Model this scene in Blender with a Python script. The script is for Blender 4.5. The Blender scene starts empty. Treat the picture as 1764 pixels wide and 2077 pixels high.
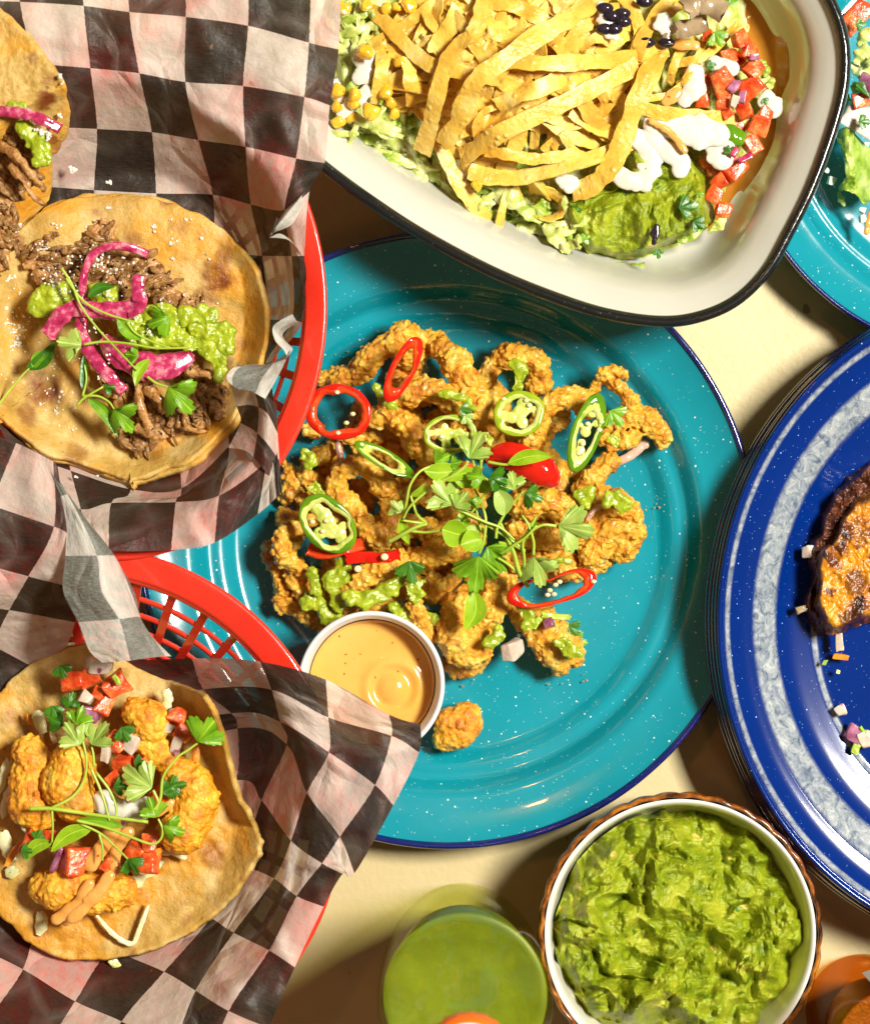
import bpy, math, random
import numpy as np
from mathutils import Vector, Matrix

# ------------------------------------------------------------------ camera, light, exposure
SC = bpy.context.scene
COL = SC.collection
H = 1.1                      # camera height above the table (m)
S = 4800.0                   # layout units per metre at table height
CX, CY = 882.0, 1038.5
cam_d = bpy.data.cameras.new('camera')
cam = bpy.data.objects.new('camera', cam_d); COL.objects.link(cam)
cam.location = (0, 0, H)
cam_d.sensor_fit = 'VERTICAL'; cam_d.sensor_height = 36.0
cam_d.lens = 36.0 / (2077.0 / S / H)
cam_d.clip_start = 0.02; cam_d.clip_end = 20
cam_d.dof.use_dof = True; cam_d.dof.focus_distance = 1.055; cam_d.dof.aperture_fstop = 10.0
SC.camera = cam

world = bpy.data.worlds.new('World'); SC.world = world
world.use_nodes = True
wn = world.node_tree; bg = wn.nodes['Background']
bg.inputs['Color'].default_value = (1.0, 0.78, 0.52, 1); bg.inputs['Strength'].default_value = 0.13

KEY_AZ, KEY_EL, KEY_D = math.radians(20), math.radians(60), 1.9
def lamp(name, loc, target, energy, color, size, size_y=None, kind='AREA'):
    d = bpy.data.lights.new(name, kind); d.energy = energy; d.color = color
    if kind == 'AREA':
        d.shape = 'RECTANGLE' if size_y else 'DISK'; d.size = size
        if size_y: d.size_y = size_y
    else:
        d.shadow_soft_size = size
    o = bpy.data.objects.new(name, d); COL.objects.link(o); o.location = loc
    o.rotation_euler = (Vector(target) - Vector(loc)).to_track_quat('-Z', 'Y').to_euler()
    return o
kd = Vector((math.cos(KEY_AZ) * math.cos(KEY_EL), math.sin(KEY_AZ) * math.cos(KEY_EL), math.sin(KEY_EL))) * KEY_D
lamp('key_lamp', kd, (0, 0, 0), 68, (1.0, 0.96, 0.86), 0.46, 0.22)
lamp('ceiling_bulb', (-0.25, 0.75, 1.7), (0, 0, 0), 5.2, (1.0, 0.36, 0.09), 0.03, kind='POINT')
lamp('ceiling_bulb', (0.55, -0.45, 1.7), (0, 0, 0), 2.2, (1.0, 0.45, 0.15), 0.03, kind='POINT')
SC.view_settings.view_transform = 'Standard'; SC.view_settings.look = 'None'
SC.view_settings.gamma = 1.0; SC.view_settings.exposure = 0.0
SC.cycles.max_bounces = 8; SC.cycles.transparent_max_bounces = 12
SC.cycles.caustics_reflective = False; SC.cycles.caustics_refractive = False
SC.cycles.use_denoising = True
SC.cycles.sample_clamp_indirect = 4.0

# ------------------------------------------------------------------ coordinates
def P(x, y, z=0.0):
    k = (H - z) / H / S
    return np.array([(x - CX) * k, (CY - y) * k, z])
def PP(xy, z):
    xy = np.asarray(xy, float); z = np.broadcast_to(np.asarray(z, float), xy.shape[:-1])
    k = (H - z) / H / S
    return np.stack([(xy[..., 0] - CX) * k, (CY - xy[..., 1]) * k, z], -1)
def crop(x0, y0, s):         # reading frame: source offset and scale -> layout units
    def f(*pts):
        return [((x0 + x / s) / 1.97222, (y0 + y / s) / 1.97222) + tuple(r) for x, y, *r in pts]
    f.k = 1 / s / 1.97222
    return f
cA = crop(0, 0, 1.357); cK = crop(0, 700, 1.357); cT = crop(1250, 0, 1.534); cR = crop(2200, 0, 1.379)
c1 = crop(1000, 1200, 1.96); c2 = crop(1800, 1250, 1.857); c3 = crop(1000, 2000, 1.888); c4 = crop(1600, 2050, 1.764)
cF = crop(0, 2500, 1.4836); cB = crop(400, 2000, .9907); cG = crop(0, 1650, 1.96); cL = crop(0, 3500, 1.357)
cM = crop(1500, 1650, 2.94); cQ = crop(3000, 1700, 1.484); cS = crop(3000, 0, 1.5386); cU = crop(2100, 3050, 1.279)
def sm(a, b, x):
    t = np.clip((np.asarray(x, float) - a) / (b - a), 0, 1); return t * t * (3 - 2 * t)

# ------------------------------------------------------------------ numpy noise
def vn(x, y, seed=0):
    x = np.asarray(x, float); y = np.asarray(y, float)
    xi = np.floor(x).astype(np.int64); yi = np.floor(y).astype(np.int64)
    fx = x - xi; fy = y - yi
    fx = fx * fx * fx * (fx * (fx * 6 - 15) + 10); fy = fy * fy * fy * (fy * (fy * 6 - 15) + 10)
    def h(a, b):
        n = (a * 374761393 + b * 668265263 + seed * 974634777) & 0xffffffff
        n = ((n ^ (n >> 13)) * 1274126177) & 0xffffffff
        n = (n ^ (n >> 16)) & 0xffff
        return n / 32767.5 - 1
    a = h(xi, yi); b = h(xi + 1, yi); c = h(xi, yi + 1); d = h(xi + 1, yi + 1)
    return (a * (1 - fx) + b * fx) * (1 - fy) + (c * (1 - fx) + d * fx) * fy
def fbm(x, y, seed=0, o=4, g=.5):
    s = 0; a = 1; t = 0
    for i in range(o):
        s = s + a * vn(x * 2 ** i + 17.3 * i, y * 2 ** i - 9.1 * i, seed + i); t += a; a *= g
    return s / t
def ridge(x, y, seed=0, o=3):
    s = 0; a = 1; t = 0
    for i in range(o):
        s = s + a * (1 - 2 * np.abs(vn(x * 2 ** i + 5.7 * i, y * 2 ** i + 3.1 * i, seed + i))); t += a; a *= .5
    return s / t

# ------------------------------------------------------------------ materials
MATS = {}
class NT:
    def __init__(s, name):
        s.m = bpy.data.materials.new(name); s.m.use_nodes = True
        s.t = s.m.node_tree; s.b = s.t.nodes['Principled BSDF']; s.out = s.t.nodes['Material Output']
        MATS[name] = s.m
    def n(s, typ, **kw):
        o = s.t.nodes.new(typ)
        ins = kw.pop('i', {})
        for k, v in kw.items(): setattr(o, k, v)
        for k, v in ins.items(): s.set(o, k, v)
        return o
    def set(s, node, key, v):
        sock = node.inputs[key]
        if hasattr(v, 'bl_idname') and not isinstance(v, (tuple, list, float, int)):
            if hasattr(v, 'outputs'): v = v.outputs[0]
            s.t.links.new(v, sock)
        else:
            if isinstance(v, (tuple, list)) and len(v) == 3 and sock.type == 'RGBA': v = tuple(v) + (1,)
            sock.default_value = v
    def bs(s, **kw):
        M = dict(col='Base Color', rough='Roughness', met='Metallic', sss='Subsurface Weight', sr='Subsurface Radius', ss='Subsurface Scale',
                 spec='Specular IOR Level', coat='Coat Weight', cr='Coat Roughness', tr='Transmission Weight', nor='Normal', ior='IOR', alpha='Alpha')
        for k, v in kw.items(): s.set(s.b, M[k], v)
        return s
    def co(s, which='Object'):
        if which == 'Object': return s.n('ShaderNodeNewGeometry').outputs['Position']
        c = s.n('ShaderNodeTexCoord'); return c.outputs[which]
    def noise(s, scale, det=4, rough=.55, vec=None, dist=0.0):
        v = vec if vec is not None else s.co()
        o = s.n('ShaderNodeTexNoise', i={'Vector': v, 'Scale': scale, 'Detail': det, 'Roughness': rough, 'Distortion': dist})
        return o.outputs['Fac']
    def vor(s, scale, feature='F1', vec=None, rnd=1.0):
        v = vec if vec is not None else s.co()
        return s.n('ShaderNodeTexVoronoi', feature=feature, i={'Vector': v, 'Scale': scale, 'Randomness': rnd})
    def ramp(s, fac, stops, interp='LINEAR'):
        r = s.n('ShaderNodeValToRGB'); r.color_ramp.interpolation = interp
        e = r.color_ramp.elements
        while len(e) < len(stops): e.new(.5)
        for el, (p, c) in zip(e, stops):
            el.position = p; el.color = tuple(c) + (1,) if len(c) == 3 else c
        s.set(r, 'Fac', fac); return r.outputs['Color']
    def mix(s, f, a, b, mode='MIX'):
        o = s.n('ShaderNodeMix', data_type='RGBA', blend_type=mode)
        s.set(o, 0, f); s.set(o, 6, a); s.set(o, 7, b); return o.outputs[2]
    def math(s, op, a, b=0.0, c=0.0):
        o = s.n('ShaderNodeMath', operation=op); s.set(o, 0, a); s.set(o, 1, b)
        if op in ('MULTIPLY_ADD', 'SMOOTH_MIN'): s.set(o, 2, c)
        return o.outputs[0]
    def mr(s, v, a, b, c=0.0, d=1.0):
        return s.n('ShaderNodeMapRange', i={'Value': v, 'From Min': a, 'From Max': b, 'To Min': c, 'To Max': d}).outputs[0]
    def bump(s, h, dist=.0005, strength=1.0, normal=None):
        o = s.n('ShaderNodeBump', i={'Height': h, 'Distance': dist, 'Strength': strength})
        if normal is not None: s.set(o, 'Normal', normal)
        return o.outputs[0]
def g(v): return (v, v, v)

def food(name, c1_, c2_, scale=120, rough=.4, bumps=.0004, bscale=500, sss=.15, coat=.0, spots=None, c3_=None):
    m = NT(name)
    f = m.noise(scale, 5, .6)
    st = [(.32, c1_), (.66, c2_)] if c3_ is None else [(.30, c1_), (.5, c2_), (.70, c3_)]
    c = m.ramp(f, st)
    if spots:
        sp = m.noise(spots[0], 2, .5)
        c = m.mix(m.mr(sp, spots[1], spots[1] + .05), c, spots[2])
    m.bs(col=c, rough=rough, sss=sss, ss=.004, sr=(1, .5, .2), coat=coat, cr=.12, nor=m.bump(m.noise(bscale, 4), bumps))
    return m
# crust
m = NT('batter')
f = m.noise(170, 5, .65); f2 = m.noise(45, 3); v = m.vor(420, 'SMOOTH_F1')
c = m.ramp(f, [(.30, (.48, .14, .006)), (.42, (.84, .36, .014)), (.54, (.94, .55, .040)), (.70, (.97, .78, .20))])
c = m.mix(m.mr(v.outputs['Distance'], .28, .66, 0, .40), c, (.60, .20, .014))  # shade painted into the crevices; nodule tops then get a paler tone
c = m.mix(m.mr(v.outputs['Distance'], .16, .02, 0, .35), c, (.97, .74, .26))
c = m.mix(m.mr(f2, .60, .72, 0, .75), c, (.38, .10, .010))
c = m.mix(m.mr(m.noise(900, 2), .70, .74, 0, .7), c, (.10, .03, .01))
m.bs(col=c, rough=m.mr(f, .3, .7, .28, .55), coat=.35, cr=.22, sss=.06, ss=.003, sr=(1, .45, .12), spec=.55,
     nor=m.bump(m.math('ADD', m.noise(700, 4, .7), m.math('MULTIPLY', v.outputs['Distance'], -1.1)), .0014))
m = NT('nugget_batter')
f = m.noise(120, 5, .65); f2 = m.noise(60, 3)
c = m.ramp(f, [(.30, (.48, .12, .005)), (.45, (.84, .32, .010)), (.58, (.93, .52, .035)), (.74, (.96, .70, .12))])
c = m.mix(m.mr(f2, .56, .7, 0, .7), c, (.40, .10, .006))
m.bs(col=c, rough=.33, sss=.05, coat=.15, cr=.25, ss=.003, spec=.6, nor=m.bump(m.math('ADD', m.noise(620, 4, .7), m.vor(300, 'SMOOTH_F1').outputs['Distance']), .0010))
# avocado / guacamole
m = NT('guacamole')
f = m.noise(90, 6, .65); c = m.ramp(f, [(.28, (.12, .18, .005)), (.5, (.28, .34, .010)), (.70, (.46, .47, .035))])
c = m.mix(m.mr(m.noise(160, 2), .66, .70, 0, .9), c, (.045, .16, .012))
c = m.mix(m.mr(m.noise(110, 1, vec=m.n('ShaderNodeMapping', i={'Vector': m.co(), 'Location': (3, 1, 2)})), .69, .73, 0, .8), c, (.62, .52, .10))
c = m.mix(m.mr(m.noise(500, 2), .71, .74, 0, .7), c, (.03, .07, .01))
m.bs(col=c, rough=m.mr(m.noise(300, 3), .3, .7, .20, .38), sss=.2, ss=.003, sr=(.6, 1, .2), spec=.5, nor=m.bump(m.noise(420, 5, .65), .0009))
m = NT('avocado_salsa')
f = m.noise(200, 4, .6); c = m.ramp(f, [(.3, (.20, .28, .008)), (.62, (.42, .50, .025))])
c = m.mix(m.mr(m.noise(520, 2), .68, .72, 0, .8), c, (.05, .17, .01))
m.bs(col=c, rough=.2, sss=.2, ss=.003, sr=(.6, 1, .2), spec=.7, nor=m.bump(m.noise(500, 4), .0006))
food('crema', (.64, .60, .50), (.72, .69, .60), 60, .2, .0004, 300, .3, coat=.5)
food('chipotle_sauce', (.70, .28, .045), (.80, .42, .11), 80, .15, .0003, 300, .3, coat=.6, spots=(420, .70, (.55, .08, .02)))
m = NT('dip_sauce')
c = m.ramp(m.noise(40, 3), [(.3, (.72, .36, .055)), (.7, (.78, .45, .12))])
c = m.mix(m.mr(m.noise(420, 1), .735, .75), c, (.5, .09, .02))
m.bs(col=c, rough=.13, sss=.25, ss=.004, sr=(1, .5, .2), spec=.6)
food('pork', (.17, .055, .010), (.50, .24, .065), 260, .22, .0010, 800, .1, c3_=(.72, .45, .22), spots=(260, .66, (.05, .018, .007)), coat=.35)
food('charred', (.020, .008, .005), (.14, .035, .012), 120, .35, .0009, 400, .0, spots=(60, .62, (.30, .09, .02)))
food('tomato', (.50, .025, .008), (.74, .10, .018), 260, .2, .0005, 500, .22, c3_=(.82, .30, .09), coat=.35)
food('onion', (.52, .38, .30), (.76, .66, .54), 160, .2, .0003, 400, .3, spots=(150, .62, (.32, .06, .16)), coat=.5)
food('red_onion', (.16, .015, .06), (.48, .20, .32), 160, .2, .0002, 300, .3)
food('pickled_onion', (.26, .008, .050), (.50, .035, .12), 260, .16, .0003, 400, .12, c3_=(.80, .36, .40), coat=.4)
food('corn', (.74, .34, .010), (.90, .58, .05), 150, .14, .0003, 300, .25, spots=(110, .64, (.86, .74, .44)), coat=.5)
food('black_bean', (.008, .006, .010), (.03, .02, .03), 200, .12, .0001, 300, .0)
food('cheese', (.86, .82, .68), (.93, .91, .82), 400, .6, .0005, 900, .2)
food('cabbage', (.62, .58, .22), (.86, .84, .58), 70, .25, .0002, 300, .3)
food('carrot', (.72, .20, .012), (.84, .34, .03), 90, .25, .0003, 300, .2)
food('mushroom', (.22, .15, .08), (.42, .31, .18), 90, .15, .0002, 300, .2)
food('chilli_seed', (.80, .62, .26), (.93, .82, .50), 300, .3, .0001, 300, .2)
food('lettuce', (.22, .32, .02), (.56, .60, .16), 130, .3, .0008, 300, .2, c3_=(.78, .76, .44), coat=.1)
food('lettuce_green', (.10, .22, .010), (.34, .46, .05), 130, .3, .0008, 300, .15, c3_=(.62, .66, .25), coat=.1)
food('jalapeno_rind', (.045, .17, .006), (.14, .30, .008), 60, .12, .0001, 300, .1)
food('jalapeno_light_rind', (.20, .36, .008), (.38, .50, .02), 60, .14, .0001, 300, .2)
food('jalapeno_flesh', (.30, .42, .03), (.56, .62, .14), 120, .2, .0003, 400, .3, c3_=(.70, .72, .30))
food('chilli_rind', (.52, .006, .004), (.72, .02, .008), 60, .1, .0001, 300, .1)
food('chilli_flesh', (.60, .02, .006), (.78, .09, .015), 120, .2, .0003, 400, .2)
food('squid', (.60, .30, .22), (.74, .46, .34), 100, .2, .0003, 300, .3)
# herbs
for nm, a, b in (('herb_leaf', (.10, .28, .006), (.24, .46, .018)), ('herb_leaf_pale', (.26, .44, .05), (.46, .60, .14)), ('herb_leaf_dark', (.025, .11, .006), (.07, .23, .012)), ('cotyledon_leaf', (.22, .44, .008), (.40, .60, .03))):
    m = NT(nm)
    uv = m.co('UV'); sx = m.n('ShaderNodeSeparateXYZ', i={'Vector': uv})
    vein = m.mr(m.math('ABSOLUTE', m.math('SINE', m.math('MULTIPLY', sx.outputs[0], 9.42))), 0, .20, .75, 0)
    c = m.ramp(m.noise(160, 3), [(.3, a), (.7, b)])
    c = m.mix(vein, c, tuple(min(1, x * 1.7 + .03) for x in b))
    tl = m.n('ShaderNodeBsdfTranslucent', i={'Color': c})
    m.bs(col=c, rough=.32, spec=.4, nor=m.bump(m.noise(500, 3), .0002))
    mx = m.n('ShaderNodeMixShader', i={0: .22, 1: m.b.outputs[0], 2: tl.outputs[0]})
    m.t.links.new(mx.outputs[0], m.out.inputs[0])
food('herb_stem', (.26, .42, .015), (.48, .62, .09), 60, .3, .0001, 300, .2)
food('herb_stem_red', (.30, .14, .06), (.40, .38, .06), 60, .3, .0001, 300, .2)
# tortillas
m = NT('tortilla')
f = m.noise(60, 6, .62); c = m.ramp(f, [(.3, (.38, .205, .030)), (.5, (.55, .35, .085)), (.70, (.67, .50, .20))])
sp = m.noise(26, 4, .6, dist=.4)
c = m.mix(m.mr(sp, .47, .57, 0, .8), c, (.70, .32, .022))
c = m.mix(m.mr(sp, .58, .68, 0, .85), c, (.40, .12, .008))
at = m.n('ShaderNodeAttribute', attribute_name='toast')
c = m.mix(m.math('MULTIPLY', at.outputs['Fac'], m.mr(m.noise(150, 3), .25, .55, .55, 1)), c, (.20, .045, .004))
c = m.mix(m.mr(m.noise(330, 2), .72, .75, 0, .6), c, (.12, .06, .02))
m.bs(col=c, rough=m.mr(sp, .4, .6, .5, .34), sss=.12, ss=.003, spec=.45, nor=m.bump(m.math('ADD', m.noise(320, 5, .65), m.noise(90, 3)), .0009))
m = NT('tortilla_strip')
f = m.noise(70, 4, .6); c = m.ramp(f, [(.3, (.66, .34, .035)), (.5, (.80, .50, .075)), (.70, (.86, .66, .22))])
v = m.vor(260); c = m.mix(m.math('MULTIPLY', m.mr(v.outputs['Distance'], .10, .30, .5, 0), m.mr(m.noise(90, 3), .4, .6)), c, (.93, .70, .26))
c = m.mix(m.mr(m.noise(420, 2), .71, .74, 0, .55), c, (.25, .10, .02))
m.bs(col=c, rough=.30, sss=.12, ss=.003, spec=.5, nor=m.bump(m.math('ADD', m.noise(420, 4), m.math('MULTIPLY', m.mr(v.outputs['Distance'], .05, .35, 1, 0), m.mr(m.noise(90, 3), .4, .6))), .0006))
m = NT('quesadilla_crust')
f = m.noise(45, 4, .6); c = m.ramp(f, [(.3, (.50, .15, .004)), (.6, (.74, .34, .010))])
sp = m.noise(75, 4, .6, dist=.5); c = m.mix(m.mr(sp, .48, .56, 0, .95), c, (.16, .030, .004)); c = m.mix(m.mr(sp, .55, .62), c, (.02, .009, .005))
at = m.n('ShaderNodeAttribute', attribute_name='toast'); c = m.mix(m.math('MULTIPLY', at.outputs['Fac'], m.mr(m.noise(90, 3), .3, .6, .6, 1)), c, (.09, .022, .007))
m.bs(col=c, rough=.33, spec=.6, nor=m.bump(m.math('ADD', m.noise(240, 4), sp), .0011))

# enamel
def flecks(m, scale, dens=.55, size=.16):
    v = m.vor(scale); rn = m.n('ShaderNodeSeparateColor', i={'Color': v.outputs['Color']})
    rad = m.mr(rn.outputs[0], 1 - dens, 1, 0, size)
    return m.mr(m.math('SUBTRACT', rad, v.outputs['Distance']), 0, .03)
def enamel(name, base, fl=(.75, .86, .84), scale=260, size=.14, dens=.5, rough=.14):
    m = NT(name)
    c = m.ramp(m.noise(30, 3), [(.3, tuple(x * .88 for x in base)), (.7, base)])
    k = m.math('MAXIMUM', flecks(m, scale * 1.35, min(.95, dens * 1.5), size * 1.15), m.math('MULTIPLY', flecks(m, scale * 3.2, dens, .20), .6))
    c = m.mix(k, c, fl)
    m.bs(col=c, rough=m.mr(m.noise(25, 4), .35, .7, rough, rough + .14), spec=.6, coat=.9, cr=.04, nor=m.bump(m.noise(60, 3), .0001))
    return m
enamel('teal_enamel', (.004, .27, .34))
enamel('navy_rim', (.004, .012, .13), (.3, .4, .6), 260, .08, .25, .12)
bm_ = enamel('blue_enamel', (.0004, .020, .17), (.35, .55, .85), 300, .12, .4, .16)
m = bm_                                            # lamp reflection on scratched enamel, painted in as grey rings
at = m.n('ShaderNodeAttribute', attribute_name='sheen_paint'); old = m.b.inputs['Base Color'].links[0].from_socket
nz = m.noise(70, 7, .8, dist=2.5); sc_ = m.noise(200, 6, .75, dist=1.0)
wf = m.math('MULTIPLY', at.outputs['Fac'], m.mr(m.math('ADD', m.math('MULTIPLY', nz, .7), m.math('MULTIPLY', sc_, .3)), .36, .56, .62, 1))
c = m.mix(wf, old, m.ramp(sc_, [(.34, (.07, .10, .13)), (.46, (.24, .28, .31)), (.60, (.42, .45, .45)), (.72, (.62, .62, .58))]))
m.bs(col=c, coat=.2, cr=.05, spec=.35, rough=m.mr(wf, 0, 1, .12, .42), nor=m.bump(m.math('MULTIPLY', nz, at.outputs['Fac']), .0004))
m = NT('cream_enamel'); m.bs(col=m.ramp(m.noise(20, 3), [(.3, (.55, .54, .46)), (.7, (.60, .59, .51))]), rough=.16, spec=.5, coat=.3, cr=.05, nor=m.bump(m.noise(70, 3), .0001))
m = NT('black_enamel'); m.bs(col=m.mix(m.mr(m.noise(500, 3), .66, .72, 0, .25), (.010, .011, .010), (.25, .25, .22)), rough=.16, spec=.6, nor=m.bump(m.noise(120, 3), .0002))
m = NT('red_plastic'); m.bs(col=m.ramp(m.noise(35, 3), [(.3, (.74, .030, .014)), (.7, (.82, .045, .020))]), rough=m.mr(m.noise(60, 4), .3, .7, .2, .38), spec=.5, sss=.08, ss=.003, coat=.8, cr=.05, nor=m.bump(m.noise(300, 3), .0001))
m = NT('clear_plastic'); m.bs(col=(.90, .90, .90), rough=.22, tr=.25, ior=1.3, spec=.6, sss=.0)
m = NT('white_glaze'); m.bs(col=(.80, .77, .68), rough=.14, spec=.6, coat=.3)
m = NT('brown_glaze')
f = m.noise(140, 4, .6, vec=m.n('ShaderNodeMapping', i={'Vector': m.co(), 'Scale': (1, 1, 3)})); m.bs(col=m.ramp(f, [(.35, (.035, .010, .004)), (.5, (.24, .065, .008)), (.66, (.58, .20, .02))]), rough=.12, spec=.6, coat=.4, nor=m.bump(m.noise(200, 3), .0003))
m = NT('table_laminate')
c = m.ramp(m.noise(9, 5, .6), [(.35, (.58, .47, .24)), (.65, (.64, .53, .29))])
c = m.mix(m.mr(m.noise(900, 2), .72, .75, 0, .4), c, (.45, .34, .16))
st = m.noise(30, 4, .6); c = m.mix(m.mr(st, .66, .72, 0, .18), c, (.55, .40, .18))
c = m.mix(m.mr(m.noise(75, 1), .765, .775, 0, .7), c, (.16, .10, .04))
m.bs(col=c, rough=.42, spec=.35, nor=m.bump(m.noise(350, 4), .0002))
# paper: printed checks from the sheet's own uv
def paper(name, ink, bare, back=False):
    m = NT(name)
    uv = m.co('UV')
    wob = m.noise(9, 2, vec=uv); wv = m.n('ShaderNodeVectorMath', operation='ADD', i={0: uv, 1: m.n('ShaderNodeCombineXYZ', i={0: m.math('MULTIPLY', m.math('SUBTRACT', wob, .5), .03)})})
    ch = m.n('ShaderNodeTexChecker', i={'Vector': wv, 'Scale': 1.0, 'Color1': (1, 1, 1, 1), 'Color2': (0, 0, 0, 1)}).outputs['Fac']
    fib = m.noise(6, 5, .7, vec=m.n('ShaderNodeMapping', i={'Vector': uv, 'Scale': (1, 9, 1)}))
    cloud = m.noise(5, 6, .75, vec=uv)
    ic = m.ramp(fib, [(.35, tuple(x * .6 for x in ink)), (.72, tuple(x * 2.0 for x in ink))])
    bc = m.ramp(cloud, [(.35, tuple(x * .80 for x in bare)), (.65, bare)])
    c = m.mix(ch, bc, ic)
    if not back:
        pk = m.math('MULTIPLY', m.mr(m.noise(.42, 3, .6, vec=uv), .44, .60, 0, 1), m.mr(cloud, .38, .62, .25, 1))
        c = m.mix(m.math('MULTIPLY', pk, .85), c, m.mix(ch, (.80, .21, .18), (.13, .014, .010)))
        c = m.mix(m.mr(m.noise(3.2, 2, vec=uv), .73, .76, 0, .5), c, (.42, .16, .06))
    cr = m.vor(1.1, 'DISTANCE_TO_EDGE', vec=m.n('ShaderNodeVectorMath', operation='ADD', i={0: uv, 1: m.n('ShaderNodeVectorMath', operation='SCALE', i={0: m.n('ShaderNodeTexNoise', i={'Vector': uv, 'Scale': .8}).outputs['Color'], 'Scale': .5})}))
    crs = m.math('MULTIPLY', m.mr(cr.outputs['Distance'], 0, .16, 1, 0), m.mr(m.noise(.9, 2, vec=uv), .38, .62))
    c = m.mix(m.math('MULTIPLY', crs, .10), c, (.8, .72, .62))
    hgt = m.math('ADD', m.math('MULTIPLY', crs, .7), m.math('ADD', m.noise(2.2, 5, .6, vec=uv), m.math('MULTIPLY', fib, .10)))
    nb = m.bump(hgt, .0013)
    m.bs(col=c, rough=.42, spec=.35, nor=nb)
    tl = m.n('ShaderNodeBsdfTranslucent', i={'Color': c, 'Normal': nb})
    tp = m.n('ShaderNodeBsdfTransparent', i={'Color': m.mix(ch, (.9, .82, .75), (.25, .22, .2))})
    m1 = m.n('ShaderNodeMixShader', i={0: .22, 1: m.b.outputs[0], 2: tl.outputs[0]})
    m2 = m.n('ShaderNodeMixShader', i={0: .15, 1: m1.outputs[0], 2: tp.outputs[0]})
    m.t.links.new(m2.outputs[0], m.out.inputs[0])
paper('checked_paper', (.036, .028, .020), (.74, .63, .54))
paper('checked_paper_back', (.20, .21, .18), (.74, .72, .64), True)
# bottles
m = NT('bottle_glass'); 
lw = m.n('ShaderNodeLayerWeight', i={'Blend': .25, 'Normal': m.bump(m.noise(350, 2), .0006)})
gl = m.n('ShaderNodeBsdfGlossy', i={'Roughness': .04}); tp = m.n('ShaderNodeBsdfTransparent', i={'Color': (.93, .96, .70, 1)})
mx = m.n('ShaderNodeMixShader', i={0: m.mr(lw.outputs['Fresnel'], 0, 1, .03, .22), 1: tp.outputs[0], 2: gl.outputs[0]}); m.t.links.new(mx.outputs[0], m.out.inputs[0])
m = NT('amber_glass')
gl = m.n('ShaderNodeBsdfGlossy', i={'Roughness': .1}); tp = m.n('ShaderNodeBsdfTransparent', i={'Color': (.86, .60, .28, 1)})
mx = m.n('ShaderNodeMixShader', i={0: .05, 1: tp.outputs[0], 2: gl.outputs[0]}); m.t.links.new(mx.outputs[0], m.out.inputs[0])
food('lime_drink', (.15, .19, .003), (.24, .29, .005), 45, .40, .0001, 60, .5)
food('amber_drink', (.24, .085, .006), (.38, .16, .014), 240, .35, .0006, 900, .1)
m = NT('cap_orange'); m.bs(col=(.80, .14, .01), rough=.3)
m = NT('cap_white'); m.bs(col=(.75, .78, .80), rough=.3)
food('orange_shade', (.42, .12, .010), (.62, .26, .03), 40, .1, .0001, 60, .0)  # tint that stands in for shade and warm bulb reflection
m = MATS['orange_shade']; m_t = m.node_tree; tp = m_t.nodes.new('ShaderNodeBsdfTransparent'); tp.inputs[0].default_value = (.95, .62, .25, 1); mx = m_t.nodes.new('ShaderNodeMixShader'); mx.inputs[0].default_value = .45
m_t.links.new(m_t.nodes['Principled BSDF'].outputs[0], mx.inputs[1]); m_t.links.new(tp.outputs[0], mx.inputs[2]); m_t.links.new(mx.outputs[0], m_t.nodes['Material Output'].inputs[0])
m = MATS['pork']; b_ = m.node_tree.nodes['Principled BSDF']                    # muscle fibres run along each shred
uvn = m.node_tree.nodes.new('ShaderNodeTexCoord'); nn = m.node_tree.nodes.new('ShaderNodeTexNoise'); nn.inputs['Scale'].default_value = 7; nn.inputs['Detail'].default_value = 3
m.node_tree.links.new(uvn.outputs['UV'], nn.inputs['Vector']); bn = m.node_tree.nodes.new('ShaderNodeBump'); bn.inputs['Distance'].default_value = .0016
m.node_tree.links.new(nn.outputs['Fac'], bn.inputs['Height']); m.node_tree.links.new(b_.inputs['Normal'].links[0].from_socket, bn.inputs['Normal']); m.node_tree.links.new(bn.outputs[0], b_.inputs['Normal'])
m = NT('label_paper')
vv = m.vor(900); m.bs(col=(.78, .72, .66), rough=.6)
m = NT('label_ink'); m.bs(col=(.03, .03, .05), rough=.6)

# ------------------------------------------------------------------ mesh helpers
def link(o, parent=None):
    COL.objects.link(o)
    if parent is not None: o.parent = parent
    return o
def mesh(name, V, F, mat, parent=None, smooth=True, uv=None, attr=None):
    me = bpy.data.meshes.new(name)
    V = np.asarray(V, float).reshape(-1, 3)
    if parent is not None: V = V - np.array(parent.location)
    me.from_pydata(V.tolist(), [], [tuple(map(int, f)) for f in F]); me.update()
    if smooth: me.polygons.foreach_set('use_smooth', [True] * len(me.polygons))
    if uv is not None:
        l = me.uv_layers.new(name='UVMap'); idx = np.zeros(len(me.loops), int); me.loops.foreach_get('vertex_index', idx)
        l.data.foreach_set('uv', np.asarray(uv, float).reshape(-1, 2)[idx].ravel())
    if attr:
        for k, a in attr.items():
            t = me.attributes.new(k, 'FLOAT', 'POINT'); t.data.foreach_set('value', np.asarray(a, float).ravel())
    me.materials.append(MATS[mat])
    return link(bpy.data.objects.new(name, me), parent)
def tag(o, label=None, cat=None, group=None, kind=None):
    if label: o['label'] = label
    if cat: o['category'] = cat
    if group: o['group'] = group
    if kind: o['kind'] = kind
    return o
def empty(name, loc, label=None, cat=None, group=None):
    o = bpy.data.objects.new(name, None); o.empty_display_size = .01; link(o); o.location = [float(v) for v in loc]
    return tag(o, label, cat, group)
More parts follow.
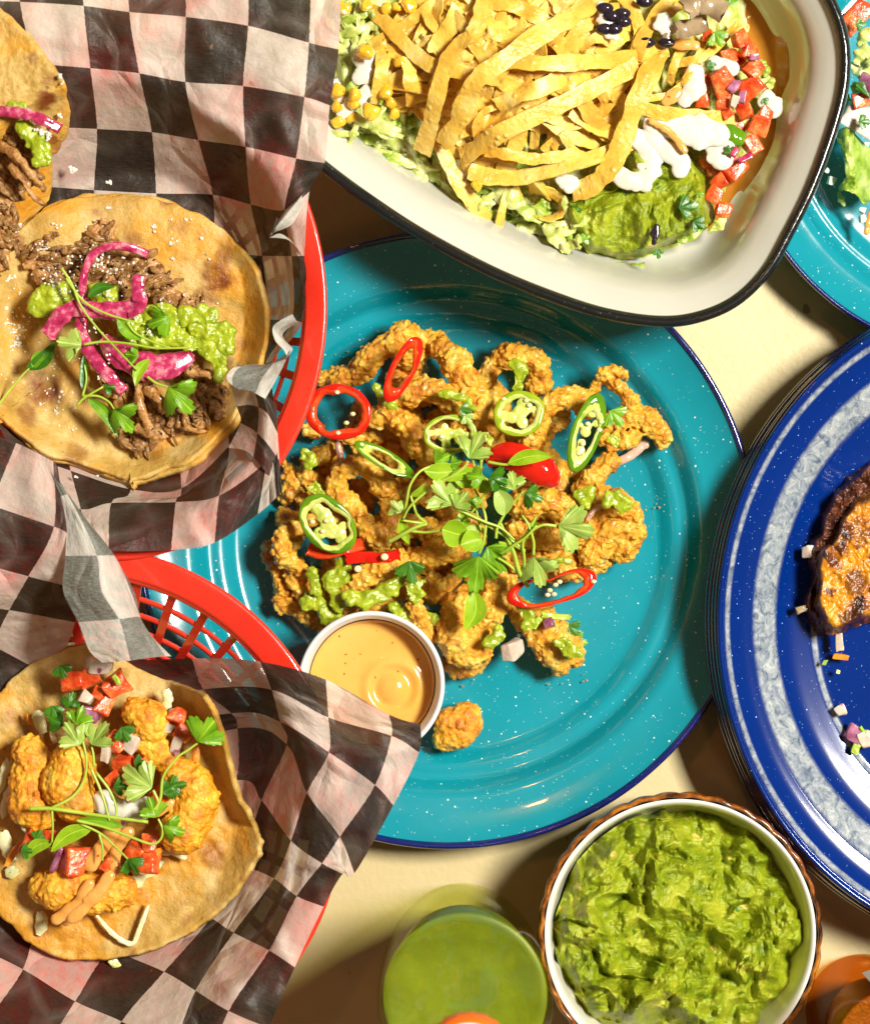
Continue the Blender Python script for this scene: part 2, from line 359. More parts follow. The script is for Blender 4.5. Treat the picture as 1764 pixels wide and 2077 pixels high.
def center(o):               # put a lone mesh's origin at the foot of its own middle
    me = o.data; n = len(me.vertices); a = np.zeros(n * 3); me.vertices.foreach_get('co', a); a = a.reshape(-1, 3)
    c = a.mean(0); c[2] = a[:, 2].min(); a -= c; me.vertices.foreach_set('co', a.ravel()); o.location = c; me.update(); return o
def cat_interp(A, n):        # catmull-rom resample of an array along axis 0
    A = np.asarray(A, float); m_ = len(A)
    ext = np.concatenate([[2 * A[0] - A[1]], A, [2 * A[-1] - A[-2]]])
    out = []
    for i in range(m_ - 1):
        p0, p1, p2, p3 = ext[i:i + 4]
        for t in np.linspace(0, 1, n, endpoint=False):
            out.append(.5 * (2 * p1 + (p2 - p0) * t + (2 * p0 - 5 * p1 + 4 * p2 - p3) * t * t + (3 * p1 - p0 - 3 * p2 + p3) * t ** 3))
    out.append(A[-1]); return np.array(out)
def closed_interp(A, n):
    A = np.asarray(A, float); B = np.concatenate([A[-2:], A, A[:2]]); out = []
    for i in range(len(A)):
        p0, p1, p2, p3 = B[i + 1:i + 5]
        for t in np.linspace(0, 1, n, endpoint=False):
            out.append(.5 * (2 * p1 + (p2 - p0) * t + (2 * p0 - 5 * p1 + 4 * p2 - p3) * t * t + (3 * p1 - p0 - 3 * p2 + p3) * t ** 3))
    return np.array(out)
def gridF(n, m, wrap=False, off=0):
    F = []
    for i in range(n - 1):
        for j in range(m if wrap else m - 1):
            a = i * m + j; b = i * m + (j + 1) % m
            F.append((off + a, off + b, off + b + m, off + a + m))
    return F
def solid(o, t, off=-1):
    s = o.modifiers.new('thickness', 'SOLIDIFY'); s.thickness = t; s.offset = off; return o
def subd(o, n=1):
    s = o.modifiers.new('smooth', 'SUBSURF'); s.levels = n; s.render_levels = n; return o
def lathe(prof, n, c, sx=1, sy=1, cap=False, rot=0.0, mod=None):   # prof: (r, z) metres
    a = np.linspace(0, 2 * math.pi, n, endpoint=False)
    V = []
    for r, z in prof:
        k = 1.0 if mod is None else 1 + mod(a, r, z)
        x = r * sx * np.cos(a) * k; y = r * sy * np.sin(a) * k
        V.append(np.stack([c[0] + x * math.cos(rot) - y * math.sin(rot), c[1] + x * math.sin(rot) + y * math.cos(rot), np.full(n, c[2] + z)], -1))
    V = np.concatenate(V); F = gridF(len(prof), n, True)
    return V, F
def tube(pts, rad, sides=7, closed=False):
    pts = np.asarray(pts, float); n = len(pts); rad = np.broadcast_to(np.asarray(rad, float), (n,))
    T = np.gradient(pts, axis=0); T /= np.linalg.norm(T, axis=1)[:, None] + 1e-12
    up = np.array([0, 0, 1.0]); V = []
    N = np.cross(T, up); bad = np.linalg.norm(N, axis=1) < 1e-4; N[bad] = (1, 0, 0); N /= np.linalg.norm(N, axis=1)[:, None]
    B = np.cross(N, T)
    a = np.linspace(0, 2 * math.pi, sides, endpoint=False)
    for i in range(n): V.append(pts[i] + rad[i] * (np.cos(a)[:, None] * N[i] + np.sin(a)[:, None] * B[i]))
    V = np.concatenate(V); F = gridF(n, sides, True)
    F.append(tuple(range(sides))[::-1]); F.append(tuple(range((n - 1) * sides, n * sides)))
    return V, F
def ico(sub):
    import bmesh
    b = bmesh.new(); bmesh.ops.create_icosphere(b, subdivisions=sub, radius=1)
    b.verts.ensure_lookup_table()
    V = np.array([v.co[:] for v in b.verts]); F = [tuple(v.index for v in f.verts) for f in b.faces]; b.free(); return V, np.array(F)
ICO = {1: ico(1), 2: ico(2), 3: ico(3)}
def spheres(cs, rs, sub=1, squash=None):
    V0, F0 = ICO[sub]; cs = np.asarray(cs, float); rs = np.asarray(rs, float)
    if rs.ndim == 1: rs = rs[:, None] * np.ones((1, 3))
    V = (V0[None] * rs[:, None, :] + cs[:, None, :]).reshape(-1, 3)
    F = (F0[None] + (np.arange(len(cs)) * len(V0))[:, None, None]).reshape(-1, 3)
    return V, F
TEX = {}
def tex(kind, size, **kw):
    k = (kind, size) + tuple(sorted(kw.items()))
    if k not in TEX:
        t = bpy.data.textures.new(kind.lower(), kind); t.noise_scale = size
        for a, b in kw.items(): setattr(t, a, b)
        TEX[k] = t
    return TEX[k]
def displace(o, t, s, mid=.5):
    d = o.modifiers.new('relief', 'DISPLACE'); d.texture = t; d.strength = s; d.mid_level = mid; d.texture_coords = 'GLOBAL'; return o
def lump(name, V, F, mat, vox=.0007, smooth=2, disp=(), parent=None):
    o = mesh(name, V, F, mat, parent, smooth=True)
    if parent is None: center(o)
    r = o.modifiers.new('fuse', 'REMESH'); r.mode = 'VOXEL'; r.voxel_size = vox; r.use_smooth_shade = True
    if smooth:
        s = o.modifiers.new('soften', 'SMOOTH'); s.iterations = smooth; s.factor = .6
    for t, st in disp: displace(o, t, st)
    return o
def pathm(pts, z, n=6):      # layout path (x, y[, z]) -> metre points
    A = np.array([tuple(p) + ((z,) if len(p) == 2 else ()) for p in pts], float)
    A = cat_interp(A, n) if len(A) > 1 else A
    return PP(A[:, :2], A[:, 2])
rng = np.random.default_rng(7)
random.seed(7)
# ================================================================== the table
n = 40; gx, gy = np.meshgrid(np.linspace(-.9, .9, n), np.linspace(-.9, .9, n))
V = np.stack([gx, gy, np.zeros_like(gx)], -1).reshape(-1, 3)
tag(mesh('table_top', V, gridF(n, n), 'table_laminate'), kind='structure')

# ================================================================== plates
PLATE = [(0, .0050), (.3, .0050), (.60, .0050), (.665, .0052), (.695, .0058), (.715, .0076), (.735, .0094), (.752, .0101), (.772, .0102), (.788, .0110), (.805, .0135), (.825, .0163), (.845, .0177), (.87, .0183), (.90, .0192), (.94, .0210), (.97, .0228), (.985, .0240)]
def plate(name, label, group, c, R, z0, mat, rimmat='navy_rim', ratio=1.0, prof=PLATE, sheen_paint=None, n=220, cat='plate'):
    zr = z0 + .0245
    k = (H - zr) / H / S; R_ = R * k; p = P(c[0], c[1], zr); p[2] = z0
    root = empty(name, p, label, cat, group)
    pr = cat_interp([(r * R_, z) for r, z in prof], 4)
    back = [(r * R_ * 1.0, z - .0016) for r, z in prof[::-1] if r > .1]
    pr[0, 0] = 1e-5; full = np.concatenate([pr, back])
    V, F = lathe(full, n, p, 1, ratio)
    at = None
    if sheen_paint:
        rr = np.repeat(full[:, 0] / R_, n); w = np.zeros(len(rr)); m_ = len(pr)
        for r0, hw, amt in sheen_paint: w = np.maximum(w, amt * (1 - sm(hw * .75, hw * 1.15, abs(rr - r0))))
        w[m_ * n:] = 0; at = {'sheen_paint': w}
    mesh('dish', V, F, mat, root, attr=at)
    a = np.linspace(0, 2 * math.pi, 9)[:-1]
    ring = [(.978 * R_ + .0, .0228), (.984 * R_, .0246), (.990 * R_, .0256), (.998 * R_, .0254), (1.003 * R_, .0243), (1.002 * R_, .0226), (.994 * R_, .0217), (.984 * R_, .0222)]
    ring.append(ring[0]); V, F = lathe(ring, n, p, 1, ratio); mesh('rim', V, F, rimmat, root)
    return root
plate('enamel_plate', 'round teal speckled enamel plate with dark blue rim, heaped with fried calamari', 'teal speckled plates', (907, 1094), 627, 0.0, 'teal_enamel')
plate('enamel_plate', 'teal speckled enamel plate with dark blue rim holding the leftover salad', 'teal speckled plates', (2000, 215), 508, 0.0, 'teal_enamel', ratio=1.0)
SHEEN_RINGS = [(.833, .042, 1), (.966, .007, .9), (.655, .009, .9)]  # radius, half width and amount of each painted reflection ring
BP = [(0, .0050), (.3, .0050), (.60, .0050), (.65, .0052), (.67, .0060), (.74, .0075), (.785, .0095), (.80, .0115), (.866, .0170), (.885, .0180), (.92, .0192), (.955, .0213), (.985, .0240)]
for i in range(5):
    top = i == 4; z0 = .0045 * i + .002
    plate('oval_plate', ['dark blue enamel plate lying on the table at the foot of the blue stack', 'second plate from the bottom of the blue enamel stack', 'middle plate of the stack of five blue enamel plates', 'fourth plate up, directly under the topmost blue enamel plate', 'topmost blue speckled enamel plate with silver reflection rings painted in, under the charred quesadilla'][i],
          'stack of blue plates', (2060 - 6.5 * (4 - i), 1262 + random.uniform(-3, 3)), 600 + (5 if top else 4), z0, 'blue_enamel' if top else 'navy_rim', 'blue_enamel' if top else 'navy_rim', ratio=665 / 605, prof=BP, sheen_paint=SHEEN_RINGS if top else None)

# ================================================================== white enamel tray
TZ = .027; TRIM = TZ + .045
out = [(1350, 659), (1430, 646), (1500, 612), (1560, 552), (1605, 474), (1655, 372), (1700, 244), (1719, 150), (1712, 60), (1673, -30), (1600, -120), (1450, -190), (1250, -215), (1000, -215), (800, -225), (640, -170), (535, -50), (515, 90), (555, 220), (605, 300), (655, 345), (740, 408), (850, 480), (1000, 560), (1150, 620), (1250, 648)]
O = closed_interp(out, 12); nO = len(O)
Tn = np.roll(O, -1, 0) - np.roll(O, 1, 0); Tn /= np.linalg.norm(Tn, axis=1)[:, None]
In = np.stack([Tn[:, 1], -Tn[:, 0]], -1)
if np.sum(In * (O.mean(0) - O)) < 0: In = -In
def inset(d):
    if d > 150: Q = inset(150); c = Q.mean(0); return c + (Q - c) * (1 - (d - 150) / 290)
    Q = O + In * d
    if d > 90:
        for _ in range(int(d / 4)): Q = .25 * np.roll(Q, 1, 0) + .5 * Q + .25 * np.roll(Q, -1, 0)
    return Q
root = empty('serving_tray', P(1120, 200, TZ), 'cream white enamel tray with black rim holding a taco salad', 'tray')
rows = []
for d, z in [(8, .0445), (14, .0440), (24, .0425), (40, .0400), (58, .0372), (74, .0335), (88, .028), (100, .021), (112, .0140), (126, .0080), (142, .0045), (165, .0025), (200, .0020), (260, .0018)]:
    rows.append(PP(inset(d), TRIM * 0 + TZ + z))
Q = inset(260); cc = Q.mean(0)
for t in (.6, .3, .02, .0001): rows.append(PP(cc + (Q - cc) * t, TZ + .0018))
V = np.concatenate(rows); F = gridF(len(rows), nO, True)
b = mesh('basin', V, F, 'cream_enamel', root); solid(b, .0014, -1)
rows = []
for d, z in [(19, .0434), (17, .0452), (11, .0466), (4, .0470), (-2, .0462), (-5, .0445), (-3, .0424), (5, .0414), (14, .0420), (19, .0434)]:
    rows.append(PP(inset(d), TZ + z))
mesh('rim', np.concatenate(rows), gridF(len(rows), nO, True), 'black_enamel', root)

# ================================================================== red baskets
def basket(c, a, b, z0, zr, label, phase=0.0):
    k = (H - zr) / H / S; p = P(c[0], c[1], zr); p[2] = z0; h = zr - z0
    root = empty('plastic_basket', p, label, 'basket', 'red plastic food baskets')
    prof = [(.995, h - .007), (1.0, h - .0035), (1.001, h - .0008), (.995, h + .0002), (.985, h + .0004), (.972, h - .0002), (.905, h - .0009), (.896, h - .0016), (.889, h - .004), (.882, h - .0085), (.876, h - .0085), (.881, h - .004), (.890, h - .0026), (.97, h - .0018), (.987, h - .0035), (.989, h - .007), (.995, h - .007)]
    V, F = lathe([(r * a * k, z) for r, z in prof], 200, p, 1, b / a); mesh('rim', V, F, 'red_plastic', root)
    def wp(t):               # wall point: t 0 top .. 1 bottom
        return .880 - .28 * t, (h - .008) * (1 - t)
    for t in (.19, .42, .65, .88, 1.0):
        r, z = wp(t); hw = .010
        pr = [(r - hw, z - .0012), (r + hw, z + .0010), (r + hw - .002, z + .0026), (r - hw - .002, z + .0006), (r - hw, z - .0012)]
        V, F = lathe([(q * a * k, zz) for q, zz in pr], 120, p, 1, b / a); mesh('ring_bar', V, F, 'red_plastic', root)
    nr = 40
    for i in range(nr):
        th = phase + 2 * math.pi * i / nr; pts = []
        for t in np.linspace(0, 1.0, 5):
            r, z = wp(t); pts.append((r, z))
        pts.append((.3, 0.0006))
        ct, st = math.cos(th), math.sin(th); V = []
        for r, z in pts:
            x, y = r * a * k * ct, r * b * k * st; w = .0017 * (1 if r > .4 else .7)
            for s, u in ((-1, 0), (1, 0), (1, .0022), (-1, .0022)):
                V.append((p[0] + x - st * w * s, p[1] + y + ct * w * s, p[2] + z + u))
        mesh('rib', V, gridF(len(pts), 4, True), 'red_plastic', root, smooth=False)
    return root
UB = (235, 621, 428, 515, .030, .076); LB = (150, 1650, 545, 545, .030, .074)
basket(UB[:2], UB[2], UB[3], UB[4], UB[5], 'upper red plastic basket lined with checked paper, under the pork tacos')
basket(LB[:2], LB[2], LB[3], LB[4], LB[5], 'lower red plastic basket lined with checked paper, under the fried fish taco', .05)

# ================================================================== paper liners
def rho(q, B, z=None):       # basket radius of the point seen at q, when it lies at height z
    if z is None:
        z = B[4] + .012
        for _ in range(4):
            r = rho(q, B, z); z = B[4] + .0045 + (B[5] - B[4] - .001) * np.clip((r - .585) / .30, 0, 1)
    f = (H - z) / (H - B[5])
    X = (q[..., 0] - CX) * f + CX; Y = (q[..., 1] - CY) * f + CY
    return np.hypot((X - B[0]) / B[2], (Y - B[1]) / B[3])
def pz(q, B, seed=0):
    r = rho(q, B)
    hh = B[5] - B[4]
    z = B[4] + .0045 + (hh - .001) * np.clip((r - .585) / .30, 0, 1) + .002 * sm(.85, .96, r)
    w = .12 + .88 * sm(.80, 1.0, r) + .35 * (1 - sm(.45, .6, r))
    x, y = q[..., 0], q[..., 1]
    z = z + .0036 * w * (fbm(x / 120, y / 150, 11 + seed, 2) + .5) + .0034 * w * (ridge(x / 170, y / 130, 14 + seed, 3) + .35) + .0006 * fbm(x / 50, y / 50, 31 + seed, 2)
    return z
def sheet(name, G, U, Vv, zf, mat='checked_paper', parent=None, n=10, top=0.0, thick=True):
    G = np.asarray(G, float)
    A = cat_interp(G, n); A = cat_interp(A.transpose(1, 0, 2), n).transpose(1, 0, 2)
    vv = cat_interp(np.asarray(Vv, float)[:, None], n)[:, 0]; uu = cat_interp(np.asarray(U, float)[:, None], n)[:, 0]
    z = zf(A[..., :2]) + (A[..., 2] if A.shape[-1] > 2 else 0) + top
    pts = PP(A[..., :2], z); uv = np.stack(np.meshgrid(uu, vv), -1)
    o = mesh(name, pts.reshape(-1, 3), gridF(pts.shape[0], pts.shape[1]), mat, parent, uv=uv.reshape(-1, 2)); return o
def crease(z, q, L):
    for (x0, y0, x1, y1, h, w) in L:
        d = np.array([x1 - x0, y1 - y0]); l = np.hypot(*d); d = d / l
        t = (q[..., 0] - x0) * d[0] + (q[..., 1] - y0) * d[1]; s = -(q[..., 0] - x0) * d[1] + (q[..., 1] - y0) * d[0]
        m_ = sm(-20, 20, t) * (1 - sm(l - 20, l + 20, t))
        z = z + h * m_ * np.where(s < 0, np.exp(-(s / (w * .35)) ** 2), np.exp(-(s / w) ** 2))
    return z
Cr = lambda L: [(a * .3737, b * .3737) for a, b in L]
upper = [
 Cr([(-230, -320), (100, -310), (440, -290), (700, -260), (1010, -240), (1350, -200), (1690, -120), (1850, -100)]),
 Cr([(-240, 0), (110, 10), (455, 32), (703, 65), (1010, 92), (1347, 140), (1677, 232), (1838, 268)]),
 Cr([(-170, 320), (180, 345), (492, 370), (757, 398), (1007, 445), (1320, 467), (1652, 527), (1790, 572)]),
 Cr([(-120, 660), (210, 685), (528, 700), (825, 718), (1077, 760), (1333, 797), (1607, 860), (1762, 885)]),
 Cr([(-130, 1000), (195, 1010), (512, 1032), (849, 1050), (1155, 1057), (1362, 1110), (1545, 1140), (1680, 1040)]),
 Cr([(-130, 1300), (200, 1340), (520, 1360), (860, 1370), (1175, 1372), (1423, 1388), (1583, 1390), (1652, 1388)]),
 Cr([(-130, 1700), (220, 1700), (570, 1700), (920, 1700), (1250, 1700), (1450, 1733), (1585, 1737), (1640, 1750)]),
 Cr([(-100, 2100), (300, 2200), (640, 2280), (950, 2270), (1180, 2090), (1360, 1990), (1440, 1975), (1480, 1960)]),
 Cr([(60, 2440), (385, 2555), (710, 2655), (985, 2650), (1245, 2420), (1400, 2250), (1455, 2190), (1485, 2180)]),
 Cr([(150, 2700), (440, 2765), (605, 2730), (955, 2725), (1190, 2690), (1440, 2510), (1475, 2420), (1500, 2400)]),
 Cr([(300, 2900), (480, 2960), (590, 2990), (930, 2985), (1165, 2945), (1400, 2790), (1500, 2700), (1528, 2670)])]
def pb(q, B, d=.0):          # smooth paper level, for what lies on it
    r = rho(q, B); return B[4] + .0045 + (B[5] - B[4] - .001) * np.clip((r - .585) / .30, 0, 1) + .002 * sm(.85, .96, r) + .004 * (.12 + .88 * sm(.80, 1.0, r)) + d
UZ = lambda q: crease(pz(q, UB), q, [(385, 215, 497, 262, .004, 26), (497, 262, 505, 300, .003, 20), (440, 345, 505, 300, .003, 18), (560, 215, 590, 290, .003, 20), (600, 190, 665, 215, .004, 22), (250, 1025, 470, 1005, .005, 30), (380, 1045, 430, 1130, .003, 24), (70, 60, 160, 80, .002, 14)]) \
    + .004 * sm(.98, 1.15, rho(q, UB))
root = empty('paper_liner', P(235, 621, UB[4]), 'black and white checked paper liner in the upper basket', 'paper', 'checked paper liners')
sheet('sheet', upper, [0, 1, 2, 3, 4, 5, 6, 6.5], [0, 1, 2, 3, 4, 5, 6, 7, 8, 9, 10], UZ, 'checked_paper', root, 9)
Ck = lambda L, y0=2668.5 / 2.6763: [(a * .3737, 355 + b * .3737) + tuple(r) for a, b, *r in L]
sheet('curled_edge', [Ck([(1240, 1105, .0), (1330, 1125, .003), (1425, 1175, .006), (1500, 1245, .002)]),
                      Ck([(1285, 1255, -.008), (1370, 1250, -.002), (1447, 1290, .006), (1507, 1400, .002)]),
                      Ck([(1305, 1345, -.012), (1370, 1380, -.003), (1436, 1440, .005), (1518, 1550, .002)]),
                      Ck([(1240, 1480, -.010), (1340, 1500, -.002), (1425, 1590, .004), (1532, 1716, .000)])], [.3, .8, 1.3, 2.0], [.2, 1, 2, 2.9], lambda q: .083 + 0 * q[..., 0], 'checked_paper', root, 10)
sheet('curled_edge', [Ck([(1236, 1120, .004), (1290, 1160, .004), (1360, 1172, .003), (1440, 1215, .002)]),
                      Ck([(1232, 1085, .002), (1300, 1095, -.002), (1380, 1110, -.002), (1500, 1110, .000)]),
                      Ck([(1268, 1045, .000), (1340, 1040, -.004), (1440, 1035, -.003), (1545, 1020, .001)]),
                      Ck([(1290, 1035, -.004), (1380, 1028, -.008), (1470, 1022, -.006), (1580, 950, .000)])], [.7, 1.3, 1.8, 2.4], [0, .4, .9, 1.2], lambda q: .088 + 0 * q[..., 0], 'checked_paper_back', root, 10)
sheet('curled_edge', [Ck([(1588, 755, .003), (1520, 790, .002), (1480, 830, .0), (1495, 900, .0), (1540, 950, .0), (1560, 990, .0)]),
                      Ck([(1605, 785, .003), (1548, 815, .001), (1512, 850, -.001), (1530, 895, -.002), (1572, 945, -.002), (1580, 962, -.002)]),
                      Ck([(1628, 808, .0), (1575, 825, -.003), (1535, 862, -.005), (1545, 895, -.006), (1584, 935, -.006), (1590, 950, -.006)])], [.1, .3, .5, .7, .9, 1.0], [0, .4, .8], lambda q: .088 + 0 * q[..., 0], 'checked_paper_back', root, 8)
sheet('folded_corner', [[(x * .3737, y * .3737, z) for x, y, z in r] for r in
      [[(1690, 1010, .004), (1640, 1060, .007), (1655, 1100, .004)], [(1560, 1130, .002), (1560, 1160, .007), (1585, 1215, .004)], [(1515, 1190, .002), (1500, 1230, .006), (1490, 1262, .003)], [(1500, 1175, .0), (1480, 1240, .004), (1463, 1290, .002)]]],
      [0, .3, .7], [0, .5, 1, 1.4], lambda q: .082 + 0 * q[..., 0], 'checked_paper_back', root, 8)
sheet('wavy_edge', [[(x * .3737, y * .3737, z) for x, y, z in r] for r in
      [[(1463, 1290, .001), (1510, 1292, .003)], [(1520, 1268, .002), (1560, 1300, .003)], [(1580, 1305, .001), (1610, 1340, .003)], [(1610, 1350, .0), (1640, 1392, .002)], [(1630, 1385, -.002), (1658, 1440, .002)], [(1640, 1500, -.002), (1662, 1520, .001)], [(1625, 1600, -.003), (1645, 1620, .0)], [(1615, 1700, -.003), (1635, 1750, .0)]]],
      [0, .3], [0, .3, .6, .9, 1.2, 1.5, 1.9, 2.3], lambda q: .080 + 0 * q[..., 0], 'checked_paper_back', root, 8)

cb = lambda x, y: (202.8 + x * .5118, 1014.1 + y * .5118)
B_ = lambda L: [cb(*t) for t in L]
lower = [
 B_([(-420, 760), (-200, 690), (120, 650), (365, 628), (635, 641), (895, 712), (1145, 850), (1270, 890)]),
 B_([(-420, 900), (-160, 860), (160, 740), (410, 750), (680, 752), (905, 862), (1155, 935), (1264, 1000)]),
 B_([(-420, 1100), (-120, 1040), (230, 880), (520, 845), (715, 880), (907, 1000), (1090, 1130), (1162, 1210)]),
 B_([(-420, 1300), (-90, 1200), (280, 980), (535, 905), (740, 970), (820, 1160), (950, 1335), (1008, 1480)]),
 B_([(-420, 1450), (-100, 1350), (300, 1150), (530, 1120), (640, 1190), (757, 1350), (880, 1440), (962, 1482)]),
 B_([(-440, 1560), (-160, 1450), (150, 1330), (520, 1390), (560, 1440), (690, 1500), (780, 1570), (886, 1612)]),
 B_([(-480, 1650), (-220, 1560), (60, 1480), (330, 1560), (440, 1655), (530, 1715), (670, 1785), (772, 1852)]),
 [(-250, 1830), (-60, 1750), (100, 1790), (150, 1850), (224, 1924), cb(255, 1870), cb(380, 1945), cb(510, 2025)][:0] or
 [(-250, 1850), (-140, 1830), (-40, 1800), (110, 1870), (224, 1924), (333, 1971), cb(380, 1945), cb(510, 2025)],
]
# columns: -3..4 ; below row 6 the print keeps its own lattice
lower = [r for r in lower[:7]]
def PB(*t): return [tuple(q) for q in t]
lower.append(PB((-270, 1790), (-160, 1822), (-50, 1820), (110, 1870), (224, 1924), (333, 1971), cb(380, 1945), cb(510, 2025)))
lower7 = lower.pop()
# a = -3,-2,-1,0 (hidden cols) then 1..4 : rebuild every row with the same eight columns
rows = []
rowsrc = {0: (None, [(365, 628), (635, 641), (895, 712), (1145, 850), (1270, 890)]), 1: (None, [(410, 750), (680, 752), (905, 862), (1155, 935), (1264, 1000)]), 2: (None, [(520, 845), (715, 880), (907, 1000), (1090, 1130), (1162, 1210)]),
          3: (None, [(545, 905), (740, 970), (820, 1160), (950, 1335), (1008, 1480)]), 4: (None, [(540, 1110), (640, 1190), (757, 1350), (880, 1440), (962, 1482)]), 5: (None, [(430, 1350), (560, 1440), (690, 1500), (780, 1570), (886, 1612)]),
          6: (None, [(290, 1560), (440, 1655), (530, 1715), (670, 1785), (772, 1852)])}
left = {0: [(-300, 1420), (-120, 1370), (100, 1350)], 1: [(-300, 1480), (-120, 1450), (120, 1440)], 2: [(-300, 1540), (-110, 1530), (170, 1500)], 3: [(-300, 1600), (-100, 1600), (220, 1560)], 4: [(-290, 1660), (-90, 1670), (230, 1640)], 5: [(-280, 1710), (-90, 1730), (170, 1690)], 6: [(-270, 1770), (-70, 1800), (130, 1790)]}
for i in range(7): rows.append(left[i] + B_(rowsrc[i][1]))
# index: cols L3 L2 L1 | a0 a1 a2 a3 a4(edge).  row k of the right part is lattice row b=k; a0 col at rows 5,6 is hidden
rows.append([(-170, 1850), (-50, 1800), (80, 1850), (224, 1924), (333.3, 1971), (397, 2009.5), (463.8, 2050.5), (545, 2085)])
rows.append([(-160, 1870), (-60, 1915), (47, 1966), (153, 2031), (247, 2072), (350, 2130), (420, 2170), (500, 2200)])
rows.append([(-260, 1960), (-150, 2010), (-30, 2075), (90, 2130), (190, 2180), (290, 2240), (370, 2290), (440, 2310)])
LZ = lambda q: crease(pz(q, LB, 5), q, [(470, 1400, 640, 1440, .003, 22), (560, 1450, 700, 1560, .004, 26), (600, 1650, 570, 1850, .004, 24), (500, 1800, 600, 1960, .003, 20), (620, 1750, 700, 1760, .003, 16), (430, 1950, 520, 2060, .003, 18)]) \
    + .006 * sm(.98, 1.3, rho(q, LB))
root = empty('paper_liner', P(150, 1650, LB[4]), 'black and white checked paper liner in the lower basket', 'paper', 'checked paper liners')
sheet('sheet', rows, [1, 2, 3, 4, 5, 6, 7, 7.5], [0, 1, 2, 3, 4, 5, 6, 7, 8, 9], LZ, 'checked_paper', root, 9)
cg = lambda x, y, z=0: (x * .2587, 836.6 + y * .2587, z)
G_ = lambda L: [cg(*t) for t in L]
sheet('side_fold', [G_([(-620, -60), (-370, 60), (130, 240), (420, 385), (450, 400)]), G_([(-700, 460), (-500, 560), (-70, 725), (425, 895), (530, 945)]), G_([(-700, 960), (-500, 1040), (-250, 1150), (225, 1285), (560, 1370)]), G_([(-800, 1350), (-500, 1440), (-330, 1500), (75, 1550), (590, 1645)]), G_([(-850, 1640), (-600, 1720), (-350, 1760), (-60, 1830), (410, 2080)]), G_([(-900, 1900), (-700, 2000), (-450, 2050), (-200, 2200), (200, 2400)])],
      [0, 1, 2, 3, 4], [0, 1, 2, 3, 4, 5], lambda q: np.maximum(pb(q, LB, -.0005), .040 + .047 * sm(1330, 1090, q[..., 1])) + .003 * sm(30, 120, q[..., 0]) * sm(1300, 1200, q[..., 1]) + .0025 * sm(1340, 1220, q[..., 1]) * (ridge(q[..., 0] / 140, q[..., 1] / 140, 4, 2) + .4), 'checked_paper', root, 10)
sheet('folded_flap', [G_([(270, 295, .004), (285, 300, .002), (292, 310, 0), (296, 318, 0)]), G_([(400, 470, .005), (430, 480, .003), (440, 492, .0), (445, 500, 0)]), G_([(512, 800, .006), (600, 770, .008), (640, 790, .002), (655, 806, -.002)]), G_([(515, 1125, .007), (760, 1122, .011), (890, 1122, .004), (912, 1150, -.002)]), G_([(498, 1400, .006), (800, 1400, .012), (985, 1395, .003), (1052, 1400, -.004)]), G_([(615, 1645, .005), (935, 1620, .010), (1085, 1602, .002), (1115, 1640, -.004)]), G_([(700, 1862, .004), (985, 1790, .009), (1160, 1750, .002), (1220, 1785, -.002)]), G_([(800, 1962, .003), (1025, 1945, .006), (1240, 1915, .002), (1345, 1912, .0)])],
      [0, 1, 1.7, 2.3], [-.8, -.4, .3, 1, 1.5, 2, 2.5, 3], lambda q: .086 + 0 * q[..., 0], 'checked_paper_back', root, 10)

# ================================================================== tortillas
def tortilla(name, label, outl, zf, seed=0, mat='tortilla', spots=(), cat='tortilla', group='corn tortillas', thick=.0022, bump=.0010):
    Oq = closed_interp(outl, 10); n = len(Oq)
    Oq = Oq + (fbm(np.arange(n) / 6., np.zeros(n) + seed, 3, 3) * 4)[:, None] * (Oq - Oq.mean(0)) / np.linalg.norm(Oq - Oq.mean(0), axis=1)[:, None]
    c = Oq.mean(0); rs = np.concatenate([[.0005], np.linspace(.02, .94, 46), [.965, .985, 1.0]])
    q = c + (Oq - c)[None] * rs[:, None, None]
    z = zf(q) + bump * fbm(q[..., 0] / 45 + seed, q[..., 1] / 45, seed, 4) + .0004 * fbm(q[..., 0] / 12, q[..., 1] / 12, seed + 3, 3)
    z = z - .0008 * sm(.95, 1.0, rs)[:, None]
    t = np.zeros(q.shape[:2])
    for x, y, r, a in spots:
        d = np.hypot(q[..., 0] - x, q[..., 1] - y) + 14 * fbm(q[..., 0] / 22, q[..., 1] / 22, 9, 3)
        t = np.maximum(t, min(1, a * 1.2) * (1 - sm(r * .45, r * 1.15, d)))
    pts = PP(q, z)
    o = mesh(name, pts.reshape(-1, 3), gridF(len(rs), n, True), mat, None, attr={'toast': t})
    center(o); solid(o, thick, -1); tag(o, label, cat, group); return o
T1o = [(-60, 560), (-75, 700), (-70, 800), (-30, 850), (0, 852)] + Ck([(100, 1420), (250, 1525), (500, 1600), (700, 1675), (715, 1670), (900, 1615), (1050, 1555), (1180, 1440), (1290, 1310), (1380, 1150), (1450, 970), (1465, 760), (1430, 560), (1340, 420), (1230, 310), (1080, 225), (930, 155), (760, 125), (560, 118), (400, 140), (250, 200), (110, 290), (60, 380)]) + [(-10, 510)]
T1z = lambda q: .0435 + .005 * np.log1p(np.exp((pb(q, UB, .0035) - .0435) / .005)) + .0015 - .006 * np.exp(-((q[..., 1] - 700) / 130) ** 2) + .005 * np.exp(-(np.hypot(q[..., 0] - 110, q[..., 1] - 470) / 70) ** 2)
tortilla('tortilla', 'second tortilla whose pale edge shows beneath the pulled pork taco', [(x + (6 if y > 800 else -4), y + (8 if y > 800 else -2)) for x, y in T1o], lambda q: T1z(q) - .0032, 8)
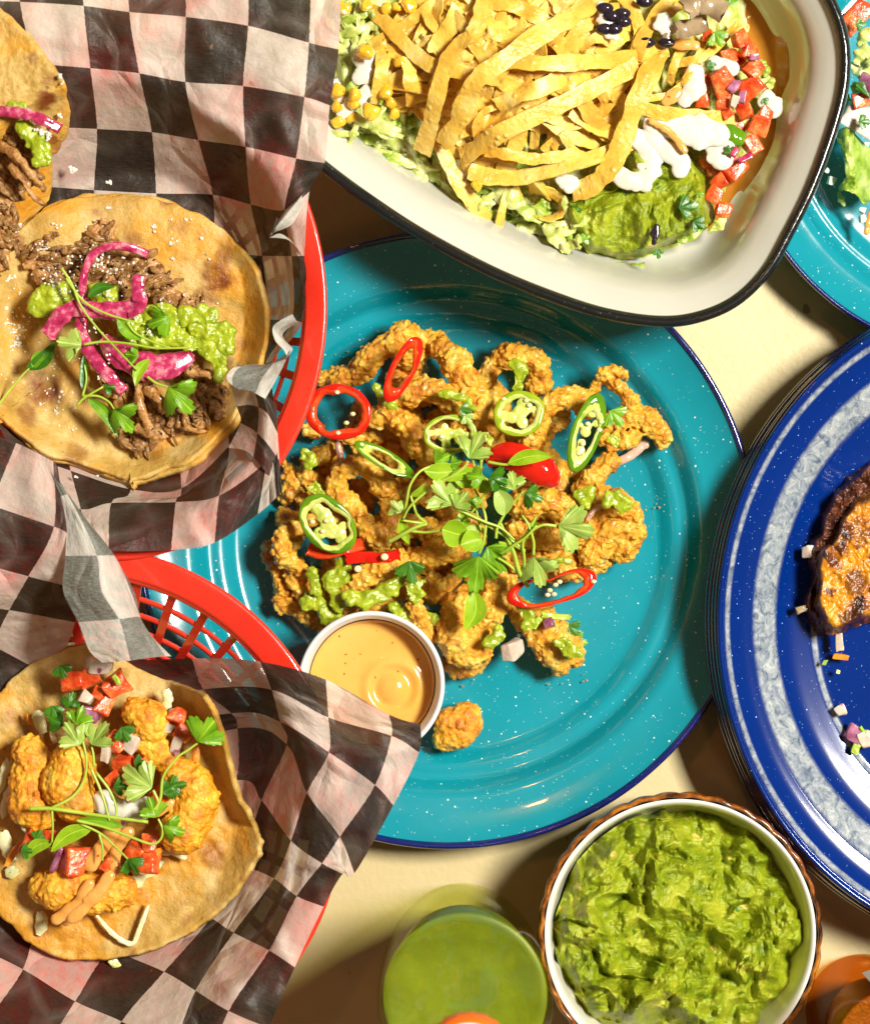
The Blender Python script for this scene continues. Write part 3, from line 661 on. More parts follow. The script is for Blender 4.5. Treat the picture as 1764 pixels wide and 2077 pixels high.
tortilla('tortilla', 'round browned tortilla under the pulled pork in the upper basket', T1o, T1z, 1, spots=[(440, 560, 40, .9), (455, 520, 26, .6), (420, 595, 30, .5), (338, 400 + 3, 18, .9), (370, 460, 20, .35), (270, 490, 24, .5), (90, 790, 46, .9), (50, 880 - 30, 26, .6), (500, 700, 22, .5), (40, 490, 14, .6), (195, 435, 18, .5), (300, 905, 40, .4), (150, 925, 30, .5)])
T2o = [(-90, -60), (-40, -20)] + Cr([(0, 40), (60, 90), (150, 170), (230, 270), (300, 370), (350, 450), (372, 550), (380, 640), (365, 720), (330, 800), (290, 850), (285, 930), (285, 1010), (260, 1090), (200, 1160), (130, 1220), (60, 1290), (0, 1330)]) + [(-60, 500), (-140, 400), (-170, 200), (-150, 40)]
T2z = lambda q: np.maximum(.046, pb(q, UB, .0065))
tortilla('tortilla', 'folded browned tortilla cut off by the top left corner', T2o, T2z, 3, spots=[(92, 206, 24, .95), (70, 60 + 60, 16, .5), (100, 160, 20, .4), (115, 295, 20, .5), (110, 280, 12, .7)])
T3o = [(-80, 1480), (-60, 1430), (0, 1403)] + [(x * .3418, 1267.6 + y * .3418) for x, y in [(60, 330), (180, 240), (350, 160), (500, 128), (650, 150), (800, 245), (1000, 335), (1160, 405), (1222, 455), (1290, 600), (1345, 780), (1400, 980), (1460, 1120), (1535, 1250), (1540, 1330), (1500, 1420), (1430, 1530), (1300, 1690), (1100, 1830), (900, 1920), (700, 1970), (500, 1980), (350, 1960), (150, 1870), (80, 1790), (0, 1720)]] + [(-60, 1800), (-90, 1650)]
def T3z(q):
    x, y = q[..., 0], q[..., 1]
    # the right edge stands up from a crease running down the fold
    xe = np.interp(y, [1380, 1500, 1600, 1660, 1700], [330, 395, 430, 470, 540])
    return .041 + .005 * np.log1p(np.exp((pb(q, LB, .0065) - .041) / .005)) + .024 * sm(0, 75, x - xe) * sm(1712, 1650, y) + .012 * sm(330, 450, y * 0 + x) * sm(1560, 1400, y)
tortilla('tortilla', 'pale tortilla with one raised edge under the fried fish in the lower basket', T3o, T3z, 5, spots=[(428, 1725, 32, .55), (440, 1745, 20, .4), (500, 1790, 14, .5), (70, 1330, 16, .4), (110, 1355, 14, .35), (380, 1862, 12, .4), (270, 1935, 14, .4), (430, 1480, 40, .4), (20, 1455, 20, .4)], bump=.0016)

# ================================================================== scalloped bowl with guacamole
BC = (1379, 1896); BZ = .052
k = (H - BZ) / H / S; Rb = 290 * k; p = P(BC[0], BC[1], BZ); p[2] = 0
root = empty('scalloped_bowl', p, 'white glazed bowl with brown scalloped rim, full of guacamole', 'bowl')
sc_ = lambda a, r, z: .013 * np.abs(np.cos(a * 17)) * sm(.5, .95, r / Rb)
prof = [(0, .012), (.5, .012), (.70, .016), (.82, .026), (.865, .038), (.895, .047), (.912, .0505), (.932, .0520), (.948, .0518)]
V, F = lathe(cat_interp([(r * Rb, z) for r, z in prof], 4)[1:], 240, p); mesh('inner_glaze', V, F, 'white_glaze', root)
prof = [(.946, .0512), (.953, .0526), (.963, .0531), (.974, .0528), (.984, .0515), (.987, .0490), (.972, .046)]
V, F = lathe([(r * Rb, z) for r, z in prof], 340, p, mod=sc_); mesh('rim', V, F, 'brown_glaze', root)
prof = [(.972, .046), (.935, .036), (.92, .022), (.84, .008), (.76, .001), (.70, .0), (.3, .002), (.01, .002)]
V, F = lathe([(r * Rb, z) for r, z in prof], 340, p, mod=sc_); mesh('outer_wall', V, F, 'brown_glaze', root)
def guac_field(x, y, seed=0, big=1.0):
    wx = x + 26 * fbm(x / 80, y / 80, seed + 5, 3); wy = y + 26 * fbm(x / 80 + 9, y / 80 - 4, seed + 6, 3)
    a = fbm(wx / 85, wy / 85, seed, 3)
    # smeared scoops: each shelf rises slowly and breaks off at a ragged lip
    s1 = (wx * .5 + wy * .86) / 88 + 1.3 * fbm(wx / 130, wy / 130, seed + 9, 2); s2 = (wx * .9 - wy * .3) / 70 + 1.5 * fbm(wx / 110, wy / 110, seed + 19, 2)
    sh = lambda s: np.where(s - np.floor(s) < .86, (s - np.floor(s)) / .86, (1 - (s - np.floor(s))) / .14)
    m1 = sm(-.1, .25, vn(x / 90, y / 90, seed + 33)); m2 = sm(-.1, .25, vn(x / 80 + 7, y / 80, seed + 34))
    lum = np.maximum(0, vn(x / 15, y / 15, seed + 50)) ** 1.5 + .7 * np.maximum(0, vn(x / 8, y / 8, seed + 51)) ** 1.5
    hole = np.maximum(0, vn(wx / 30, wy / 30, seed + 61) - .45)
    return big * (.0130 * a + .0042 * m1 * sh(s1) + .0026 * m2 * sh(s2) - .006 * hole) + .0022 * np.maximum(0, vn(x / 26, y / 26, seed + 49)) ** 1.3 + .0010 * lum + .0004 * fbm(x / 6, y / 6, seed + 60, 3)
n_r, n_a = 190, 560
rr = np.linspace(.0, 1, n_r) ** .75; rr[0] = 1e-4; a = np.linspace(0, 2 * math.pi, n_a, endpoint=False)
Rg = 255 * (1 + .02 * fbm(np.cos(a) * 3, np.sin(a) * 3, 2, 3))
x = BC[0] + rr[:, None] * Rg * np.cos(a); y = BC[1] + rr[:, None] * Rg * np.sin(a)
f = guac_field(x, y, 3)
z = .0400 + f * 1.5 + .006 * (1 - rr[:, None] ** 2) - .009 * sm(.86, 1.0, rr[:, None] + .05 * fbm(x / 60, y / 60, 8, 2)) - .008 * np.exp(-(np.hypot(x - 1500, y - 1880) / 50) ** 2) - .006 * np.exp(-(np.hypot(x - 1270, y - 1790) / 36) ** 2)
V = PP(np.stack([x, y], -1), z).reshape(-1, 3)
o = mesh('guacamole', V, gridF(n_r, n_a, True), 'guacamole'); center(o); tag(o, 'chunky green guacamole filling the scalloped bowl', 'guacamole')

# ================================================================== sauce cup
CC = (753, 1388); CZ = .044
k = (H - CZ) / H / S; Rc = 149 * k; p = P(CC[0], CC[1], CZ); p[2] = .0062
root = empty('portion_cup', p, 'clear plastic portion cup of orange sauce on the teal plate', 'cup')
h = CZ - .0062
prof = [(.985, h - .0018), (1.0, h - .0006), (.995, h + .0004), (.965, h + .0008), (.935, h + .0003), (.925, h - .001), (.905, h - .002), (.885, h - .0035), (.86, .016), (.80, .002), (.76, .0008), (.0, .0008)]
V, F = lathe([(r * Rc, z) for r, z in prof], 160, p); o = mesh('cup_wall', V, F, 'clear_plastic', root); solid(o, .0006, -1)
rr = np.linspace(.004, 1, 90); a = np.linspace(0, 2 * math.pi, 200, endpoint=False)
x = p[0] + rr[:, None] * Rc * .858 * np.cos(a); y = p[1] + rr[:, None] * Rc * .858 * np.sin(a)
dc = P(797, 1396, .03); d = np.hypot(x - dc[0] , y - dc[1]) * S
z = .0305 + .0016 * np.exp(-(d / 30) ** 2) * 1.3 + .0010 * np.exp(-((d - 52) / 11) ** 2) - .0007 * np.exp(-((d - 34) / 10) ** 2) + .0005 * fbm(x * 60, y * 60, 5, 3) + .0012 * sm(.95, 1.0, rr[:, None])
o = mesh('dipping_sauce', np.stack([x, y, z], -1).reshape(-1, 3), gridF(90, 200, True), 'dip_sauce'); center(o); tag(o, 'smooth orange dipping sauce with a swirl inside the clear cup', 'sauce')

# ================================================================== bottles
def bottle(c, rb, rB, hh, label, glass, liquid, capm):
    p = P(c[0], c[1], 0); u = 1 / S
    root = empty('glass_bottle', p, label, 'bottle')
    prof = [(.1 * rb * u, .004), (rb * .85 * u, .001), (rb * u, .003), (rb * 1.06 * u, .012), (rB * .95 * u, .05), (rB * u, hh * .42), (rB * u, hh * .55), (rB * .93 * u, hh * .62), (rB * .66 * u, hh * .70), (.0175, hh * .78), (.0140, hh * .86), (.0135, hh * .96)]
    pr = cat_interp(prof, 5)
    V, F = lathe(pr, 96, p); mesh('glass', V, F, glass, root)
    zt = hh * .50; rt = rB * u - .0016
    lp = [(.001, .012), (rb * .62 * u, .012), (rb * .80 * u, .03), (rt * .88, zt * .62), (rt * .97, zt * .9), (rt, zt - .0006), (rt - .0006, zt), (rt * .9, zt - .0004), (rt * .5, zt - .0004), (.0001, zt - .0004)]
    V, F = lathe(lp, 96, p); mesh('drink', V, F, liquid, root)
    cp = [(.0148, hh * .955), (.0153, hh * .97), (.0151, hh * .987), (.0142, hh * .995), (.0128, hh)]
    V, F = lathe(cp, 60, p, mod=lambda a, r, z: .02 * np.cos(a * 21) * (z < hh * .975)); mesh('cap', V, F, capm, root)
    V, F = lathe([(.0128, hh), (.011, hh + .0004), (.0005, hh + .0004)], 60, p); mesh('cap_top', V, F, 'cap_white', root)
    return root
bottle((936, 1913), 122, 157, .238, 'bottle of green drink with an orange and white cap, beside the guacamole bowl', 'bottle_glass', 'lime_drink', 'cap_orange')
ab = bottle((1745, 2046), 112, 140, .20, 'amber brown bottle with a white label in the bottom right corner', 'amber_glass', 'amber_drink', 'cap_white')
# label wrapped round the shoulder
pc = np.array(ab.location); th = np.linspace(math.radians(40), math.radians(112), 14); V = []
rl = 140 / S + .0006
for zz, kk in ((.112, 1.0), (.104, 1.0), (.09, 1.0), (.07, 1.0)):
    for t in th: V.append((pc[0] + rl * kk * math.cos(t), pc[1] + rl * kk * math.sin(t), zz))
lb = mesh('label', V, gridF(4, 14), 'label_paper', ab)
# ================================================================== food builders
UPV = np.array([0, 0, 1.0])
D_CRUST = [(tex('CLOUDS', .0065, noise_depth=2), .0026), (tex('VORONOI', .0026), -.0019), (tex('CLOUDS', .0016, noise_depth=2), .0010)]
D_CRUMB = [(tex('VORONOI', .0022), -.0011), (tex('CLOUDS', .0012, noise_depth=2), .0007)]
def battered(name, pts, r, z, label, cat='calamari', group='fried calamari pieces on the teal plate', mat='batter', knob=1.0, k=1.0, extra=(), loop=False):
    """a crusty fried piece: a thick path with crumbs all over it, fused into one skin. pts in layout units, r in layout units."""
    A = np.array([tuple(p) if len(p) == 3 else tuple(p) + (0,) for p in pts], float)
    if loop: A = np.concatenate([A, A[:1]])
    A = cat_interp(A, 6)
    seg = np.r_[0, np.cumsum(np.hypot(*np.diff(A[:, :2], axis=0).T))]; n = max(3, int(seg[-1] / (r * .42)))
    t = np.linspace(0, seg[-1], n); A = np.stack([np.interp(t, seg, A[:, i]) for i in range(3)], -1)
    zz = z + A[:, 2]; R = r / S * (1.14 if mat == 'batter' else 1.12)
    rad = R * (1 + .26 * fbm(t / 26., np.full(n, z * 900), int(abs(z) * 1e4) % 97, 2))
    rad[0] *= .8; rad[-1] *= .8
    C = PP(A[:, :2], zz) + rng.normal(0, R * .10, (n, 3)) * [1, 1, .6]
    V1, F1 = spheres(C, rad, 2)
    nk = int(n * 9 * knob); i = rng.integers(0, n, nk); d = rng.normal(size=(nk, 3)); d[:, 2] = np.abs(d[:, 2]) * .9 - .15
    d /= np.linalg.norm(d, axis=1)[:, None]; rk = rng.uniform(.10, .27, nk) * np.clip(R, .0022, .0046)
    V2, F2 = spheres(C[i] + d * (rad[i] * 1.0)[:, None], rk, 1)
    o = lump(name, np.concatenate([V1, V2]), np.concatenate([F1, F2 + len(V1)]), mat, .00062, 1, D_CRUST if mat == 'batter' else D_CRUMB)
    tag(o, label, cat, group); return o
def blob(name, pts, r, z, mat, label=None, cat=None, group=None, vox=.0007, disp=None, flat=.6, jit=.25, n_extra=0, kind=None):
    A = np.array([tuple(p) if len(p) == 3 else tuple(p) + (0,) for p in pts], float)
    if len(A) > 1:
        A = cat_interp(A, 5); seg = np.r_[0, np.cumsum(np.hypot(*np.diff(A[:, :2], axis=0).T))]; n = max(3, int(seg[-1] / (r * .22)))
        t = np.linspace(0, seg[-1], n); A = np.stack([np.interp(t, seg, A[:, i]) for i in range(3)], -1)
    n = len(A); R = r / S; i0 = np.arange(n) * .22
    C = PP(A[:, :2], z + A[:, 2]); rad = R * (1 + jit * 1.3 * fbm(i0, np.full(n, z * 1000), 3, 3))
    if n_extra:
        i = rng.integers(0, n, n_extra); th = rng.uniform(0, 6.28, n_extra)
        C = np.concatenate([C, C[i] + np.stack([np.cos(th), np.sin(th), rng.uniform(-.2, .2, n_extra)], -1) * (rad[i] * rng.uniform(.5, 1.0, n_extra))[:, None]]); rad = np.r_[rad, R * rng.uniform(.30, .75, n_extra)]
    V, F = spheres(C, rad[:, None] * np.array([1, 1, flat]), 2)
    if disp is None: disp = [(tex('CLOUDS', .006, noise_depth=2), .0016)]
    o = lump(name, V, F, mat, vox, 3, disp); tag(o, label, cat, group, kind); return o
D_GUAC = [(tex('CLOUDS', .0045, noise_depth=3), .0034), (tex('CLOUDS', .0014, noise_depth=1), .0008)]
D_SALSA = [(tex('CLOUDS', .0050, noise_depth=3), .0040), (tex('CLOUDS', .0016, noise_depth=1), .0009)]
def salsa(pts, r, z, label, mat='avocado_salsa', group='avocado salsa dabs', cat='salsa', flat=.42, ex=22, name='avocado_salsa'):
    return blob(name, pts, r, z, mat, label, cat, group, .0006, D_SALSA, flat, .3, ex)

# ---------------------------------------------------------------- herbs
def leaf_mesh(x, y, ang, L, z, mat='herb_leaf', parent=None, curl=.3, wob=.25, tilt=0.0, lobes=3, seed=0):
    """lobed coriander leaf: base at (x, y), pointing along ang (layout degrees, 0 right, 90 up)"""
    th = np.radians(np.linspace(-138, 138, 93)); dg = np.degrees(th)
    lob = np.abs(np.cos(np.pi * dg / 84)) ** .8
    tooth = np.abs(np.sin(dg * np.pi / 17 + seed))
    r = .62 * (.40 + .60 * lob) * (.84 + .20 * tooth ** .7) * (1 + .10 * vn(dg / 30 + seed * 3.1, 0 * dg, seed))
    r *= np.where(np.abs(dg) > 118, 1 - .35 * (np.abs(dg) - 118) / 20, 1)
    rings = np.array([.02, .25, .5, .75, .92, 1.0]); X = .40 + rings[:, None] * r * np.cos(th); Y = rings[:, None] * r * np.sin(th)
    X = X + (1 - rings[:, None]) * -.34
    zz = -curl * .5 * ((X - .35) ** 2 + Y ** 2) - .06 * rings[:, None] * (1 - lob) + wob * .12 * np.sin(dg / 23 + seed) * rings[:, None] ** 2 + wob * .10 * vn(X * 3 + seed, Y * 3, seed)
    zz = zz + np.tan(tilt) * Y
    a = math.radians(ang); u = L / S
    p = P(x, y, z); V = np.stack([p[0] + u * (X * math.cos(a) - Y * math.sin(a)), p[1] + u * (X * math.sin(a) + Y * math.cos(a)), z + u * zz * 1.0 + .0006], -1)
    uv = np.stack([np.broadcast_to(dg / 84 / 3 * 1.0, X.shape), np.broadcast_to(rings[:, None], X.shape)], -1)
    o = mesh('leaf', V.reshape(-1, 3), gridF(len(rings), len(th)), mat, parent, uv=uv.reshape(-1, 2)); return o
def blade_mesh(x, y, x2, y2, w, z, z2, mat='cotyledon_leaf', parent=None, bend=.1, cup=.3, name='leaf'):
    """smooth tongue-shaped leaf from (x, y) to (x2, y2)"""
    t = np.linspace(0, 1, 16); s = np.linspace(-1, 1, 9)
    wd = w * .5 * np.sin(np.pi * np.clip(t, 0, 1) ** .85) ** .75; wd[0] = w * .05; wd[-1] = .02 * w
    d = np.array([x2 - x, y2 - y]); L = np.hypot(*d); d = d / L; nn = np.array([-d[1], d[0]])
    c = np.array([x, y]) + d * (t * L)[:, None] + nn * (bend * L * np.sin(np.pi * t))[:, None]
    q = c[:, None] + nn * (wd[:, None] * s)[..., None]
    zz = (z + (z2 - z) * t)[:, None] + (w / S) * (cup * .5 * (s ** 2) * np.sin(np.pi * t)[:, None] - .03 * (np.abs(s) < .1)) + .0006
    uv = np.stack([np.broadcast_to(s * .333, zz.shape), np.broadcast_to(t[:, None], zz.shape)], -1)
    return mesh(name, PP(q, zz).reshape(-1, 3), gridF(16, 9), mat, parent, uv=uv.reshape(-1, 2))
def stem_mesh(pts, r, z, parent, mat='herb_stem'):
    pts = [(p[0], p[1], z + .0012 + (p[2] if len(p) > 2 else 0)) for p in pts]; C = pathm(pts, z, 8); n = len(C)
    V, F = tube(C, np.linspace(r, r * .7, n) / S, 8); return mesh('stem', V, F, mat, parent)
def sprig(label, base, z, stems=(), leaves=(), blades=(), group='coriander sprigs', r=3.2, mat='herb_leaf'):
    root = empty('coriander_sprig', P(base[0], base[1], z), label, 'herb', group)
    for s in stems:
        rr = r; st = s
        if isinstance(s, dict): rr = s.get('r', r); st = s['p']; stem_mesh(st, rr, z, root, s.get('m', 'herb_stem'))
        else: stem_mesh(st, rr, z, root)
    for i, l in enumerate(leaves):
        x, y, a, L = l[:4]; dz = l[4] if len(l) > 4 else 0; mt = l[5] if len(l) > 5 else mat
        leaf_mesh(x, y, a, L * (.84 if 'taco' in label else .95), z + dz, mt, root, seed=i + int(x) % 7, curl=.8, wob=1.3, tilt=.5 * math.sin(i * 2 + x))
    for b in blades:
        x, y, x2, y2, w = b[:5]; dz = b[5] if len(b) > 5 else 0; mt = b[6] if len(b) > 6 else 'cotyledon_leaf'
        blade_mesh(x, y, x2, y2, w, z + dz, z + dz + (b[7] if len(b) > 7 else .001), mt, root, bend=b[8] if len(b) > 8 else .08)
    return root
# ---------------------------------------------------------------- strips and ribbons
def ribbon(name, pts, w, mat, z=0.0, th=.0011, label=None, cat=None, group=None, parent=None, roll=0.0, ragged=.08, curve=.08, n=9, taper=None, wave=0.0):
    """flat strip of width w (layout units) along pts (x, y[, dz])"""
    A = np.array([tuple(p) if len(p) >= 3 else tuple(p) + (0,) for p in pts], float)
    A = cat_interp(A, n) if len(A) > 1 else A; m_ = len(A)
    C = PP(A[:, :2], z + A[:, 2]); T = np.gradient(C, axis=0); T /= np.linalg.norm(T, axis=1)[:, None]
    N = np.cross(T, UPV); N /= np.linalg.norm(N, axis=1)[:, None] + 1e-9
    ro = np.interp(np.linspace(0, 1, m_), np.linspace(0, 1, len(np.atleast_1d(roll))), np.atleast_1d(roll)) if np.ndim(roll) else np.full(m_, roll)
    U = np.cross(N, T); Nr = N * np.cos(ro)[:, None] + U * np.sin(ro)[:, None]; Ur = np.cross(Nr, T)
    W = w / S * np.ones(m_)
    if taper is not None: W = W * np.interp(np.linspace(0, 1, m_), np.linspace(0, 1, len(taper)), taper)
    ss = np.linspace(-.5, .5, 5); sd = int(abs(A[0, 0] * 7 + A[0, 1] * 3)) % 991
    rg = 1 + ragged * fbm(np.arange(m_) / 3., np.zeros(m_) + sd, sd, 2)
    top = []; k = np.arange(m_)
    for s in ss:
        e = C + Nr * (W * rg * s)[:, None] + Ur * (curve * W * (1 - 4 * s * s) * .5)[:, None] + Ur * (wave * W * np.sin(k * .8 + s * 3))[:, None] + Ur * (.0005 * fbm(k / 3., np.full(m_, s * 3 + sd), sd, 2))[:, None]
        e[0] -= T[0] * W[0] * .10 * vn(s * 9, sd * 1., 3); e[-1] += T[-1] * W[-1] * .10 * vn(s * 9, sd + 5., 4)
        top.append(e)
    top = np.stack(top, 1); V = np.concatenate([top + Ur[:, None] * th * .5, (top - Ur[:, None] * th * .5)[:, ::-1]], 1)
    F = gridF(m_, 10, True); F.append(tuple(range(10))); F.append(tuple(range((m_ - 1) * 10, m_ * 10))[::-1])
    o = mesh(name, V.reshape(-1, 3), F, mat, parent)
    if parent is None: center(o)
    if mat != 'tortilla_strip': o.modifiers.new('bev', 'BEVEL').width = th * .3; o.modifiers['bev'].segments = 1; o.modifiers['bev'].limit_method = 'ANGLE'
    else:
        e = o.modifiers.new('edges', 'EDGE_SPLIT'); e.split_angle = .9
    tag(o, label, cat, group); return o
# ---------------------------------------------------------------- dice
DICE = {}
def dice_mesh(mat, i, kindd='dice'):
    key = (mat, i, kindd)
    if key in DICE: return DICE[key]
    import bmesh
    r_ = np.random.default_rng(i * 13 + len(mat)); b = bmesh.new(); bmesh.ops.create_cube(b, size=1)
    if kindd == 'kernel':
        for v in b.verts: v.co.x *= 1.0 if v.co.y < 0 else .6; v.co.z *= .7; v.co.y *= 1.05
    for v in b.verts: v.co += Vector(r_.uniform(-.17, .17, 3))
    bmesh.ops.bevel(b, geom=b.edges[:] + b.verts[:], offset=.15 if kindd == 'dice' else .34, segments=3, profile=.55, affect='EDGES')
    bmesh.ops.subdivide_edges(b, edges=b.edges[:], cuts=1, use_grid_fill=True)
    V = np.array([v.co[:] for v in b.verts])
    nz = fbm(V[:, 0] * 2 + i, V[:, 1] * 2 + V[:, 2] * 3, i, 2)[:, None]; V = V * (1 + .16 * nz)
    if kindd == 'dice' and i % 2: V[:, 2] -= .18 * (V[:, 0] ** 2)
    for v, c in zip(b.verts, V): v.co = c
    me = bpy.data.meshes.new('diced_piece'); b.to_mesh(me); b.free(); me.polygons.foreach_set('use_smooth', [True] * len(me.polygons)); me.materials.append(MATS[mat])
    DICE[key] = me; return me
def dice(name, x, y, z, size, mat, label, cat, group=None, ang=None, dims=(1, 1, .8), tilt=.35, parent=None, kindd='dice', var=None):
    me = dice_mesh(mat, int(rng.integers(0, 6)) if var is None else var, kindd)
    o = bpy.data.objects.new(name, me); link(o); o.location = [float(v) for v in P(x, y, z)]
    u = size / S; o.scale = (dims[0] * u, dims[1] * u, dims[2] * u)
    o.rotation_euler = (rng.uniform(-tilt, tilt), rng.uniform(-tilt, tilt), math.radians(ang) if ang is not None else rng.uniform(0, 6.28))
    tag(o, label, cat, group); return o
def crumbs(name, spots, mat, label, cat, r0, r1, n, z, spread, kind='stuff', zf=None, sharp=.5):
    C = []; R = []
    for i in range(n):
        s = spots[int(rng.integers(0, len(spots)))]; sp = spread if len(s) < 3 else s[2]
        x, y = s[0] + rng.normal(0, sp), s[1] + rng.normal(0, sp)
        zz = zf(np.array([x, y])) if zf else z
        p = P(x, y, float(zz)); C.append(p); R.append(rng.uniform(r0, r1, 3) * rng.uniform(.6, 1.2) / S)
        if rng.uniform() < sharp: C.append(p + rng.normal(0, r0 / S, 3) * [1, 1, .4]); R.append(rng.uniform(r0, r1, 3) * .8 / S)
    V, F = spheres(C, np.array(R), 1); V = V + rng.normal(0, r0 / S * .16, V.shape)
    o = mesh(name, V, F, mat, None, smooth=False); center(o); tag(o, label, cat, None, kind); return o

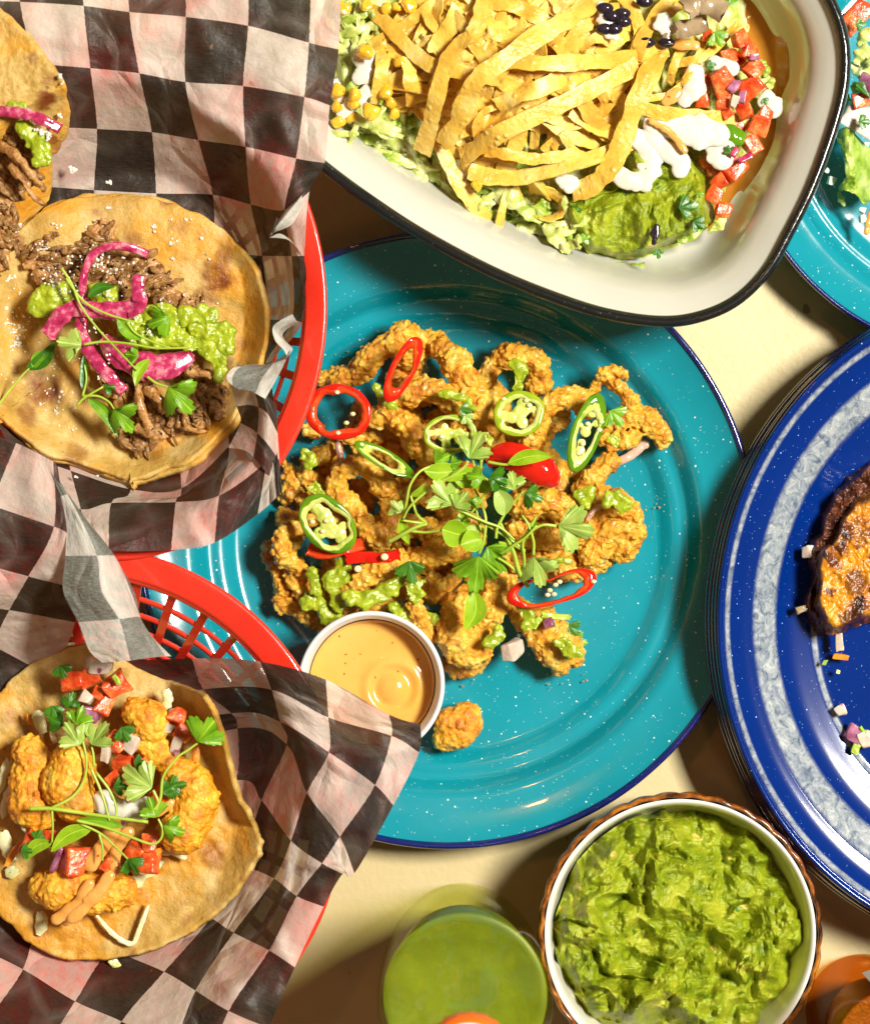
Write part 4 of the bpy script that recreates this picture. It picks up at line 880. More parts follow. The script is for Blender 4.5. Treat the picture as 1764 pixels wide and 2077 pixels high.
# ================================================================== calamari on the teal plate
CAL = [
 # crop, points, radius(crop px), z, loop, label
 (c1, [(690, 640, -.004), (850, 560), (950, 450, .003), (1080, 360, .004), (1230, 280, .003), (1290, 360), (1270, 470, -.006)], 88, .020, 0, 'knobbly calamari strip at the top left of the pile under a red chilli slice'),
 (c1, [(560, 620), (640, 600), (700, 590)], 52, .014, 0, 'small fried calamari end showing beside the red basket rim'),
 (c2, [(-150, 190, -.006), (-70, 270), (30, 370, .004), (110, 500, .006), (200, 680, .006), (280, 860, .002), (330, 960, -.006)], 88, .024, 0, 'long arched calamari strip running down from the top of the pile'),
 (c1, [(1130, 830, -.004), (1150, 740), (1290, 710, .004), (1420, 690, .006), (1560, 770, .004), (1610, 870)], 88, .027, 0, 'curled calamari ring standing above the light green chilli slice'),
 (c1, [(960, 920), (1080, 890, .003), (1190, 960, .005), (1290, 1080, .005), (1350, 1180, .003), (1410, 1290)], 84, .024, 0, 'diagonal calamari strip above the thin green chilli slice'),
 (c1, [(670, 1490), (700, 1370, .002), (810, 1295, .003), (950, 1310, .003), (1060, 1430, .003), (1110, 1590), (1100, 1760), (1040, 1870), (930, 1810), (850, 1690), (760, 1580)], 72, .026, 1, 'big open calamari ring beside the dark jalapeno slice'),
 (c1, [(290, 1330), (350, 1430), (310, 1530)], 66, .012, 0, 'calamari piece against the torn corner of the checked paper'),
 (c1, [(420, 1240), (560, 1220), (650, 1180)], 56, .013, 0, 'short calamari piece under the big red chilli ring'),
 (c1, [(430, 1380), (540, 1460), (520, 1560), (420, 1570)], 66, .015, 0, 'crumpled calamari piece with avocado salsa left of the big ring'),
 (c3, [(250, 120), (330, 230), (290, 310), (260, 400)], 66, .013, 0, 'dark fried calamari piece above the left end of the pile'),
 (c3, [(400, 230), (300, 220, .003), (230, 300, .004), (260, 420, .003), (350, 490), (400, 580, -.003)], 58, .024, 0, 'hooked calamari piece left of the dark jalapeno slice'),
 (c3, [(130, 340), (170, 470), (230, 600), (250, 690)], 52, .016, 0, 'crusty calamari strip at the far left edge of the pile'),
 (c3, [(300, 560), (360, 640), (420, 720)], 66, .020, 0, 'grainy calamari lump left of the avocado salsa'),
 (c3, [(240, 770), (340, 790), (430, 850, .002), (520, 930)], 66, .014, 0, 'calamari strip running down to the sauce cup rim'),
 (c3, [(560, 560), (600, 700), (650, 820), (620, 900)], 66, .012, 0, 'calamari under the bright avocado salsa above the sauce cup'),
 (c3, [(760, 780), (800, 660, .002), (900, 570, .004), (1010, 520, .004), (1150, 470, .002)], 78, .026, 0, 'calamari strip between the red chilli and the sauce cup'),
 (c3, [(880, 800), (1000, 760), (1120, 700)], 85, .016, 0, 'salsa soaked calamari behind the sauce cup'),
 (c3, [(1230, 620, .004), (1235, 750, .004), (1290, 880, .002), (1340, 980), (1375, 1040)], 50, .024, 0, 'thin calamari tentacle touching the sauce cup'),
 (c4, [(110, 340), (240, 280, .004), (370, 250, .004), (440, 330)], 84, .025, 0, 'calamari piece below the small dark coriander leaf'),
 (c4, [(200, 520), (320, 560), (420, 450), (440, 360)], 82, .019, 0, 'calamari piece under the hanging seed leaf'),
 (c4, [(640, 490), (670, 600), (620, 720, .003), (520, 760)], 84, .022, 0, 'dark spotted calamari lump below the bright coriander leaf'),
 (c4, [(420, 620), (370, 740), (380, 880, .004), (440, 980, .003), (540, 960), (570, 860)], 96, .024, 0, 'large grainy calamari lump right of the sauce cup'),
 (c4, [(340, 1080), (450, 1100), (540, 1080)], 62, .012, 0, 'lowest calamari piece at the right edge of the sauce cup'),
 (c4, [(820, 690), (930, 800, .003), (1040, 930, .003), (1130, 1080)], 92, .018, 0, 'tapering calamari piece pointing down below the red figure-eight chilli'),
 (c4, [(930, 720), (1070, 800), (1180, 920), (1210, 1030)], 76, .017, 0, 'calamari edge with coriander tucked beside it below the red chilli'),
 (c2, [(250, 500), (330, 370), (470, 310, .004), (610, 330, .004), (670, 430), (650, 560, -.003)], 76, .020, 0, 'calamari ring with a salsa drip behind the round jalapeno slice'),
 (c2, [(300, 560), (360, 640), (450, 900), (480, 980)], 60, .012, 0, 'calamari piece half under the round jalapeno slice'),
 (c2, [(600, 1000), (640, 860, .003), (720, 710, .006), (840, 640, .006), (970, 640, .003), (1060, 700)], 70, .028, 0, 'arched calamari ring left of the tall jalapeno slice'),
 (c2, [(680, 980), (760, 840, .003), (860, 790, .002)], 56, .022, 0, 'inner curl of the arched calamari ring'),
 (c2, [(1070, 590), (1110, 500, .003), (1160, 430, .005), (1240, 430, .005), (1300, 470)], 34, .022, 0, 'curly calamari tentacle at the upper right of the pile'),
 (c2, [(1140, 470), (1230, 540, .003), (1310, 600, .004), (1350, 710)], 46, .024, 0, 'knobbly tentacle stem beside the tucked coriander leaf'),
 (c2, [(1190, 830), (1320, 790, .003), (1440, 790, .004), (1530, 880, .003), (1580, 940)], 76, .020, 0, 'rightmost calamari piece, pale squid showing at its lower side'),
 (c2, [(1160, 930), (1270, 960, .002), (1370, 930)], 66, .024, 0, 'salsa dabbed calamari lump right of the tall jalapeno slice'),
 (c2, [(1190, 1090), (1120, 1170, .003), (1020, 1260, .002), (960, 1360)], 68, .022, 0, 'calamari strip right of the red chilli wedge'),
 (c2, [(1030, 1580), (1060, 1470), (1180, 1400, .004), (1300, 1450, .004), (1370, 1550)], 80, .024, 0, 'calamari lump topped with salsa at the right side of the pile'),
 (c4, [(1330, 320), (1450, 170), (1560, 70, .003), (1640, 120, .002), (1570, 270)], 92, .022, 0, 'rough calamari lump at the lower right of the pile'),
 (c4, [(1230, 430), (1380, 350), (1500, 260)], 78, .016, 0, 'calamari piece behind the red figure-eight chilli'),
 (c2, [(510, 1430), (650, 1400, .004), (800, 1440, .004), (940, 1500)], 104, .028, 0, 'broad calamari mound under the coriander at the centre of the pile'),
 (c2, [(520, 1620), (700, 1660), (900, 1620)], 100, .024, 0, 'calamari under the large round coriander leaf'),
 (c4, [(720, 300), (880, 340), (1080, 340), (1200, 390)], 84, .016, 0, 'calamari showing between the coriander stems and the red chilli'),
 (c2, [(560, 1050), (700, 1120), (850, 1170)], 60, .016, 0, 'calamari strip beside the red chilli wedge'),
 (c2, [(740, 1060), (800, 1200), (820, 1320)], 60, .016, 0, 'calamari showing right of the red chilli wedge'),
 (c1, [(1240, 1560), (1350, 1480), (1480, 1560), (1600, 1650)], 92, .020, 0, 'calamari under the lobed coriander leaves'),
 (c1, [(1250, 1780), (1400, 1820), (1560, 1880)], 92, .020, 0, 'calamari under the coriander stems left of centre'),
 (c1, [(1180, 1420), (1300, 1400), (1400, 1420)], 62, .016, 0, 'calamari strip below the thin green chilli slice'),
 (c1, [(1000, 1100), (900, 1020), (820, 1100), (760, 1080)], 52, .016, 0, 'calamari piece right of the big red chilli ring'),
 (c1, [(560, 1010), (480, 1040), (440, 1000)], 44, .012, 0, 'calamari seen through the big red chilli ring'),
 (c1, [(1560, 760), (1680, 900), (1740, 1000)], 76, .014, 0, 'calamari under the light green chilli slice'),
 (c2, [(-20, 1180), (100, 1280), (220, 1400)], 80, .014, 0, 'calamari deep under the coriander'),
]
CAL += [(c1, [(x, y), (x + dx, y + dy)], 86, z, 0, 'dark calamari crust deep in the pile, ' + w) for x, y, dx, dy, z, w in [
    (1150, 600, 90, 60, .010, 'below the tall red chilli slice'), (860, 1140, 90, 50, .009, 'right of the big red chilli ring'), (1230, 940, 60, -50, .010, 'under the curled ring'),
    (860, 1480, 60, 90, .009, 'inside the open calamari ring'), (640, 1180, -60, 80, .009, 'above the open calamari ring'), (560, 1640, -80, 60, .009, 'left of the dark jalapeno slice'),
    (620, 2100, 120, 20, .010, 'under the red chilli strips'), (1000, 2020, 140, 20, .010, 'below the open calamari ring'), (1250, 2080, 120, -60, .011, 'below the left stems'), (1500, 2050, 120, 20, .012, 'left of the bright coriander leaf'),
    (1300, 2250, 100, 60, .010, 'behind the sauce cup'), (1640, 2200, 80, 40, .010, 'beside the hanging seed leaf'), (1850, 1150, 60, 60, .010, 'under the round jalapeno slice'), (2080, 1280, 80, 60, .010, 'left of the tall jalapeno slice'),
    (2250, 1230, 60, 60, .010, 'right of the tall jalapeno slice'), (2080, 1620, 100, 40, .012, 'right of the coriander'), (2250, 1750, 60, 80, .012, 'under the salsa topped lump'), (1900, 2130, 120, 40, .011, 'above the red figure-eight chilli'),
    (1700, 1420, 100, 60, .014, 'under the big coriander leaf'), (440, 1700, -60, 60, .009, 'at the left edge beside the jalapeno'), (1080, 1200, 90, 60, .014, 'under the narrow green chilli'), (2220, 1180, 20, 120, .018, 'under the tall jalapeno slice'), (2130, 1180, -30, 90, .014, 'inside the arched ring'), (700, 1700, -60, 60, .016, 'under the dark jalapeno slice'), (1640, 1000, 40, 60, .020, 'under the see-through jalapeno slice'), (2040, 1080, 30, 60, .014, 'below the salsa drip ring')]]
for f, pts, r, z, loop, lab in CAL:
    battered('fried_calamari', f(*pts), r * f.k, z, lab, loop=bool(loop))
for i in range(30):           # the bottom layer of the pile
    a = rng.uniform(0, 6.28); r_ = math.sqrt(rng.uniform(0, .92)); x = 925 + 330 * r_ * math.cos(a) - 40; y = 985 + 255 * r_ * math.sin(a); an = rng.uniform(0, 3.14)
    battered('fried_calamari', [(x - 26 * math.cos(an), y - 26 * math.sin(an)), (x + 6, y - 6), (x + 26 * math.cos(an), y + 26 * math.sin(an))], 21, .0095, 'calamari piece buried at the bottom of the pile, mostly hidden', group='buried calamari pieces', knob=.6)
# pale squid showing through the crust
for pts, r, z, lab in [(c2((1240, 1110), (1330, 1070), (1440, 980)), 36, .018, 'pale squid flesh under the rightmost calamari piece'),
                       (c2((1020, 1540), (1060, 1470), (1120, 1440)), 24, .032, 'pink squid tentacle lying on the right side of the pile'),
                       (c1((690, 1130), (710, 1230), (690, 1300)), 32, .020, 'grey white squid tip between the red ring and the big calamari ring')]:
    o = blob('squid_piece', pts, r * c1.k, z, 'squid', lab, 'squid', 'bare squid pieces', .0006, [(tex('CLOUDS', .004), .0008)])
battered('fried_nugget', c4((330, 1580, -.001), (350, 1500, .000), (440, 1450, .001), (490, 1470, .001), (420, 1560), (350, 1580)), 100 * c4.k, .015, 'single golden fried nugget apart on the teal plate below the sauce cup', 'nugget', None, 'nugget_batter', .6)
o = mesh('chilli_seed', *spheres([P(865, 1556, .0072)], np.array([[9, 8, 3.5]]) / S, 2), 'chilli_seed'); center(o); tag(o, 'lone chilli seed on the teal plate below the nugget', 'seed')
# avocado salsa dabs on the calamari
for pts, r, z, lab in [
    (c1((430, 1200), (480, 1260), (480, 1300)), 40, .024, 'salsa dab left of the big calamari ring under the red chilli'), (c1((500, 1480), (550, 1530)), 42, .026, 'salsa dab beside the dark jalapeno slice'),
    (c1((980, 680), (1010, 740), (1080, 800), (1130, 860)), 30, .030, 'salsa streak beside the tall red chilli slice'), (c3((700, 500), (680, 560), (600, 620), (640, 700), (660, 800)), 52, .030, 'bright salsa run under the red chilli strips'),
    (c3((470, 560), (490, 640), (500, 700)), 36, .030, 'salsa streak left of the bright run'), (c3((430, 780), (520, 780), (570, 860), (640, 870)), 48, .026, 'salsa patch at the top left of the sauce cup'),
    (c3((760, 720), (860, 750), (980, 720), (1100, 640), (1140, 600)), 52, .036, 'broad salsa smear behind the sauce cup'), (c3((1230, 680), (1250, 740), (1260, 720)), 40, .032, 'salsa dab on the thin tentacle'),
    (c3((1090, 820), (1180, 860), (1240, 900)), 50, .024, 'salsa at the top right of the sauce cup'), (c3((1370, 880), (1420, 920)), 36, .026, 'small salsa dab right of the sauce cup'),
    (c2((450, 380), (510, 380), (520, 460), (500, 560)), 40, .040, 'salsa drip on the ring behind the round jalapeno slice'), (c2((1180, 1370), (1250, 1400), (1290, 1430)), 52, .044, 'glossy salsa on the right side of the pile'),
    (c2((960, 1350), (1010, 1390), (1020, 1340)), 40, .036, 'salsa stain on the strip right of the chilli wedge'), (c2((1190, 930), (1230, 960)), 38, .040, 'pale salsa dab right of the tall jalapeno slice'),
    (c2((-60, 600), (120, 640), (150, 700)), 30, .044, 'thin salsa trace on the long arched strip'), (c2((230, 920), (300, 950)), 40, .042, 'salsa on the lower end of the arched strip'),
    (c4((700, 820), (690, 880), (620, 920)), 44, .036, 'salsa on the large grainy lump'), (c4((860, 660), (910, 740), (900, 800)), 44, .034, 'salsa below the red figure-eight chilli'),
    (c4((1130, 920), (1190, 960), (1230, 1000)), 44, .032, 'salsa on the tapering piece by the tucked coriander'), (c4((150, 480), (90, 560), (60, 520)), 34, .034, 'small salsa dab above the right of the sauce cup'),
    (c4((1190, 350), (1120, 330)), 26, .030, 'thin salsa dab above the red figure-eight chilli')]:
    salsa(pts, r * c1.k * 1.12, z + .001, lab, group='avocado salsa dabs on the calamari')

# ---------------------------------------------------------------- chilli slices
def chilli(name, c, a_, b_, ang, z, label, rind='jalapeno_rind', flesh='jalapeno_flesh', seeds=(), tilt=(0, 0), th=.0032, web=True, wall=.17, group='jalapeno slices', pinch=0.0, solidf=False, lay=None):
    """slice: outer rind ring, inner flesh ring, a web of pith and the seeds. c centre, a_ b_ semi axes in layout units"""
    p = P(c[0], c[1], z); root = empty(name, p, label, 'chilli slice', group)
    th_ = np.linspace(0, 2 * math.pi, 60, endpoint=False); u = 1 / S
    wv = 1 + .05 * fbm(np.cos(th_) * 1.5 + c[0], np.sin(th_) * 1.5, 5, 2) - pinch * np.abs(np.sin(th_)) ** 6 * np.where(np.sin(th_) > 0, 1, .3)
    ca, sa = math.cos(math.radians(ang)), math.sin(math.radians(ang))
    def tr(X, Y, Z):
        Z = Z + tilt[0] * X + tilt[1] * Y
        return np.stack([p[0] + X * ca - Y * sa, p[1] + X * sa + Y * ca, p[2] + Z], -1)
    def ring(prof, mat, nm, wob=0):
        V = []
        for r, zz in prof:
            w2 = wv * (1 + wob * vn(th_ * 5 / 3.14 * 2, np.full(60, r * 9), 8)); w2 = w2 * (1 + (.10 * wall / .2) * fbm(np.cos(th_) * 2.2 + c[0] * .1, np.sin(th_) * 2.2, 9, 3) * (r < .97)); V.append(tr(a_ * u * r * np.cos(th_) * w2, b_ * u * r * np.sin(th_) * w2, np.full(60, zz)))
        return mesh(nm, np.concatenate(V), gridF(len(prof), 60, True), mat, root)
    ra = wall * .45
    ring([(1 - ra, th), (.985, th * 1.02), (1.0, th * .85), (1.012, th * .4), (1.0, 0), (1 - ra, -.0002), (1 - ra, th)], rind, 'rind')
    ring([(1 - ra, th * .97), (1 - wall * .7, th * .99), (1 - wall, th * .80), (1 - wall * 1.04, th * .3), (1 - ra, .0002)], flesh, 'flesh', .05)
    if solidf: 
        ring([(.90, th * .6), (.6, th * .45), (.3, th * .4), (.01, th * .4)], flesh, 'inside')
    if web:
        mn = min(a_, b_); lobes = [(x + rng.uniform(-.08, .08), y + rng.uniform(-.14, .14)) for x, y in [(-.70, .05), (-.5, .10), (-.25, .02), (.0, -.04), (.2, .02), (.42, .05), (.66, 0)]]
        C = [tr(np.array(a_ * u * x), np.array(b_ * u * y), np.array(th * .40)) for x, y in lobes]
        for s in (-1, 1): C.append(tr(np.array(a_ * u * rng.uniform(-.3, .4) * s), np.array(b_ * u * rng.uniform(.35, .6) * s), np.array(th * .38)))
        R = np.array([.22, .30, .34, .36, .32, .30, .24, .26, .26]) * rng.uniform(.8, 1.15, 9) * mn * u
        V, F = spheres(C, R[:, None] * np.array([1, 1, .34]), 2)
        q = lump('pith', V - np.array(root.location), F, flesh, .0004, 3, [(tex('CLOUDS', .003, noise_depth=2), .0008)], parent=None); q.location = (0, 0, 0)
        me = q.data; aa = np.zeros(len(me.vertices) * 3); V2 = V - np.array(root.location); me.vertices.foreach_set('co', V2.ravel()); q.parent = root
    for sx, sy in seeds:
        q = tr(np.array(a_ * u * sx), np.array(b_ * u * sy), np.array(th * .95))
        V, F = spheres([q], np.array([[6.5, 5, 2.6]]) / S, 1); mesh('seed', V, F, 'chilli_seed', root)
    return root

chilli('jalapeno_slice', c1((610, 1758))[0], 66, 47, -48, .0385, 'large dark green jalapeno slice beside the open calamari ring', seeds=[(-.1, .05), (.05, -.35), (-.35, -.4)], tilt=(-.12, .10), wall=.30)
chilli('jalapeno_slice', c1((1055, 1250))[0], 66, 19, -30, .042, 'narrow green jalapeno slice seen almost edge on above the big ring', seeds=[(-.8, .1)], tilt=(-.1, -.5), web=False, wall=.5, th=.005)
chilli('jalapeno_slice', c1((1565, 1052))[0], 52, 38, 5, .047, 'light green see-through jalapeno slice above the coriander', 'jalapeno_light_rind', seeds=[(-.3, -.1)], tilt=(.05, .05), wall=.24)
chilli('jalapeno_slice', c2((508, 755))[0], 50, 44, 20, .043, 'round jalapeno slice with white pith behind the pile centre', 'jalapeno_light_rind', seeds=[(-.35, .85), (.45, .45), (.5, .2)], tilt=(.05, -.15), wall=.34)
chilli('jalapeno_slice', c2((1010, 890))[0], 80, 30, 72, .046, 'tall narrow jalapeno slice with white seeds at the upper right', seeds=[(-.55, .05), (-.78, -.1), (.2, .1), (.35, -.7), (.15, -.75), (-.3, .0)], tilt=(.05, .3), wall=.42)
chilli('red_chilli_slice', c1((690, 880))[0], 66, 54, -8, .037, 'big open red chilli ring next to the basket rim', 'chilli_rind', 'chilli_flesh', [(.45, .0), (.3, -.35), (-.1, .7), (.1, -.75)], web=False, wall=.32, group='red chilli slices', tilt=(.1, 0), th=.004)
chilli('red_chilli_slice', c1((1200, 545))[0], 70, 24, 63, .044, 'tall thin red chilli slice on the top left calamari', 'chilli_rind', 'chilli_flesh', [], web=False, wall=.42, group='red chilli slices', tilt=(.1, .6), th=.004)
chilli('red_chilli_slice', c4((1065, 530))[0], 90, 38, 14, .036, 'red figure-eight chilli ring at the bottom right of the pile', 'chilli_rind', 'chilli_flesh', [(-.05, -.1), (.02, -.35), (-.12, -.3), (.1, .1), (.2, .2), (.92, -.2)], web=False, wall=.24, group='red chilli slices', pinch=.55, th=.004)
ribbon('red_chilli_strip', c3((440, 370, 0), (560, 400, .001), (700, 370, .002), (860, 330, .001)), 26, 'chilli_flesh', .032, .002, 'red chilli strip just below the dark jalapeno slice', 'chilli slice', 'red chilli slices', roll=.4)
ribbon('red_chilli_strip', c3((720, 450), (860, 430), (1000, 440), (1130, 410)), 22, 'chilli_rind', .034, .002, 'red chilli strip with a seed under the big calamari ring', 'chilli slice', 'red chilli slices', roll=-.3)
for q in c3((1015, 430), (815, 520)): o = mesh('chilli_seed', *spheres([P(q[0], q[1], .038)], np.array([[8, 7, 3.5]]) / S, 2), 'chilli_seed'); center(o); tag(o, 'pale chilli seed on the red strip under the big ring' if q[1] < 1140 else 'pale chilli seed below the red strips', 'seed')
# red wedge, a solid cup of chilli flesh
w0 = c2((280, 1100, .001), (400, 1060, .004), (560, 1110, .006), (700, 1190, .006), (770, 1260, .002))
ribbon('red_chilli_wedge', w0, 52, 'chilli_rind', .040, .0026, 'broad shiny red chilli wedge behind the coriander', 'chilli slice', 'red chilli slices', curve=.5, taper=[.5, 1, 1.15, 1.1, .6])
ribbon('red_chilli_strip', c2((20, 1150), (120, 1150), (230, 1190)), 22, 'chilli_flesh', .040, .002, 'short red chilli piece under the coriander leaves', 'chilli slice', 'red chilli slices')

# ---------------------------------------------------------------- coriander on the pile
M2 = lambda *a: cM(*a)
def PT(f, *a): return [tuple(t) for t in f(*a)]
sprig('coriander sprig with a big pale leaf above the pile centre and a long curved stem', c2((140, 1090))[0], .052,
      [PT(cM, (1090, 570, .006), (1040, 650, .005), (900, 750, .004), (700, 850, .002), (520, 1000, .001), (400, 1120, 0), (330, 1250, -.003))], [cM((1090, 560))[0] + (62, 62, .008, 'herb_leaf_pale')[0:], ] , [], r=3.4)
sprig('coriander sprig arching over the left of the pile', cM((330, 1250))[0], .048,
      [PT(cM, (330, 1250), (370, 1050, .003), (410, 860, .006), (520, 700, .007), (680, 620, .006)), {'p': PT(cM, (160, 1520, -.004), (330, 1430), (480, 1350, .002), (610, 1310, .002)), 'r': 4.6}, PT(cM, (610, 1310), (460, 1290, .002), (330, 1270, .002)), PT(cM, (600, 1300), (500, 1210, .003), (450, 1080, .004), (420, 980, .004)), PT(cM, (400, 1390), (600, 1410), (800, 1380, .003))],
      [cM((310, 1190))[0] + (130, 34, .003, 'herb_leaf_pale'), cM((690, 610))[0] + (30, 40, .007), cM((870, 610))[0] + (10, 28, .007)],
      [cM((420, 980))[0] + cM((590, 830))[0] + (16, .004, 'cotyledon_leaf', .004, .15), cM((970, 680))[0] + cM((575, 685))[0] + (40, .006, 'cotyledon_leaf', .001, -.06), cM((310, 1240))[0] + cM((400, 1550))[0] + (22, .001, 'cotyledon_leaf', -.006, .06)])
sprig('coriander sprig with the lobed pale leaf at the centre of the pile', cM((1500, 1180))[0], .054,
      [PT(cM, (920, 1110, .004), (1100, 1200, .003), (1300, 1290, .002), (1480, 1360, .001), (1640, 1500, 0)), PT(cM, (1420, 1480), (1440, 1350, .001), (1550, 1150, .002), (1650, 1030, .003), (1740, 930, .004)), PT(cM, (1430, 830, .003), (1300, 950, .002), (1180, 1120), (1040, 1280, -.003)), PT(cM, (1500, 1130, .001), (1460, 1000, .004), (1360, 830, .006), (1290, 770, .006))],
      [cM((920, 1110))[0] + (128, 66, .005, 'herb_leaf_pale'), cM((930, 1130))[0] + (50, 42, .006, 'herb_leaf_pale'), cM((1110, 1000))[0] + (-50, 28, .006, 'herb_leaf'), cM((1290, 770))[0] + (172, 40, .007), cM((1330, 750))[0] + (-20, 44, .008, 'herb_leaf_dark')],
      [cM((1520, 1210))[0] + cM((1420, 900))[0] + (40, .005, 'herb_leaf_pale', .002, .12), cM((840, 800))[0] + cM((1330, 800))[0] + (26, .002, 'cotyledon_leaf', .002, -.18), cM((1250, 830))[0] + cM((1340, 920))[0] + (30, .0, 'cotyledon_leaf', 0, .1)])
sprig('coriander sprig with paired seed leaves at the middle of the pile', cM((1280, 1400))[0], .050,
      [PT(cM, (1220, 1660, .0), (1280, 1500, .003), (1300, 1250, .004), (1240, 1050, .002), (1170, 900)), PT(cM, (1290, 1450), (1230, 1330, .002), (1190, 1150)), PT(cM, (1480, 1660), (1600, 1580, .003), (1764, 1470, .005), (1900, 1330, .006)), PT(cM, (1450, 1530), (1620, 1560), (1764, 1640))],
      [cM((1215, 1660))[0] + (-95, 78, .006, 'herb_leaf'), cM((1300, 1560))[0] + (-50, 66, .000, 'herb_leaf')],
      [cM((790, 1370))[0] + cM((1110, 1450))[0] + (56, .003, 'cotyledon_leaf', .001, .05), cM((1260, 1490))[0] + cM((1005, 1560))[0] + (46, .005, 'cotyledon_leaf', .001, .05), cM((1050, 1380))[0] + cM((990, 1180))[0] + (30, .0, 'cotyledon_leaf', 0, .05), cM((1170, 1420))[0] + cM((1180, 1310))[0] + (36, .001, 'herb_leaf_pale', 0, .0)])
sprig('coriander sprig lying toward the red chilli wedge with a long seed leaf', c2((240, 1100))[0], .055,
      [PT(cM, (1250, 560, .002), (1230, 700), (1180, 800)), PT(c2, (280, 1110, .001), (400, 1130, .002), (470, 1120, .003)), PT(c2, (200, 1230), (180, 1150), (160, 1060, .003))],
      [c2((480, 1330))[0] + (100, 44, .005, 'herb_leaf_pale'), c2((540, 1340))[0] + (-20, 42, .005, 'herb_leaf_dark'), c2((430, 1350))[0] + (140, 34, .004, 'herb_leaf_dark')],
      [c2((430, 1120))[0] + c2((755, 1070))[0] + (30, .004, 'cotyledon_leaf', .003, -.08), c2((20, 1200))[0] + c2((200, 1290))[0] + (22, .001, 'cotyledon_leaf', 0, .1)])
sprig('coriander sprig reaching right with a single round pale leaf', c4((880, 460))[0], .050,
      [PT(c4, (1100, 95, .003), (1000, 90, .004), (900, 150, .003), (790, 240, .001), (700, 290)), {'p': PT(c4, (900, 520, -.010), (840, 420, -.004), (800, 280), (740, 150, .002), (700, 60, .003)), 'r': 4.6}, PT(c4, (880, 480, -.008), (780, 380, -.003), (690, 320)), PT(c4, (940, 300, .001), (940, 200, .003), (900, 80, .004), (860, 20, .004)), PT(c4, (880, 470, -.008), (875, 320), (870, 200, .002), (960, 30, .003)), PT(c4, (880, 270), (760, 180, .001), (560, 60, .004), (430, 0, .006))],
      [c4((1100, 90))[0] + (-12, 82, .004, 'herb_leaf_pale'), c4((935, 300))[0] + (-72, 68, .001, 'herb_leaf_pale')],
      [c4((870, 200))[0] + c4((960, 30))[0] + (14, .002, 'herb_leaf', .002, .05)])
sprig('seed leaf hanging on a brown stem below the centre of the pile', c4((440, 490))[0], .047,
      [{'p': PT(c4, (375, 560, -.006), (420, 510), (450, 490, .001)), 'm': 'herb_stem_red'}, PT(c4, (450, 490, .001), (490, 510, .002), (520, 560, .001)), PT(c4, (440, 490), (460, 440, .002), (490, 400, .003))], [], [c4((515, 545))[0] + c4((460, 830))[0] + (46, .001, 'cotyledon_leaf', -.002, -.16)])
for x, y, a, L, z, m_, lab in [(20, 340, 60, 46, .044, 'herb_leaf_dark', 'small dark coriander leaf below the left stems')]:
    q = c4((60, 330))[0]; o = leaf_mesh(q[0], q[1], -80, 48, z, m_, None, seed=4); center(o); tag(o, lab, 'herb', 'loose coriander leaves')
for q, a, L, z, m_, lab in [(c2((1180, 720))[0], -50, 42, .044, 'herb_leaf', 'coriander leaf tucked at the upper right of the pile'), (c2((60, 720))[0], -10, 26, .052, 'herb_leaf_dark', 'dark coriander bit above the light jalapeno slice'),
                            (c2((100, 760))[0], -50, 24, .052, 'herb_leaf_pale', 'pale coriander bit above the light jalapeno slice'), (c4((1170, 790))[0], -40, 36, .020, 'herb_leaf_dark', 'dark coriander leaf tucked behind the tapering calamari piece'),
                            (c4((1200, 900))[0], -10, 36, .016, 'herb_leaf', 'coriander leaf lying on the plate beside the tapering calamari piece')]:
    o = leaf_mesh(q[0], q[1], a, L, z, m_, None, seed=int(L)); center(o); tag(o, lab, 'herb', 'loose coriander leaves')
def bit(name, pts, w, mat, z, lab, cat, grp=None, th=.0014, **kw): return ribbon(name, pts, w, mat, z, th, lab, cat, grp, **kw)
bit('green_stalk', c4((1000, 720), (1100, 735), (1200, 740)), 12, 'herb_stem', .034, 'cut green stalk lying under the red figure-eight chilli', 'herb')
bit('green_stalk', c4((990, 740), (960, 780), (940, 815)), 12, 'herb_stem', .034, 'short cut green stalk on the salsa below the red chilli', 'herb')
dice('onion_piece', *c4((1045, 780))[0], .034, 20, 'red_onion', 'purple onion chip on the tapering calamari piece', 'onion', ang=20)
dice('onion_piece', *c4((800, 960))[0], .024, 38, 'onion', 'white onion chunk between two calamari lumps', 'onion', ang=30, dims=(1.1, .9, .5), tilt=.6)

crumbs('batter_crumbs', [c3((560, 960, 26))[0], c4((420, 1200, 30))[0], c4((1150, 1200, 26))[0], c2((1420, 760, 24))[0], c2((1480, 1500, 26))[0], c1((700, 560, 24))[0], c3((140, 700, 20))[0]], 'batter', 'tiny fried crumbs scattered on the teal plate around the calamari', 'crumbs', 1.0, 2.6, 60, .0074, 20)
